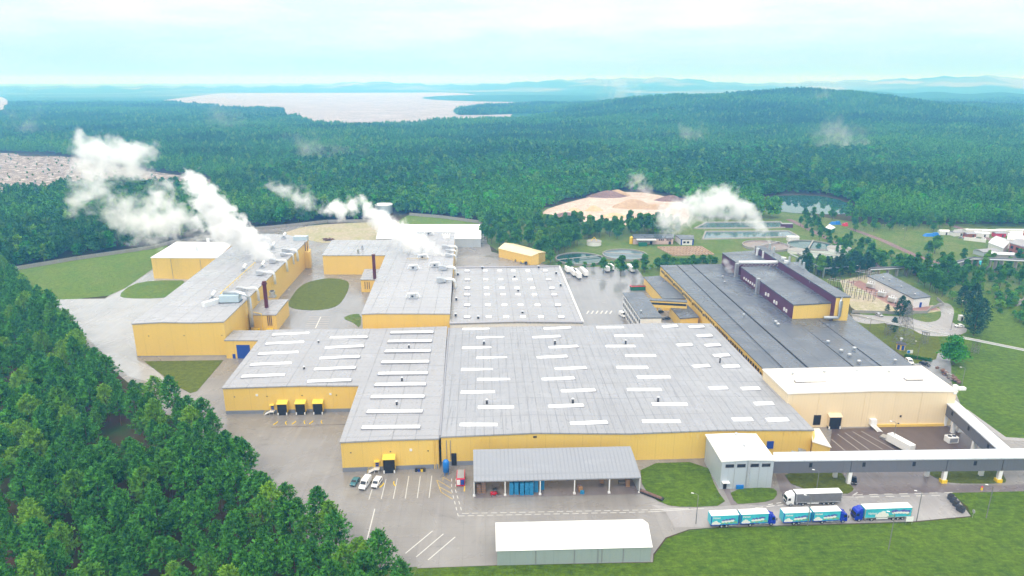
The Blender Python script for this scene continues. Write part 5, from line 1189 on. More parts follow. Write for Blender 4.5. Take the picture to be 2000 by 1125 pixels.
gear(1641, 563, 6, 15, 'row of dark switchgear posts behind the yellow block end'); gear(1679, 583, 7, 17, 'row of dark switchgear posts nearest the yellow block end'); gear(1690, 545, 5, 12, 'pale gantry posts at the far end of the substation')
t = thing('boundary_wall', 'low grey concrete wall enclosing the substation yard', 'wall', (0, 0, 0))
m = MB(); pw = [G(x, y) for x, y in ((1664, 611), (1740, 613), (1810, 612), (1818, 604), (1842, 596), (1830, 585))]
for a, c in zip(pw, pw[1:]): d = c - a; m.box(((a.x + c.x) / 2, (a.y + c.y) / 2, 0), (d.length, .25, 1.5), math.atan2(d.y, d.x))
m.build('panels', 'concrete', t)
# pipeline on trestles
pp = [G(1661, 614, 6.5), G(1736, 630, 6.5), G(1835, 651, 6.5), G(1891, 661, 6.5), G(2100, 703, 6.5)]
t = thing('pipeline', 'long white overhead pipeline crossing the right-hand lawn on trestles', 'pipeline', pp[1], world=True)
MB().tube(pp, .45, 10).build('pipe', 'pipegrey', t, True); MB().tube([p + Vector((.2, -.9, -.3)) for p in pp], .18, 6).build('side_pipe', 'galv', t)
def trestle(px, py, h=6.2, par=t):
    p = G(px, py); m = MB()
    for x in (-1.1, 1.1):
        for y in (-.9, .9): m.tube([(p.x + x, p.y + y, 0), (p.x + x, p.y + y, h)], .13, 4)
    for k in range(4):
        z0, z1 = k * h / 4, (k + 1) * h / 4
        for y in (-.9, .9): m.tube([(p.x - 1.1, p.y + y, z0), (p.x + 1.1, p.y + y, z1)], .07, 4); m.tube([(p.x + 1.1, p.y + y, z0), (p.x - 1.1, p.y + y, z1)], .07, 4)
    m.box((p.x, p.y, h), (3.4, 2.6, .25)); m.build('trestle', 'steelgrey', par)
for x, y in ((1733, 655), (1805, 671), (1904, 689)): trestle(x, y, 5.8)
# lattice pylon
def pylon(px, py, h, w, label):
    p = G(px, py); t = thing('lattice_pylon', label, 'pylon', p, .4); m = MB(); n = 9
    def c(k, z): f = 1 - .86 * (z / h) ** .8; a = k * math.pi / 2 + .785; return (w / 2 * 1.41 * f * math.cos(a), w / 2 * 1.41 * f * math.sin(a), z)
    zs = [h * (1 - (1 - i / n) ** 1.3) for i in range(n + 1)]
    for k in range(4):
        m.tube([c(k, z) for z in zs], .11, 4)
        for i in range(n): m.tube([c(k, zs[i]), c(k + 1, zs[i + 1])], .065, 4); m.tube([c(k + 1, zs[i]), c(k, zs[i + 1])], .065, 4); m.tube([c(k, zs[i]), c(k + 1, zs[i])], .06, 4)
    m.build('lattice', 'steelgrey', t); m = MB()
    for z, l in ((h * .72, 4.2), (h * .82, 3.6), (h * .92, 3)): m.tube([(-l, 0, z), (0, 0, z + .5), (l, 0, z)], .1, 4)
    m.build('crossarm', 'steelgrey', t)
pylon(1765, 670, 19, 7, 'lattice pylon standing on the lawn behind the small kiosk')
t = thing('kiosk', 'small yellow and blue six-sided kiosk with dark roof on the lawn', 'kiosk', G(1758.5, 682))
MB().cyl((0, 0, 0), 2.0, 2.8, 6).build('wall', 'yellow', t); MB().cyl((0, 0, 2.8), 2.5, .7, 6, 1.2).build('roof', 'darksteel', t)
for a in (-1.57, -.52, -2.62): MB().box((1.75 * math.cos(a), 1.75 * math.sin(a), .2), (.15, 1.2, 2.2), a).build('door' if a < -1.5 else 'window', 'blue', t)
t = thing('notice_board', 'blue and white board on the lawn behind the black roof corner', 'sign', G(1776, 694)); MB().box((0, 0, 1), (2.6, .12, 1.5)).build('board', 'white', t); MB().box((-.6, -.08, 1.1), (1.2, .06, 1.2)).build('panel', 'brightblue', t)
for x in (-1, 1): MB().tube([(x, 0, 0), (x, 0, 2.5)], .06, 6).build('post', 'galv', t)
t = thing('portable_toilet', 'white and dark portable cabin beside the dark conifers', 'cabin', G(1876, 626)); MB().box((0, 0, 0), (2.0, 2.0, 2.6)).build('wall', 'whitewall', t); MB().box((0, -1.02, .1), (.9, .06, 2.0)).build('door', 'darksteel', t); MB().box((0, 0, 2.6), (2.2, 2.2, .2)).build('roof', 'white', t)
t = thing('scrap_pile', 'rusty scrap pile beside the lane behind the cream warehouse', 'scrap', G(1852, 735))
m = MB()
for i in range(26): m.box((random.uniform(-1.3, 1.3), random.uniform(-8, 8), random.uniform(0, .9)), (random.uniform(.6, 2.2), random.uniform(.4, 1.6), random.uniform(.2, .8)), random.uniform(0, 3))
m.build('metal', 'rust', t)
m = MB()
for i in range(8): m.box((random.uniform(-1.3, 1.3), random.uniform(-7, 5), random.uniform(.3, 1.2)), (random.uniform(.6, 1.8), random.uniform(.4, 1.2), random.uniform(.2, .6)), random.uniform(0, 3))
m.build('panels', 'concrete', t)
t = thing('spoil_heap', 'pale rubble heap at the right edge of the rough grass', 'rubble', G(1990, 590))
m = MB()
for i in range(60): m.box((random.gauss(0, 5), random.gauss(0, 5), random.uniform(-.2, 1.3)), (random.uniform(.6, 2), random.uniform(.6, 2), random.uniform(.4, 1.2)), random.uniform(0, 3), (.7, .7))
m.build('rubble', 'concrete', t)
# water works
def basin(name, pix, label, mat, wallh=.9, cat='pond'):
    pts = [G(x, y) for x, y in pix]; cx = sum(p.x for p in pts) / len(pts); cy = sum(p.y for p in pts) / len(pts)
    t = thing(name, label, cat, (cx, cy, 0), world=True); m = MB(); m.quad(*[(p.x, p.y, .25) for p in pts]); m.build('water', mat, t)
    m = MB()
    for a, c in zip(pts, pts[1:] + pts[:1]): d = c - a; m.box(((a.x + c.x) / 2, (a.y + c.y) / 2, 0), (d.length + 1, 1.6, wallh), math.atan2(d.y, d.x), (1, .6))
    m.build('rim', 'concrete', t)
basin('settling_pond', [(1356, 447), (1500, 446), (1532, 445), (1524, 434), (1380, 435)], 'rectangular grey settling pond nearer the forest', 'water')
basin('settling_pond', [(1372, 468), (1560, 463), (1540, 452), (1378, 453)], 'rectangular grey settling pond nearer the factory', 'water')
sheet('pond', [(1490, 388), (1540, 381), (1620, 384), (1680, 405), (1660, 420), (1560, 418), (1500, 410)], .28, 'water2', 1)
def clarifier(px, py, r, mat, label, h=1.6):
    p = G(px, py); t = thing('settling_tank', label, 'settling tank', p, random.uniform(0, 3), 'round settling tanks'); m = MB(); n = 40
    for (ra, rb, za, zb) in ((r + .6, r + .6, 0, h), (r + .6, r, h, h), (r, r, h, .2)):
        b0 = len(m.v)
        for k in range(n): a = 2 * math.pi * k / n; m.v += [(ra * math.cos(a), ra * math.sin(a), za), (rb * math.cos(a), rb * math.sin(a), zb)]
        for k in range(n): j = (k + 1) % n; m.f.append((b0 + 2 * k, b0 + 2 * j, b0 + 2 * j + 1, b0 + 2 * k + 1))
    m.build('rim', 'concrete', t); MB().cyl((0, 0, 0), r, h - .7, n).build('water', mat, t)
    MB().box((0, 0, h + .1), (2 * r + 1.5, 1.0, .3)).build('walkway', 'concrete', t)
for a in ((1132, 508, 16, 'water2', 'dark green round settling tank nearest the yellow shed'), (1220, 500, 15, 'water', 'pale round settling tank second from the yellow shed'), (1495, 482, 16, 'mud', 'brownish round settling tank behind the smoking roof block'), (1583, 482, 16, 'water2', 'green round settling tank with foam patches'), (1604, 500, 15, 'sludge', 'pale brown round settling tank behind the dark trees')): clarifier(*a)
for px, py, r, h, l in ((1638, 492, 8, 3.2, 'low white round tank with flat lid'), (1555, 493, 6, 2, 'smaller low grey round tank'), (1160, 478, 5.5, 3, 'small white round tank with yellow frame by the tree line')):
    t = thing('round_tank', l, 'tank', G(px, py)); MB().cyl((0, 0, 0), r, h, 28).build('shell', 'whitewall', t); MB().cyl((0, 0, h), r + .15, .25, 28, r - .4).build('lid', 'concrete', t)
    if r == 5.5: MB().tube([(-2, 0, 3.2), (0, 0, 6), (2, 0, 3.2)], .3, 6).build('frame', 'yel', t)
b, P = hall('pump_house', 'low pink building with white canopy and small dark windows by the ponds', 'building', [(1237, 465, 4.8), (1315, 465, 4.8), (1316, 457.5, 4.8), (1235, 457.5, 4.8)], [(0, 1, 2, 3)], 'pink', 'roof_dark')
f0, f1 = foot(P[0]), foot(P[1])
for x in (1288, 1291.5, 1295, 1303, 1306.5, 1310): p = wall_at(f0, f1, x, 3); MB().box((p.x, p.y - .04, 2.9), (.9, .2, 1.1)).build('window', 'glass', b)
p = wall_at(f0, f1, 1261, 3); MB().box((p.x, p.y - 2.2, 4.0), (14.5, 4.6, .3)).build('canopy', 'white', b)
for x in (1308.5, 1272): p = wall_at(f0, f1, x, 3); MB().box((p.x, p.y - .04, .05), (1.8, .2, 2.3)).build('door', 'black', b)
t = thing('waste_container', 'dark green container under the white canopy of the pink building', 'container', G(1255, 480.5)); MB().box((0, 0, .1), (6, 2.4, 2.2), 0, (1.05, 1.05)).build('body', 'greenbox', t); MB().box((0, 0, 2.3), (6.4, 2.6, .2)).build('rim', 'greenbox', t)
t = thing('tank', 'yellow upright tank at the left end of the pink building', 'tank', G(1232.5, 476)); MB().cyl((0, 0, 0), 1.3, 5, 14).build('shell', 'yel', t); MB().cyl((0, 0, 5), 1.3, .7, 14, .3).build('lid', 'yel', t)
b, P = hall('gate_house', 'small white building with blue corner strips and grey roof', 'building', [(1330, 467, 4.6), (1355, 467, 4.6), (1354, 459, 4.6), (1319, 459, 4.6)], [(0, 1, 2, 3)], 'whitewall', 'roof_dark')
f0, f1 = foot(P[0]), foot(P[1])
for x in (1331, 1353.5): p = wall_at(f0, f1, x, 3); MB().box((p.x, p.y - .05, 0), (1.0, .2, 4.4)).build('corner_strip', 'blue', b)
for x in (1337, 1344): p = wall_at(f0, f1, x, 3); MB().box((p.x, p.y - .04, 1.4), (1.7, .2, 1.5)).build('window', 'glass', b)
t = thing('drying_beds', 'brown grid of concrete drying beds before the pink building', 'drying bed', G(1335, 490), world=True)
m = MB(); q = [G(1284, 484), G(1370, 483), G(1394, 498), G(1316, 500)]
for k in range(6): a, c = q[0].lerp(q[3], k / 5), q[1].lerp(q[2], k / 5); d = c - a; m.box(((a.x + c.x) / 2, (a.y + c.y) / 2, 0), (d.length, .8, .9), math.atan2(d.y, d.x))
for k in range(14): a, c = q[0].lerp(q[1], k / 13), q[3].lerp(q[2], k / 13); d = c - a; m.box(((a.x + c.x) / 2, (a.y + c.y) / 2, 0), (d.length, .6, .85), math.atan2(d.y, d.x))
m.build('bed_wall', 'pileb', t); m = MB(); m.quad(*[(a.x, a.y, .12) for a in q]); m.build('bed', 'piled', t)
t = thing('shed', 'white flat shed between the round tanks and the ponds', 'shed', G(1548, 470)); MB().box((0, 0, 0), (8, 5, 3)).build('wall', 'whitewall', t); MB().box((0, 0, 3), (8.5, 5.5, .3)).build('roof', 'white', t)
b, P = hall('shed', 'green-walled shed with white roof by the rail cutting', 'shed', [(1613, 444, 4), (1623, 448, 4), (1631, 444, 4), (1620, 438, 4)], [(0, 1, 2, 3)], 'greenmat' if 'greenmat' in M else 'greenbox', 'roof_white')
for px, py, c, w, l in ((1631, 438, 'brightblue', 9, 'blue tarpaulin heap by the green shed'), (1650, 441, 'red', 4, 'dark red tarpaulin heap by the green shed'), (1819, 461, 'brightblue', 13, 'long blue tarpaulin heap on the far lot'), (1915, 516, 'cyan', 11, 'cyan tarpaulin heap under the pipe rack')):
    t = thing('tarpaulin_heap', l, 'tarpaulin', G(px, py)); m = MB(); m.box((0, 0, 0), (w, 4, 2.2), .1, (.7, .5)); m.box((w * .2, -.5, 0), (w * .5, 3, 2.9), .3, (.6, .5)); m.build('cover', c, t)
t = thing('barrier_shed', 'small maroon shed at the corner of the upper settling pond', 'shed', G(1536, 444)); MB().box((0, 0, 0), (9, 4, 3)).build('wall', 'purple', t); MB().box((0, 0, 3), (9.4, 4.4, .3)).build('roof', 'edge', t)
# rail lines in the rough ground, pipe rack
for pts in ([(1540, 428), (1600, 458), (1680, 500), (1730, 528)], [(1660, 446), (1720, 468), (1790, 500), (1850, 520)], [(1850, 437), (1920, 462), (2010, 500)]):
    for k in range(len(pts) - 1): strips('railway', [(*pts[k], *pts[k + 1])], 5.5, .09 + .004 * k, 'piled')
pp = [G(1700, 527, 5), G(1790, 523, 5), G(1860, 516, 6), G(1900, 506, 8), G(1960, 508, 8), G(2100, 514, 8)]
t = thing('pipe_rack', 'dark elevated pipe rack running across the right-hand scrubland', 'pipe rack', pp[1], world=True)
for dy, dz, r, mt in ((0, 0, .5, 'galv'), (1.2, 0, .4, 'darksteel'), (2.2, .1, .35, 'galv'), (.6, 1.0, .4, 'bridgewall')): MB().tube([p + Vector((0, dy, dz)) for p in pp], r, 6).build('pipe', mt, t)
for k in range(26):
    u = k / 25 * (len(pp) - 1); i = min(int(u), len(pp) - 2); p = pp[i].lerp(pp[i + 1], u - i); MB().box((p.x, p.y + 1, 0), (.5, 2.6, p.z - .4)).build('support', 'concrete', t)
pp = [G(1545, 497, 6), G(1610, 525, 6), G(1668, 520, 6)]
t = thing('pipe_rack', 'short pipe rack behind the maroon roof block', 'pipe rack', pp[1], world=True)
for dy in (0, 1.3): MB().tube([p + Vector((0, dy, 0)) for p in pp], .4, 6).build('pipe', 'galv', t)
for k in range(6): p = pp[0].lerp(pp[1], k / 5); MB().box((p.x, p.y + .6, 0), (.4, 2, 5.7)).build('support', 'galv', t)
# works at the right edge
b, P = hall('factory_hall', 'red brick factory building with rows of windows at the right edge', 'factory', [(1973, 474, 9), (2060, 500, 9), (2090, 478, 9), (1985, 466, 9)], [(0, 1, 2, 3)], 'brick', 'roof_grey')
f0, f1 = foot(P[0]), foot(P[1])
for r in range(2):
    for i in range(8): p = f0.lerp(f1, (i + .5) / 8); MB().box((p.x - .02, p.y - .02, 1.6 + r * 3.8), (2.2, .3, 1.9), math.atan2((f1 - f0).y, (f1 - f0).x)).build('window', 'glass', b)
t = thing('brick_chimney', 'tall thin brick chimney of the works at the right edge', 'chimney', G(1999, 478)); MB().cyl((0, 0, 0), 1.9, 32, 16, 1.2).build('shaft', 'brick', t); MB().cyl((0, 0, 32), 1.4, 1.2, 16).build('rim', 'concrete', t)
b, P = hall('warehouse', 'pale gabled hall left of the brick works', 'warehouse', [(1931, 474, 4.6), (1960, 485, 4.6), (1969, 475, 7), (1972, 469, 4.6), (1946, 461, 4.6), (1938, 466, 7)], [(0, 1, 2, 5), (5, 2, 3, 4)], 'whitewall', 'roof_bridge')
b, P = hall('warehouse', 'white flat hall behind the brick works', 'warehouse', [(1968, 467, 7), (2040, 470, 7), (2040, 456, 7), (1970, 456, 7)], [(0, 1, 2, 3)], 'whitewall', 'roof_white')
for px, py, L, l in ((1905, 455, 17, 'row of low white sheds at the forest edge, left of three'), (1937, 456, 18, 'row of low white sheds at the forest edge, middle of three'), (1975, 455, 22, 'row of low white sheds at the forest edge, right of three')):
    t = thing('shed', l, 'shed', G(px, py), -.05, 'low white sheds'); MB().box((0, 0, 0), (L, 5, 2.8)).build('wall', 'whitewall', t); MB().box((0, 0, 2.8), (L + .5, 5.5, .4), 0, (1, .3)).build('roof', 'white', t)
for px, py, L, w, c, rf, l in ((1868, 460, 9, 5, 'whitewall', 'edge', 'small pale shed left of the white shed rows'), (1893, 463, 7, 5, 'brick', 'edge', 'little brick shed before the white shed rows'), (1915, 462, 10, 5, 'whitewall', 'roof_bridge', 'grey-roofed pale shed before the white shed rows'), (1950, 462, 8, 5, 'red', 'edge', 'small red shed near the pale gabled hall'), (1985, 462, 12, 6, 'whitewall', 'white', 'white-roofed shed behind the white flat hall'), (1925, 497, 14, 8, 'greywall', 'edge', 'dark grey shed below the pale gabled hall'), (1955, 503, 16, 8, 'concrete', 'roof_bridge', 'low concrete shed at the foot of the brick works'), (1842, 458, 7, 4, 'whitewall', 'white', 'tiny white shed right of the blue tarpaulin heap')):
    t = thing('shed', l, 'shed', G(px, py), random.uniform(-.3, .3)); MB().box((0, 0, 0), (L, w, 3)).build('wall', c, t); MB().box((0, 0, 3), (L + .6, w + .6, .9), 0, (1, .15)).build('roof', rf, t)
    MB().box((L * .2, -w / 2 - .03, .05), (1.2, .12, 2.1)).build('door', 'darksteel', t)
for px, py, c, l in ((1878, 466, 'silver', 'silver car parked by the small brick shed'), (1884, 466, 'red', 'red car parked by the small brick shed'), (1903, 467, 'white', 'white car parked before the grey-roofed pale shed'), (1909, 468, 'blackcar', 'black car parked before the grey-roofed pale shed'), (1921, 468, 'white', 'white car nearest the pale gabled hall'), (1890, 458, 'silver', 'silver car behind the little brick shed')):
    car('parked_car', l, G(px, py), random.uniform(0, 6), c)
t = thing('boundary_wall', 'long pale wall before the far lot at right', 'wall', (0, 0, 0)); m = MB()
for (x0, y0), (x1, y1) in (((1882, 469), (1925, 474)), ((1862, 455), (1890, 452))): a, c = G(x0, y0), G(x1, y1); d = c - a; m.box(((a.x + c.x) / 2, (a.y + c.y) / 2, 0), (d.length, .3, 2.6), math.atan2(d.y, d.x))
m.build('panels', 'whitewall', t)
# perimeter wall of the site
for name, pts, l in (('perimeter_wall', [(12, 531), (150, 508), (300, 486), (345, 474)], 'grey concrete perimeter wall behind the left meadow'), ('perimeter_wall', [(470, 452), (560, 444), (640, 435), (735, 434)], 'grey concrete perimeter wall behind the bare ground'), ('perimeter_wall', [(800, 421), (860, 426), (935, 436), (950, 447)], 'grey concrete perimeter wall behind the white-roofed hall')):
    t = thing(name, l, 'wall', (0, 0, 0)); m = MB(); pw = [G(x, y) for x, y in pts]
    for a, c in zip(pw, pw[1:]): d = c - a; m.box(((a.x + c.x) / 2, (a.y + c.y) / 2, 0), (d.length, .2, 2.6), math.atan2(d.y, d.x))
    m.build('panels', 'concrete', t)
    m = MB()
    for a, c in zip(pw, pw[1:]):
        k = int((c - a).length / 3)
        for i in range(k + 1): q0 = a.lerp(c, i / k); m.box((q0.x, q0.y - .1, 0), (.3, .3, 2.7))
    m.build('post', 'concrete', t)
t = thing('lumber_heap', 'dark heap of timber on the bare ground behind the halls', 'heap', G(643, 470)); m = MB()
for i in range(22): m.tube([(random.uniform(-5, 5), random.uniform(-2, 2), random.uniform(.2, 2)), (random.uniform(-5, 5), random.uniform(-2, 2), random.uniform(.2, 2))], .3, 5)
m.build('timber', 'rust', t)
for i, (x, y, c, l) in enumerate(((983, 500, 'darksteel', 'dark drum rack at the left end of the yellow shed'), (990, 504, 'black', 'black machine part by the yellow shed, second from left'), (997, 506, 'yel', 'yellow machine by the yellow shed'), (1004, 508, 'black', 'black tyre machine in the middle of the row'), (1010, 510, 'greenbox', 'dark green machine by the yellow shed'), (1020, 514, 'yel', 'yellow drum at the right end of the machine row'), (1027, 516, 'black', 'black machine part at the right end of the row'))):
    t = thing('farm_machine', l, 'machine', G(x, y), random.uniform(0, 3), 'machines beside the yellow shed'); MB().box((0, 0, .5), (2.4, 1.5, 1.2), 0, (.7, .8)).build('body', c, t); wheel(t, -.8, -.8, .6); wheel(t, .8, .8, .6)
for px, py, c, r, h, l in ((1107, 425, 'piled', 22, 6, 'dark soil heap at the left front of the chip yard'), (1160, 412, 'pilet', 11, 6.5, 'small orange chip heap on the pale yard'), (1187, 384, 'piled', 26, 8, 'dark heap at the back left of the chip yard'), (1205, 382, 'pileb', 18, 8, 'brown heap at the back of the chip yard'), (1236, 405, 'pileb', 26, 10, 'largest brown chip heap in the middle of the yard'), (1275, 408, 'pileb', 16, 6, 'brown heap right of the largest chip heap'), (1122, 412, 'pilet', 9, 4, 'low orange heap at the left of the yard'), (1310, 392, 'piled', 20, 7, 'dark red heap at the right back of the yard'), (1200, 424, 'pilet', 17, 5, 'orange heap at the front of the yard'), (1245, 424, 'chips', 14, 5, 'pale chip heap at the front of the yard'), (1305, 425, 'chips', 18, 6, 'pale chip heap at the right front of the yard')):
    t = thing('chip_heap', l, 'heap', G(px, py)); m = MB(); n = 22; rg = random.Random(px)
    h *= .8; r *= .85
    rings = [(1.0, 0), (.82, .22), (.6, .5), (.35, .8), (.12, .97)]
    for f, z in rings:
        for k in range(n): a = 2 * math.pi * k / n; q0 = f * (1 + rg.uniform(-.12, .12)); m.v.append((r * q0 * math.cos(a), r * .55 * q0 * math.sin(a), max(0, h * (z + rg.uniform(-.05, .05)) * (1 if f < 1 else 0))))
    for i in range(len(rings) - 1):
        for k in range(n): j = (k + 1) % n; m.f.append((i * n + k, i * n + j, (i + 1) * n + j, (i + 1) * n + k))
    m.f.append(tuple((len(rings) - 1) * n + k for k in range(n))); o = m.build('heap', c, t, True)

# ------------------------------------------------------------------ trees
def crown_normals(V):
    V2 = np.asarray(V, dtype=np.float64).reshape(-1, 3); top = V2[:, 2].max(); rad = np.hypot(V2[:, 0], V2[:, 1]).max() + .1
    return np.stack([V2[:, 0] / rad, V2[:, 1] / rad, .55 + .7 * (V2[:, 2] / top - .4)], 1)
def leafmesh(name, V, tint, mat, n=4, soft=True):
    """a mesh of loose quads from an array (faces, 4, 3) with one tint per face corner point"""
    if soft:
        V = np.array(V); fl = (np.cross(V[:, 1] - V[:, 0], V[:, 3] - V[:, 0]) * crown_normals(V).reshape(-1, n, 3).mean(1)).sum(1) < 0; V[fl] = V[fl][:, ::-1]
    me = bpy.data.meshes.new(name); k = len(V)
    me.vertices.add(k * n); me.vertices.foreach_set('co', np.ascontiguousarray(V, dtype=np.float32).ravel())
    me.loops.add(k * n); me.loops.foreach_set('vertex_index', np.arange(k * n, dtype=np.int32))
    me.polygons.add(k); me.polygons.foreach_set('loop_start', np.arange(0, k * n, n, dtype=np.int32)); me.polygons.foreach_set('loop_total', np.full(k, n, dtype=np.int32))
    at = me.attributes.new('tint', 'FLOAT', 'POINT'); at.data.foreach_set('value', np.repeat(np.asarray(tint, dtype=np.float32), n))
    me.update(); me.validate(); me.materials.append(M[mat])
    if soft:      # leaves shade with the rounded form of the crown they belong to
        N = crown_normals(V)
        fn = np.repeat(np.cross(V[:, 1] - V[:, 0], V[:, 3] - V[:, 0]), n, 0); fn /= np.linalg.norm(fn, axis=1, keepdims=True) + 1e-9; fn *= np.sign((fn * N).sum(1, keepdims=True) + 1e-9)
        N = N / (np.linalg.norm(N, axis=1, keepdims=True) + 1e-9) + .75 * fn; N /= np.linalg.norm(N, axis=1, keepdims=True) + 1e-9
        me.polygons.foreach_set('use_smooth', [True] * k); me.normals_split_custom_set_from_vertices(N.tolist())
    return me
def blades(C, D, L, Wd, rng):
    """quads of length L and width Wd from the points C along the directions D"""
    D = D / np.linalg.norm(D, axis=1, keepdims=True); U = rng.normal(size=D.shape); S_ = np.cross(D, U); S_ /= np.linalg.norm(S_, axis=1, keepdims=True) + 1e-9
    L = np.asarray(L).reshape(-1, 1); Wd = np.asarray(Wd).reshape(-1, 1)
    return np.stack([C - S_ * Wd * .3, C + S_ * Wd * .3, C + D * L + S_ * Wd * .5, C + D * L - S_ * Wd * .5], 1)
def pine_crown(seed, H=13.0, Rr=2.7, base=.36, levels=12, per=8, nb=9, size=1.0, dome=.66):
    rng = np.random.default_rng(seed); C, D, T, LL = [], [], [], []
    for i in range(levels):
        f = i / (levels - 1); z = H * (base + (1 - base) * f ** .92)
        r = Rr * (1 - f ** 1.5) ** dome * (.55 + .45 * min(1, f / .18)) * rng.uniform(.8, 1.12) + .15
        n = max(3, int(per * (.5 + .6 * (r / Rr)))); a0 = rng.uniform(0, 6.28)
        for k in range(n):
            a = a0 + 6.283 * k / n + rng.uniform(-.35, .35); rr = r * rng.uniform(.7, 1.2); up = rng.uniform(.05, .4)
            tb = rng.uniform(0, 1)
            for s in (1.0, .72, .45):
                if s < .5 and rng.random() < .4: continue
                c = np.array([rr * s * math.cos(a), rr * s * math.sin(a), z + up * rr * s + rng.uniform(-.15, .15)])
                for _ in range(nb):
                    d = np.array([math.cos(a) * .5, math.sin(a) * .5, .62]) + rng.normal(0, .62, 3); C.append(c + rng.normal(0, .16, 3)); D.append(d); LL.append(rng.uniform(.45, .85) * size)
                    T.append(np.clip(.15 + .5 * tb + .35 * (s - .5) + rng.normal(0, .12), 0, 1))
    C.append(np.array([0, 0, H * .97])); D.append(np.array([0, 0, 1.])); LL.append(1.1); T.append(.8)
    C, D, LL = np.array(C), np.array(D), np.array(LL)
    return blades(C, D, LL, LL * .42, rng), np.array(T)
def broad_crown(seed, H=12.0, Rr=4.0, base=.28, lobes=13, per=120, size=.62, conic=0.0):
    rng = np.random.default_rng(seed); C, D, T = [], [], []
    for i in range(lobes):
        f = rng.uniform(0, 1) if i > 2 else (.85, .6, .45)[i]; z = H * (base + .08 + (.86 - base) * f); w = (1 - abs(2 * f - .75) ** 2 * .55) * (1 - conic * f)
        a = rng.uniform(0, 6.283); rr = Rr * w * rng.uniform(.25, .72) * (0 if i == 0 else 1); c = np.array([rr * math.cos(a), rr * math.sin(a), z]); lr = Rr * rng.uniform(.30, .52) * (1 - .35 * conic * f)
        tb = rng.uniform(0, .8); n = rng.normal(size=(per, 3)); n[:, 2] = np.where(n[:, 2] < -.5, -n[:, 2], n[:, 2]); n /= np.linalg.norm(n, axis=1, keepdims=True)
        rad = lr * rng.uniform(.6, 1.1, (per, 1)); C.append(c + n * rad * np.array([1, 1, .82])); D.append(n * .55 + rng.normal(0, .6, (per, 3)) + np.array([0, 0, .1])); T.append(np.clip(tb + rng.normal(0, .16, per), 0, 1))
    C, D, T = np.concatenate(C), np.concatenate(D), np.concatenate(T); L = rng.uniform(.6, 1.25, len(C)) * size
    return blades(C, D, L, L * .8, rng), T
def spruce_crown(seed, H=14., Rr=3.0, levels=17, per=11, nb=4):
    rng = np.random.default_rng(seed); C, D, T, LL = [], [], [], []
    for i in range(levels):
        f = i / (levels - 1); z = H * (.10 + .9 * f); r = Rr * (1 - f) ** .85 * rng.uniform(.85, 1.1) + .1; n = max(3, int(per * (r / Rr) + 3)); a0 = rng.uniform(0, 6.28)
        for k in range(n):
            a = a0 + 6.283 * k / n + rng.uniform(-.2, .2); tb = rng.uniform(0, .8)
            for s in (1., .7, .4):
                for _ in range(nb):
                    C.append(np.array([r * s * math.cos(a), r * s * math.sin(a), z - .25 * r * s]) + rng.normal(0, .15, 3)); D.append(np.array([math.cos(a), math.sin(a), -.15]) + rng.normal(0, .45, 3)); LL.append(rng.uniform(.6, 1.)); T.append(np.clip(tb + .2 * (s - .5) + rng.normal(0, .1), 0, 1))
    C, D, LL = np.array(C), np.array(D), np.array(LL); return blades(C, D, LL, LL * .5, rng), np.array(T)
def make_tree(name, label, cat, group, crown, mat, H, r, bark, loc=(0, 0, -500), limbs=0, base=.3):
    t = thing(name, label, cat, loc, 0, group)
    m = MB(); rg = random.Random(H * 7 + r); m.tube([(0, 0, -.3), (rg.uniform(-.1, .1), rg.uniform(-.1, .1), H * .45), (rg.uniform(-.15, .15), rg.uniform(-.15, .15), H * .93)], [r, r * .7, r * .15], 7)
    for i in range(limbs):
        a = i * 2.4; z = H * (base + .06 * i); m.tube([(0, 0, z), (H * .13 * math.cos(a), H * .13 * math.sin(a), z + H * .13)], [r * .45, r * .12], 5)
    m.build('trunk', bark, t)
    c = bpy.data.objects.new('crown', leafmesh('crown', crown[0], crown[1], mat)); COL.objects.link(c); c.parent = t
    return t
def sow(poly, d, seed, zoom=lambda Y: 1.0, avoid=(), box=None, tries=60000):
    """points at least d apart (times zoom(Y)) in a ground region outlined by photo pixels"""
    rng = random.Random(seed); pts = [G(x, y) for x, y in poly]; x0, x1 = min(p.x for p in pts), max(p.x for p in pts); y0, y1 = min(p.y for p in pts), max(p.y for p in pts)
    out = []; cell = {}; N = min(tries, int((x1 - x0) * (y1 - y0) / d / d * 14)); XY = np.array([(rng.uniform(x0, x1), rng.uniform(y0, y1)) for _ in range(N)])
    px, py = PX(XY[:, 0], XY[:, 1]); ok = inpoly(px, py, poly)
    for av in avoid: ok &= ~inpoly(px, py, av)
    for (X, Y), o in zip(XY, ok):
        if not o: continue
        dd = d * zoom(Y); c = (int(X // dd), int(Y // dd))
        if any((X - a) ** 2 + (Y - b) ** 2 < dd * dd for i in (-1, 0, 1) for j in (-1, 0, 1) for a, b in cell.get((c[0] + i, c[1] + j), ())): continue
        cell.setdefault(c, []).append((X, Y)); out.append((X, Y))
    return out
PINEWOOD = [(-140, 525), (0, 532), (60, 585), (120, 645), (185, 730), (240, 795), (330, 812), (408, 846), (440, 890), (482, 945), (548, 990), (615, 1050), (690, 1090), (770, 1150), (815, 1185), (830, 1290), (-260, 1290), (-260, 700)]
GAPS = [[(180, 868), (208, 850), (272, 846), (284, 895), (236, 922), (184, 918)], [(212, 982), (276, 976), (284, 1026), (220, 1032)]]
wood = sow(PINEWOOD, 5.1, 3, avoid=GAPS)
edge = []
wood.sort(key=lambda p: p[0] ** 2 + p[1] ** 2)
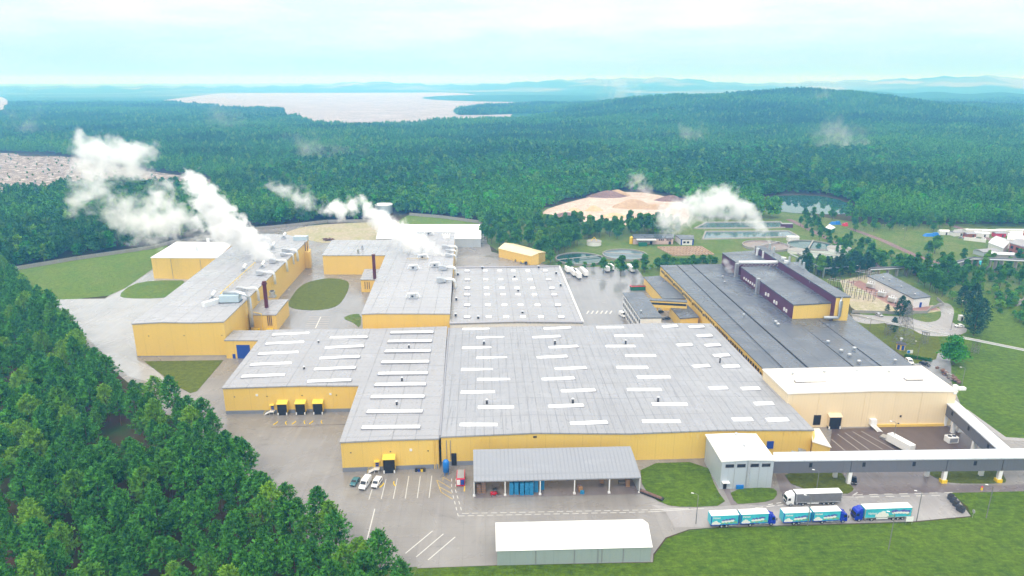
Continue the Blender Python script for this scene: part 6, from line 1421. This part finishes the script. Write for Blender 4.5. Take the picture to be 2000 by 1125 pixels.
pines = [make_tree('pine_tree', 'dark green pine standing in the dense wood in the foreground', 'pine tree', 'pines of the foreground wood', pine_crown(s, *a), 'pine', a[0], .17, 'bark') for s, a in ((1, (15.0, 3.5)), (2, (14.2, 3.7, .33)), (3, (16.0, 3.2, .38, 13)), (4, (13.5, 3.4, .34, 11)), (5, (15.4, 3.8, .40, 12, 8, 9, 1.1, .65)))]
birches = [make_tree('broadleaf_tree', 'bright green broadleaf tree standing among the foreground pines', 'tree', 'bright broadleaf trees among the pines', broad_crown(20 + s, 11.5, 2.9, .3, 12, 110, .5), 'broad', 11.5, .14, 'barkgrey', limbs=4) for s in range(2)]
used = set()
def plant(protos, X, Y, sc, rg, label=None, group=None, z=0.0):
    k = rg.randrange(len(protos)); p = protos[k]; rz = rg.uniform(0, 6.28); s = (sc * rg.uniform(.92, 1.1), sc * rg.uniform(.92, 1.1), sc)
    if p.name not in used:
        used.add(p.name); p.location = (X, Y, z); p.rotation_euler = (0, 0, rz); p.scale = s
        if label: p['label'] = label
        return p
    return copy_thing(p, (X, Y, z), rz, s, label, group)
rg = random.Random(11); NP = 292; n_b = 0; rest = []; npine = 0
def seen(p):
    for h in (7, 12):
        x, y = PX(p[0], p[1], h)
        if -25 < x < 2025 and y < 1140: return True
    return False
wood = [p for p in wood if seen(p)]
for i, (X, Y) in enumerate(wood):
    if rg.random() < .06 and n_b < 26: n_b += 1; plant(birches, X, Y, rg.uniform(.75, 1.05), rg); continue
    if npine < NP: npine += 1; plant(pines, X, Y, rg.uniform(.66, 1.14), rg)
    else: rest.append((X, Y))
# deciduous trees and bushes inside and round the site, each one its own
decid = [make_tree('broadleaf_tree', 'mid green broadleaf tree in the belt beside the chip yard', 'tree', 'broadleaf trees round the water works', broad_crown(40 + s, H, Rr, .22, 15, 110, .72, cn), 'broad', H, .22, 'barkgrey', limbs=4) for s, (H, Rr, cn) in enumerate(((13, 4.2, 0), (15, 4.0, .3), (11, 4.0, .1), (16, 3.4, .5)))]
dpts = sow([(940, 478), (950, 452), (1010, 445), (1062, 432), (1078, 452), (1180, 455), (1310, 452), (1325, 464), (1235, 469), (1190, 475), (1150, 478), (1108, 492), (1078, 520), (1062, 508), (1020, 494), (975, 490)], 6.2, 5, avoid=[[(1140, 470), (1180, 470), (1180, 486), (1140, 486)]])
for X, Y in dpts[:85]: plant(decid, X, Y, rg.uniform(.8, 1.15), rg)
for x, y, s, l in ((1212, 540, 1.0, 'tall slim tree between the two round settling tanks'), (1258, 533, .8, 'tree left of the black-roofed hall behind the back yard'), (1300, 530, 1.0, 'dense tree at the rear corner of the black-roofed hall'), (1285, 528, .75, 'smaller tree beside the dense one at the rear corner'), (1178, 535, .7, 'round tree behind the white trailers'), (1110, 530, .55, 'low tree right of the small yellow shed'), (1240, 535, .6, 'low tree behind the right-hand white trailer')):
    plant(decid, G(x, y).x, G(x, y).y, s, rg, l)
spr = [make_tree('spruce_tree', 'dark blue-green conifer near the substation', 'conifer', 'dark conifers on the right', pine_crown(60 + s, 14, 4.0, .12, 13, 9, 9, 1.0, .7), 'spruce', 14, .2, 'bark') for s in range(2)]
for x, y, s, l in ((1877, 600, .85, 'dark conifer furthest up of the roadside group'), (1900, 604, 1.0, 'dark conifer, second of the roadside group'), (1893, 632, .9, 'dark conifer in the middle of the roadside group'), (1912, 640, 1.05, 'broad dark conifer at the right of the roadside group'), (1901, 656, 1.0, 'dark conifer nearest the overhead pipeline'), (1757, 622, .85, 'dark conifer at the corner of the substation wall'), (1770, 618, .6, 'smaller dark conifer at the corner of the substation wall'), (1744, 650, .55, 'small dark conifer under the overhead pipeline'), (1732, 612, .35, 'little conifer by the substation wall'),
                   (1570, 530, .7, 'dark conifer behind the maroon block, leftmost'), (1612, 540, .9, 'dark conifer behind the maroon block, second'), (1640, 540, 1.0, 'dark conifer behind the maroon block, third'), (1660, 538, 1.0, 'dark conifer left of the substation building'), (1690, 530, .9, 'dark conifer behind the pipe rack'), (1598, 535, .65, 'small dark conifer behind the maroon block')):
    plant(spr, G(x, y).x, G(x, y).y, s, rg, l)
for i, (X, Y) in enumerate(sow([(1556, 520), (1640, 528), (1700, 520), (1712, 534), (1660, 546), (1600, 545), (1565, 535)], 5.5, 41)[:22]): plant(spr if i % 3 else decid, X, Y, rg.uniform(.55, 1.0), rg, 'dark tree in the belt between the maroon block and the pipe rack', 'tree belt behind the maroon block')
for X, Y in sow([(1745, 520), (1800, 535), (1835, 560), (1842, 582), (1822, 572), (1790, 552), (1745, 534)], 6, 43)[:20]: plant(decid, X, Y, rg.uniform(.6, 1.0), rg, 'broadleaf tree in the belt behind the white substation building', 'tree belt behind the substation')
mp_ = make_tree('maple_tree', 'big bright green round tree on the lawn beside the lane', 'tree', None, broad_crown(77, 12.5, 6.6, .16, 26, 190, .62), 'maple', 12, .35, 'barkgrey', limbs=5); mp_.location = G(1861, 712)
for x, y, s, l in ((1766, 525, .9, 'round tree behind the white substation building, left'), (1787, 540, 1.0, 'tall tree behind the white substation building, middle'), (1806, 548, 1.1, 'tall tree behind the white substation building, right'), (1815, 570, .9, 'tree at the end of the white substation building'), (1830, 575, .75, 'smaller tree at the end of the white substation building'), (1700, 505, .8, 'tree on the rail cutting left of the pipe rack'), (1680, 492, .7, 'bushy tree on the rail cutting'), (1720, 520, .9, 'tree where the pipe rack begins'), (1825, 495, 1.15, 'big rounded bush alone on the far meadow'), (1812, 500, .8, 'smaller bush left of the big rounded one'), (1850, 540, .9, 'tree in the scrub beneath the pipe rack'), (1875, 550, .8, 'bright bushy tree in the scrub'), (1862, 560, .9, 'tall bush in the middle of the scrub'), (1905, 545, .7, 'bush in the scrub toward the right'), (1900, 527, .8, 'tree just right of the pipe rack bend')):
    plant(decid, G(x, y).x, G(x, y).y, s, rg, l)
for X, Y in sow([(1835, 515), (2010, 512), (2010, 575), (1930, 580), (1880, 580), (1850, 570), (1830, 545)], 9, 31)[:45]: plant(decid, X, Y, rg.uniform(.35, .85), rg, 'shrubby young tree in the scrub under the pipe rack', 'young trees in the scrub')
for X, Y in sow([(1560, 440), (1600, 452), (1680, 480), (1740, 520), (1700, 528), (1640, 505), (1590, 470)], 9, 33)[:26]: plant(decid, X, Y, rg.uniform(.3, .75), rg, 'young tree on the bank of the rail cutting', 'young trees along the rail cutting')
for X, Y in sow([(1060, 436), (1180, 444), (1320, 444), (1332, 462), (1235, 457), (1150, 466), (1070, 460)], 4.6, 37)[:60]: plant(decid, X, Y, rg.uniform(.6, 1.05), rg)
bush = [make_tree('bush', 'low green bush in the rough grass on the right', 'bush', 'bushes in the rough grass', broad_crown(90 + s, 4.2, 2.8, .0, 9, 70, .55), 'broad', 3.2, .1, 'barkgrey') for s in range(3)]
bp = sow([(1600, 460), (1680, 470), (1780, 520), (1850, 530), (2010, 520), (2010, 640), (1930, 600), (1850, 585), (1800, 540), (1700, 525), (1640, 500)], 6, 8, avoid=[[(1690, 530), (1740, 525), (1830, 580), (1790, 610), (1660, 615), (1650, 545)]])
for X, Y in bp[:150]: plant(bush, X, Y, rg.uniform(.3, 1.25), rg)
for X, Y in sow([(1310, 515), (1395, 508), (1402, 516), (1320, 528)], 4.0, 4)[:20]: plant(bush, X, Y, rg.uniform(.8, 1.2), rg, 'dense green bush in the thicket behind the black-roofed hall', 'bushes behind the black-roofed hall')
for X, Y in sow([(1080, 520), (1240, 514), (1290, 522), (1280, 532), (1090, 530)], 7, 14)[:20]: plant(bush, X, Y, rg.uniform(.5, 1.0), rg, 'green bush on the verge behind the back yard', 'bushes on the verge behind the back yard')
for X, Y in sow([(1560, 425), (1640, 430), (1700, 440), (1850, 440), (1860, 455), (1760, 450), (1640, 455), (1580, 448)], 8, 24, avoid=[[(1600, 430), (1660, 430), (1660, 460), (1600, 455)]])[:40]: plant(decid, X, Y, rg.uniform(.55, .9), rg, 'rounded bright tree along the edge of the far lot', 'trees along the edge of the far lot')
t = thing('hedge', 'low dark clipped hedge before the parking bays behind the cream warehouse', 'hedge', G(1795, 700)); rngh = np.random.default_rng(5); n = 1500
a, c = G(1768, 697), G(1818, 706); u = rngh.uniform(0, 1, (n, 1)); Cc = np.array(a - t.location)[None] * (1 - u) + np.array(c - t.location)[None] * u + np.stack([rngh.uniform(-.5, .5, n), rngh.uniform(-.5, .5, n), rngh.uniform(.05, 1.2, n)], 1)
hd = bpy.data.objects.new('foliage', leafmesh('foliage', blades(Cc, rngh.normal(size=(n, 3)), np.full(n, .4), np.full(n, .3), rngh), rngh.uniform(0, .5, n), 'broad', soft=False)); COL.objects.link(hd); hd.parent = t

# the far wood, which nobody could count: instanced trees in two masses
def scatter(name, label, protos, pts, z, sc, seed, tone=None):
    n = len(pts); me = bpy.data.meshes.new(name); me.vertices.add(n); co = np.column_stack([pts, z]).astype(np.float32); me.vertices.foreach_set('co', co.ravel())
    rng = np.random.default_rng(seed)
    for nm, ty, v in (('pick', 'INT', rng.integers(0, len(protos), n).astype(np.int32)), ('size', 'FLOAT', np.asarray(sc, np.float32)), ('turn', 'FLOAT', rng.uniform(0, 6.28, n).astype(np.float32)), ('tone', 'FLOAT', np.zeros(n, np.float32) if tone is None else np.asarray(tone, np.float32))):
        at = me.attributes.new(nm, ty, 'POINT'); at.data.foreach_set('value', v)
    me.update(); o = bpy.data.objects.new(name, me); COL.objects.link(o)
    pc = bpy.data.collections.new(name + '_kinds')
    for i, (V, T, mat) in enumerate(protos): pc.objects.link(bpy.data.objects.new('%s_%02d' % (name, i), leafmesh(name, V, T, mat)))
    ng = bpy.data.node_groups.new(name, 'GeometryNodeTree'); ng.interface.new_socket('Geometry', in_out='INPUT', socket_type='NodeSocketGeometry'); ng.interface.new_socket('Geometry', in_out='OUTPUT', socket_type='NodeSocketGeometry')
    gi, go = ng.nodes.new('NodeGroupInput'), ng.nodes.new('NodeGroupOutput'); ip = ng.nodes.new('GeometryNodeInstanceOnPoints'); ci = ng.nodes.new('GeometryNodeCollectionInfo')
    ci.inputs['Collection'].default_value = pc; ci.inputs['Separate Children'].default_value = True; ci.inputs['Reset Children'].default_value = True
    def na(nm, ty): q_ = ng.nodes.new('GeometryNodeInputNamedAttribute'); q_.data_type = ty; q_.inputs['Name'].default_value = nm; return q_.outputs['Attribute']
    cx = ng.nodes.new('ShaderNodeCombineXYZ'); ng.links.new(na('turn', 'FLOAT'), cx.inputs['Z'])
    ng.links.new(gi.outputs[0], ip.inputs['Points']); ng.links.new(ci.outputs[0], ip.inputs['Instance']); ip.inputs['Pick Instance'].default_value = True
    ng.links.new(na('pick', 'INT'), ip.inputs['Instance Index']); ng.links.new(cx.outputs[0], ip.inputs['Rotation']); ng.links.new(na('size', 'FLOAT'), ip.inputs['Scale']); ng.links.new(ip.outputs[0], go.inputs[0])
    md = o.modifiers.new('scatter', 'NODES'); md.node_group = ng
    return tag(o, label, 'forest', None, 'stuff')
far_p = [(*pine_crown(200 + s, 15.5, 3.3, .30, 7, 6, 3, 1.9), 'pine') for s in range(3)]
far_b = [(*broad_crown(210 + s, H, 4.6, .12, 10, 28, 1.5, cn), mt) for s, (H, cn, mt) in enumerate(((13.5, 0, 'broad'), (15.5, .35, 'broad'), (12, .1, 'maple'), (17, .5, 'broad')))]
rn = np.random.default_rng(77); XY = []
Yc = 430.0
while Yc < 3600:
    d = 5.2 + 4.6 * (Yc - 430) / 2600; w = Yc * .84 + 40
    xs = np.arange(-w, w, d); XY.append(np.column_stack([xs + rn.uniform(-.45, .45, len(xs)) * d, np.full(len(xs), Yc) + rn.uniform(-.45, .45, len(xs)) * d])); Yc += d
XY = np.concatenate(XY); px, py = PX(XY[:, 0], XY[:, 1])
FACTORY = [(-700, 620), (-100, 545), (18, 526), (150, 503), (300, 481), (345, 470), (470, 446), (560, 439), (640, 431), (720, 430), (728, 424), (726, 412), (772, 412), (780, 424), (800, 418), (860, 422), (935, 433), (950, 446), (1000, 442), (1056, 430), (1052, 412), (1090, 398), (1150, 383), (1205, 373), (1275, 375), (1345, 394), (1360, 428), (1480, 430), (1545, 424), (1640, 432), (1780, 440), (1860, 441), (1900, 446), (1960, 444), (2060, 446), (2700, 450), (2700, 700), (1000, 1300)]
SANDS = [[(300, 198), (380, 188), (465, 178.5), (600, 177), (740, 178), (900, 181), (945, 187), (1000, 196), (1075, 199), (1060, 206), (930, 212), (885, 221), (900, 226), (1085, 221), (1080, 236), (900, 243), (720, 250), (620, 245), (560, 231), (552, 219), (450, 216), (370, 209)], [(-260, 175), (0, 188), (16, 196), (18, 210), (0, 228), (-260, 260)],
         [(-400, 290), (-60, 297), (30, 300), (110, 304), (215, 318), (240, 328), (420, 352), (412, 374), (260, 377), (180, 383), (90, 386), (-400, 395)], [(1478, 386), (1540, 378), (1620, 381), (1690, 405), (1670, 432), (1560, 428), (1490, 420)]]
ok = ~inpoly(px, py, FACTORY)
for s_ in SANDS: ok &= ~inpoly(px, py, s_)
XY = XY[ok]; px = px[ok]; py = py[ok]
def vnoise(X, Y, f, seed):
    r_ = np.random.default_rng(seed); v = np.zeros(len(X))
    for k in range(7): a = r_.uniform(0, 6.28); w = f * r_.uniform(.5, 2.2); v += np.sin(w * (X * math.cos(a) + Y * math.sin(a)) + r_.uniform(0, 6.28))
    return v / 3.7
nv_ = vnoise(XY[:, 0], XY[:, 1], .012, 4) * .7 + vnoise(XY[:, 0], XY[:, 1], .004, 9) * .7; bias = np.where((px > 480) & (py > 300) & (py < 400 + .0 * px), .75, -.30) + np.where((px > 1500) & (py < 400), -.35, 0)
qx = sow(SANDS[2], 17, 5, tries=9000)          # scattered scrub on the quarry floor
isb = (nv_ + bias + rn.normal(0, .35, len(XY))) > .25
zz = hill(XY[:, 0], XY[:, 1]); sc = rn.uniform(.6, 1.15, len(XY)) * (1 + .18 * vnoise(XY[:, 0], XY[:, 1], .02, 6)) * (1 + .25 * np.clip((XY[:, 1] - 900) / 2000, 0, 1))
tone = np.clip(vnoise(XY[:, 0], XY[:, 1], .010, 12) * .75 + vnoise(XY[:, 0], XY[:, 1], .035, 13) * .45 + rn.normal(0, .22, len(XY)), -1, 1)
keep = rn.random(len(XY)) > .09
for nm, l, pr, msk, sd_ in (('pine_forest', 'dark conifer forest spreading behind the factory to the hills', far_p, ~isb & keep, 1), ('broadleaf_forest', 'lighter green broadleaf woodland mixed through the forest behind the factory', far_b, isb & keep, 2)):
    scatter(nm, l, pr, XY[msk], zz[msk], sc[msk], sd_, np.clip(tone[msk] + (.28 if 'broad' in nm else -.08), -1, 1))
if qx:
    r_ = np.array(qx); scatter('quarry_scrub', 'sparse low dark scrub dotted over the sandy quarry floor', [(*broad_crown(240 + s, 4, 2.6, .0, 6, 30, .9), 'broad') for s in range(2)], r_, np.full(len(r_), .3), rn.uniform(.15, .75, len(r_)) ** 1.3, 4)
if rest:
    r_ = np.array(rest); scatter('pine_wood', 'dark pines at the far end of the foreground wood beside the pale pavement', [(*pine_crown(230 + s, 13, 2.8, .34, 10, 7, 6, 1.2), 'pine') for s in range(3)], r_, np.zeros(len(r_)), rn.uniform(.8, 1.1, len(r_)), 3)
print('trees', len(wood), npine, n_b, len(rest), len(dpts), len(bp), 'far', len(XY))

# ------------------------------------------------------------------ air and steam
HAZE = 3.0e-4
q = bpy.data.materials.new('haze_air'); q.use_nodes = True; nt = q.node_tree; nt.nodes.clear()
vo = nt.nodes.new('ShaderNodeVolumePrincipled'); vo.inputs['Color'].default_value = (.14, .47, 1.0, 1); vo.inputs['Absorption Color'].default_value = (1, 1, 1, 1); vo.inputs['Density'].default_value = HAZE; vo.inputs['Anisotropy'].default_value = .1
ou = nt.nodes.new('ShaderNodeOutputMaterial'); nt.links.new(vo.outputs[0], ou.inputs['Volume']); M['haze'] = q
tag(MB().box((0, 12800, -3), (44000, 27400, 233)).build('haze', 'haze'), kind='stuff')

def steam(name, label, spine, seed, dens=.12, freq=.09, amp=1.1, thr=.42, soft=.5, depth=1.0):
    """a drifting steam plume: a soft body along spine (x, y, z, radius), broken up by turbulence"""
    q = NT(name + '_vapour'); q.t.nodes.remove(q.b); p = q.wpos()
    wob = q.n('ShaderNodeTexNoise', {'Vector': p, 'Scale': freq * .55, 'Detail': 2.0}).outputs['Color']
    p2 = q.n('ShaderNodeVectorMath', {0: p, 1: q.n('ShaderNodeVectorMath', {0: wob, 1: (.5, .5, .5)}, operation='SUBTRACT').outputs[0], 2: (0, 0, 0)}, operation='MULTIPLY_ADD')
    p2.operation = 'ADD'; sc_ = q.n('ShaderNodeVectorMath', {0: q.n('ShaderNodeVectorMath', {0: wob, 1: (.5, .5, .5)}, operation='SUBTRACT').outputs[0], 'Scale': .9 / freq}, operation='SCALE')
    q.t.links.new(p, p2.inputs[0]); q.t.links.new(sc_.outputs[0], p2.inputs[1]); pd = p2.outputs[0]
    field = None
    for x, y, z, r, w in spine:
        d = q.n('ShaderNodeVectorMath', {0: pd, 1: (x, y, z)}, operation='DISTANCE').outputs['Value']
        f = q.math('MULTIPLY', q.ramp(d, 0, r, 1, 0), w); field = f if field is None else q.math('SMOOTH_MAX', field, f, .25)
    n = q.noise(p, freq, 6, .62, .4)
    v = q.math('ADD', field, q.math('MULTIPLY', q.math('SUBTRACT', n, .5), amp))
    v = q.math('MULTIPLY', q.ramp(v, thr, thr + soft), dens)
    vo = q.n('ShaderNodeVolumePrincipled', {'Color': (1, 1, 1, 1), 'Density': v, 'Anisotropy': .0}); q.t.links.new(vo.outputs[0], q.o.inputs['Volume'])
    mt = q.m; mt.cycles.volume_step_rate = .5; M[name] = mt
    bm = bmesh.new()
    for x, y, z, r, w in spine:
        for k in range(26):
            u = -1 + 2 * (k + .5) / 26; a = k * 2.39996; s = math.sqrt(1 - u * u); rr = r * 1.05
            bm.verts.new((x + rr * s * math.cos(a), y + rr * s * math.sin(a), z + rr * u))
    res = bmesh.ops.convex_hull(bm, input=bm.verts[:]); bmesh.ops.delete(bm, geom=[e for e in set(res['geom_interior']) | set(res['geom_unused']) if isinstance(e, bmesh.types.BMVert)], context='VERTS')
    bmesh.ops.recalc_face_normals(bm, faces=bm.faces)
    me = bpy.data.meshes.new('steam'); bm.to_mesh(me); bm.free(); me.materials.append(mt)
    o = bpy.data.objects.new('steam_plume', me); COL.objects.link(o); return tag(o, label, 'steam', None, 'stuff')
def spine(pts, Y0, dY=0.0):
    """(pixel x, pixel y, radius in pixels, weight) at depth Y0, drifting dY metres away along the list"""
    out = []; n = len(pts)
    for i, (x, y, r, w) in enumerate(pts):
        Y = Y0 + dY * i / max(1, n - 1); p = DP(x, y, Y); out.append((p.x, p.y, p.z, r * 1.55 * Y / FPX, w))
    res = []
    for a, b in zip(out, out[1:]): res += [a, tuple((u + v) / 2 for u, v in zip(a, b))]
    return res + [out[-1]]
yA = G(532, 508, 17).y
steam('steam_a', 'thick white steam rising from the left production hall roof', spine([(535, 512, 14, 1), (512, 492, 24, 1), (480, 468, 36, 1), (440, 440, 44, 1.05), (412, 405, 40, 1), (392, 372, 30, .95), (375, 345, 22, .95)], yA, 8), 1, .5, .15, 1.6, .50, .28)
steam('steam_b', 'broad torn steam cloud drifting over the left forest', spine([(415, 452, 30, .75), (345, 430, 50, .85), (290, 440, 48, .9), (235, 425, 40, .8), (215, 395, 36, .75), (300, 395, 40, .8), (330, 365, 26, .8)], yA + 10, 20), 2, .20, .12, 1.75, .46, .6)
steam('steam_c', 'upper torn steam cloud over the quarry at left', spine([(150, 400, 34, .75), (185, 360, 46, .82), (165, 300, 34, .9), (155, 268, 22, .9), (200, 300, 44, .95), (250, 320, 44, .92), (285, 295, 28, .95)], yA + 20, 30), 3, .24, .11, 1.7, .47, .55)
yM = G(850, 500, 14).y
steam('steam_d', 'white steam rolling over the middle production hall roof', spine([(868, 498, 12, .9), (835, 485, 20, .95), (800, 470, 27, 1), (765, 445, 30, 1), (730, 420, 25, .95), (705, 392, 17, .95), (665, 410, 26, .95), (640, 405, 16, .85)], yM, 10), 4, .42, .16, 1.75, .49, .35)
steam('steam_e', 'thin torn steam wisp between the two production halls and the forest', spine([(620, 410, 20, .75), (595, 390, 28, .85), (560, 370, 27, .85), (530, 365, 20, .8)], yM + 30, 10), 5, .14, .13, 1.7, .50, .4)
yS = G(1500, 480, 22).y
steam('steam_f', 'grey-white steam rising from the maroon roof block', spine([(1503, 474, 8, 1), (1494, 455, 15, 1), (1477, 432, 22, 1), (1448, 412, 28, 1), (1415, 385, 30, 1), (1400, 405, 32, .95), (1378, 398, 34, .92), (1340, 412, 38, .85), (1310, 432, 36, .78), (1290, 410, 24, .7)], yS, 12), 6, .30, .14, 1.75, .46, .5)
steam('steam_g', 'small steam puff at the foot of the maroon block', spine([(1428, 531, 9, .95), (1418, 512, 10, .75)], G(1428, 531, 12).y - 2), 7, .3, .25, 1.2, .42, .4)
steam('steam_h', 'faint steam wisp over the chip heaps', spine([(1268, 385, 24, .8), (1245, 360, 26, .8), (1240, 342, 18, .7)], G(1260, 385).y), 8, .08, .12, 1.7, .48, .5)
for i, (pts, Y) in enumerate((([(1625, 255, 28, .6), (1650, 290, 34, .62), (1690, 310, 30, .55), (1600, 275, 24, .5)], 1150), ([(430, 230, 26, .58), (455, 250, 22, .5)], 1500), ([(590, 280, 26, .5), (625, 305, 30, .6), (700, 310, 30, .45)], 1000), ([(1610, 190, 20, .6), (1605, 210, 18, .5)], 2100), ([(1335, 265, 26, .5), (1380, 290, 26, .5)], 1250), ([(1210, 185, 30, .6), (1190, 200, 26, .5)], 2600), ([(50, 235, 26, .55), (75, 250, 26, .5)], 1500))):
    steam('mist_%d' % i, ['wisp of mist hanging over the hillside forest at right', 'thin slanting mist wisp over the forest left of the sand flat', 'faint mist streak over the forest behind the halls', 'small mist wisp on the skyline of the wooded hill', 'faint mist wisp on the slope left of the hillside one', 'pale mist patch at the foot of the wooded hill', 'faint mist streak at the left edge over the forest'][i], spine([(x_, y_, r__ * 1.55, w_ * 1.05) for x_, y_, r__, w_ in pts], Y, 20), 20 + i, .030 if Y < 1400 else .016, .055 * 900 / Y, 1.5, .38, .8)
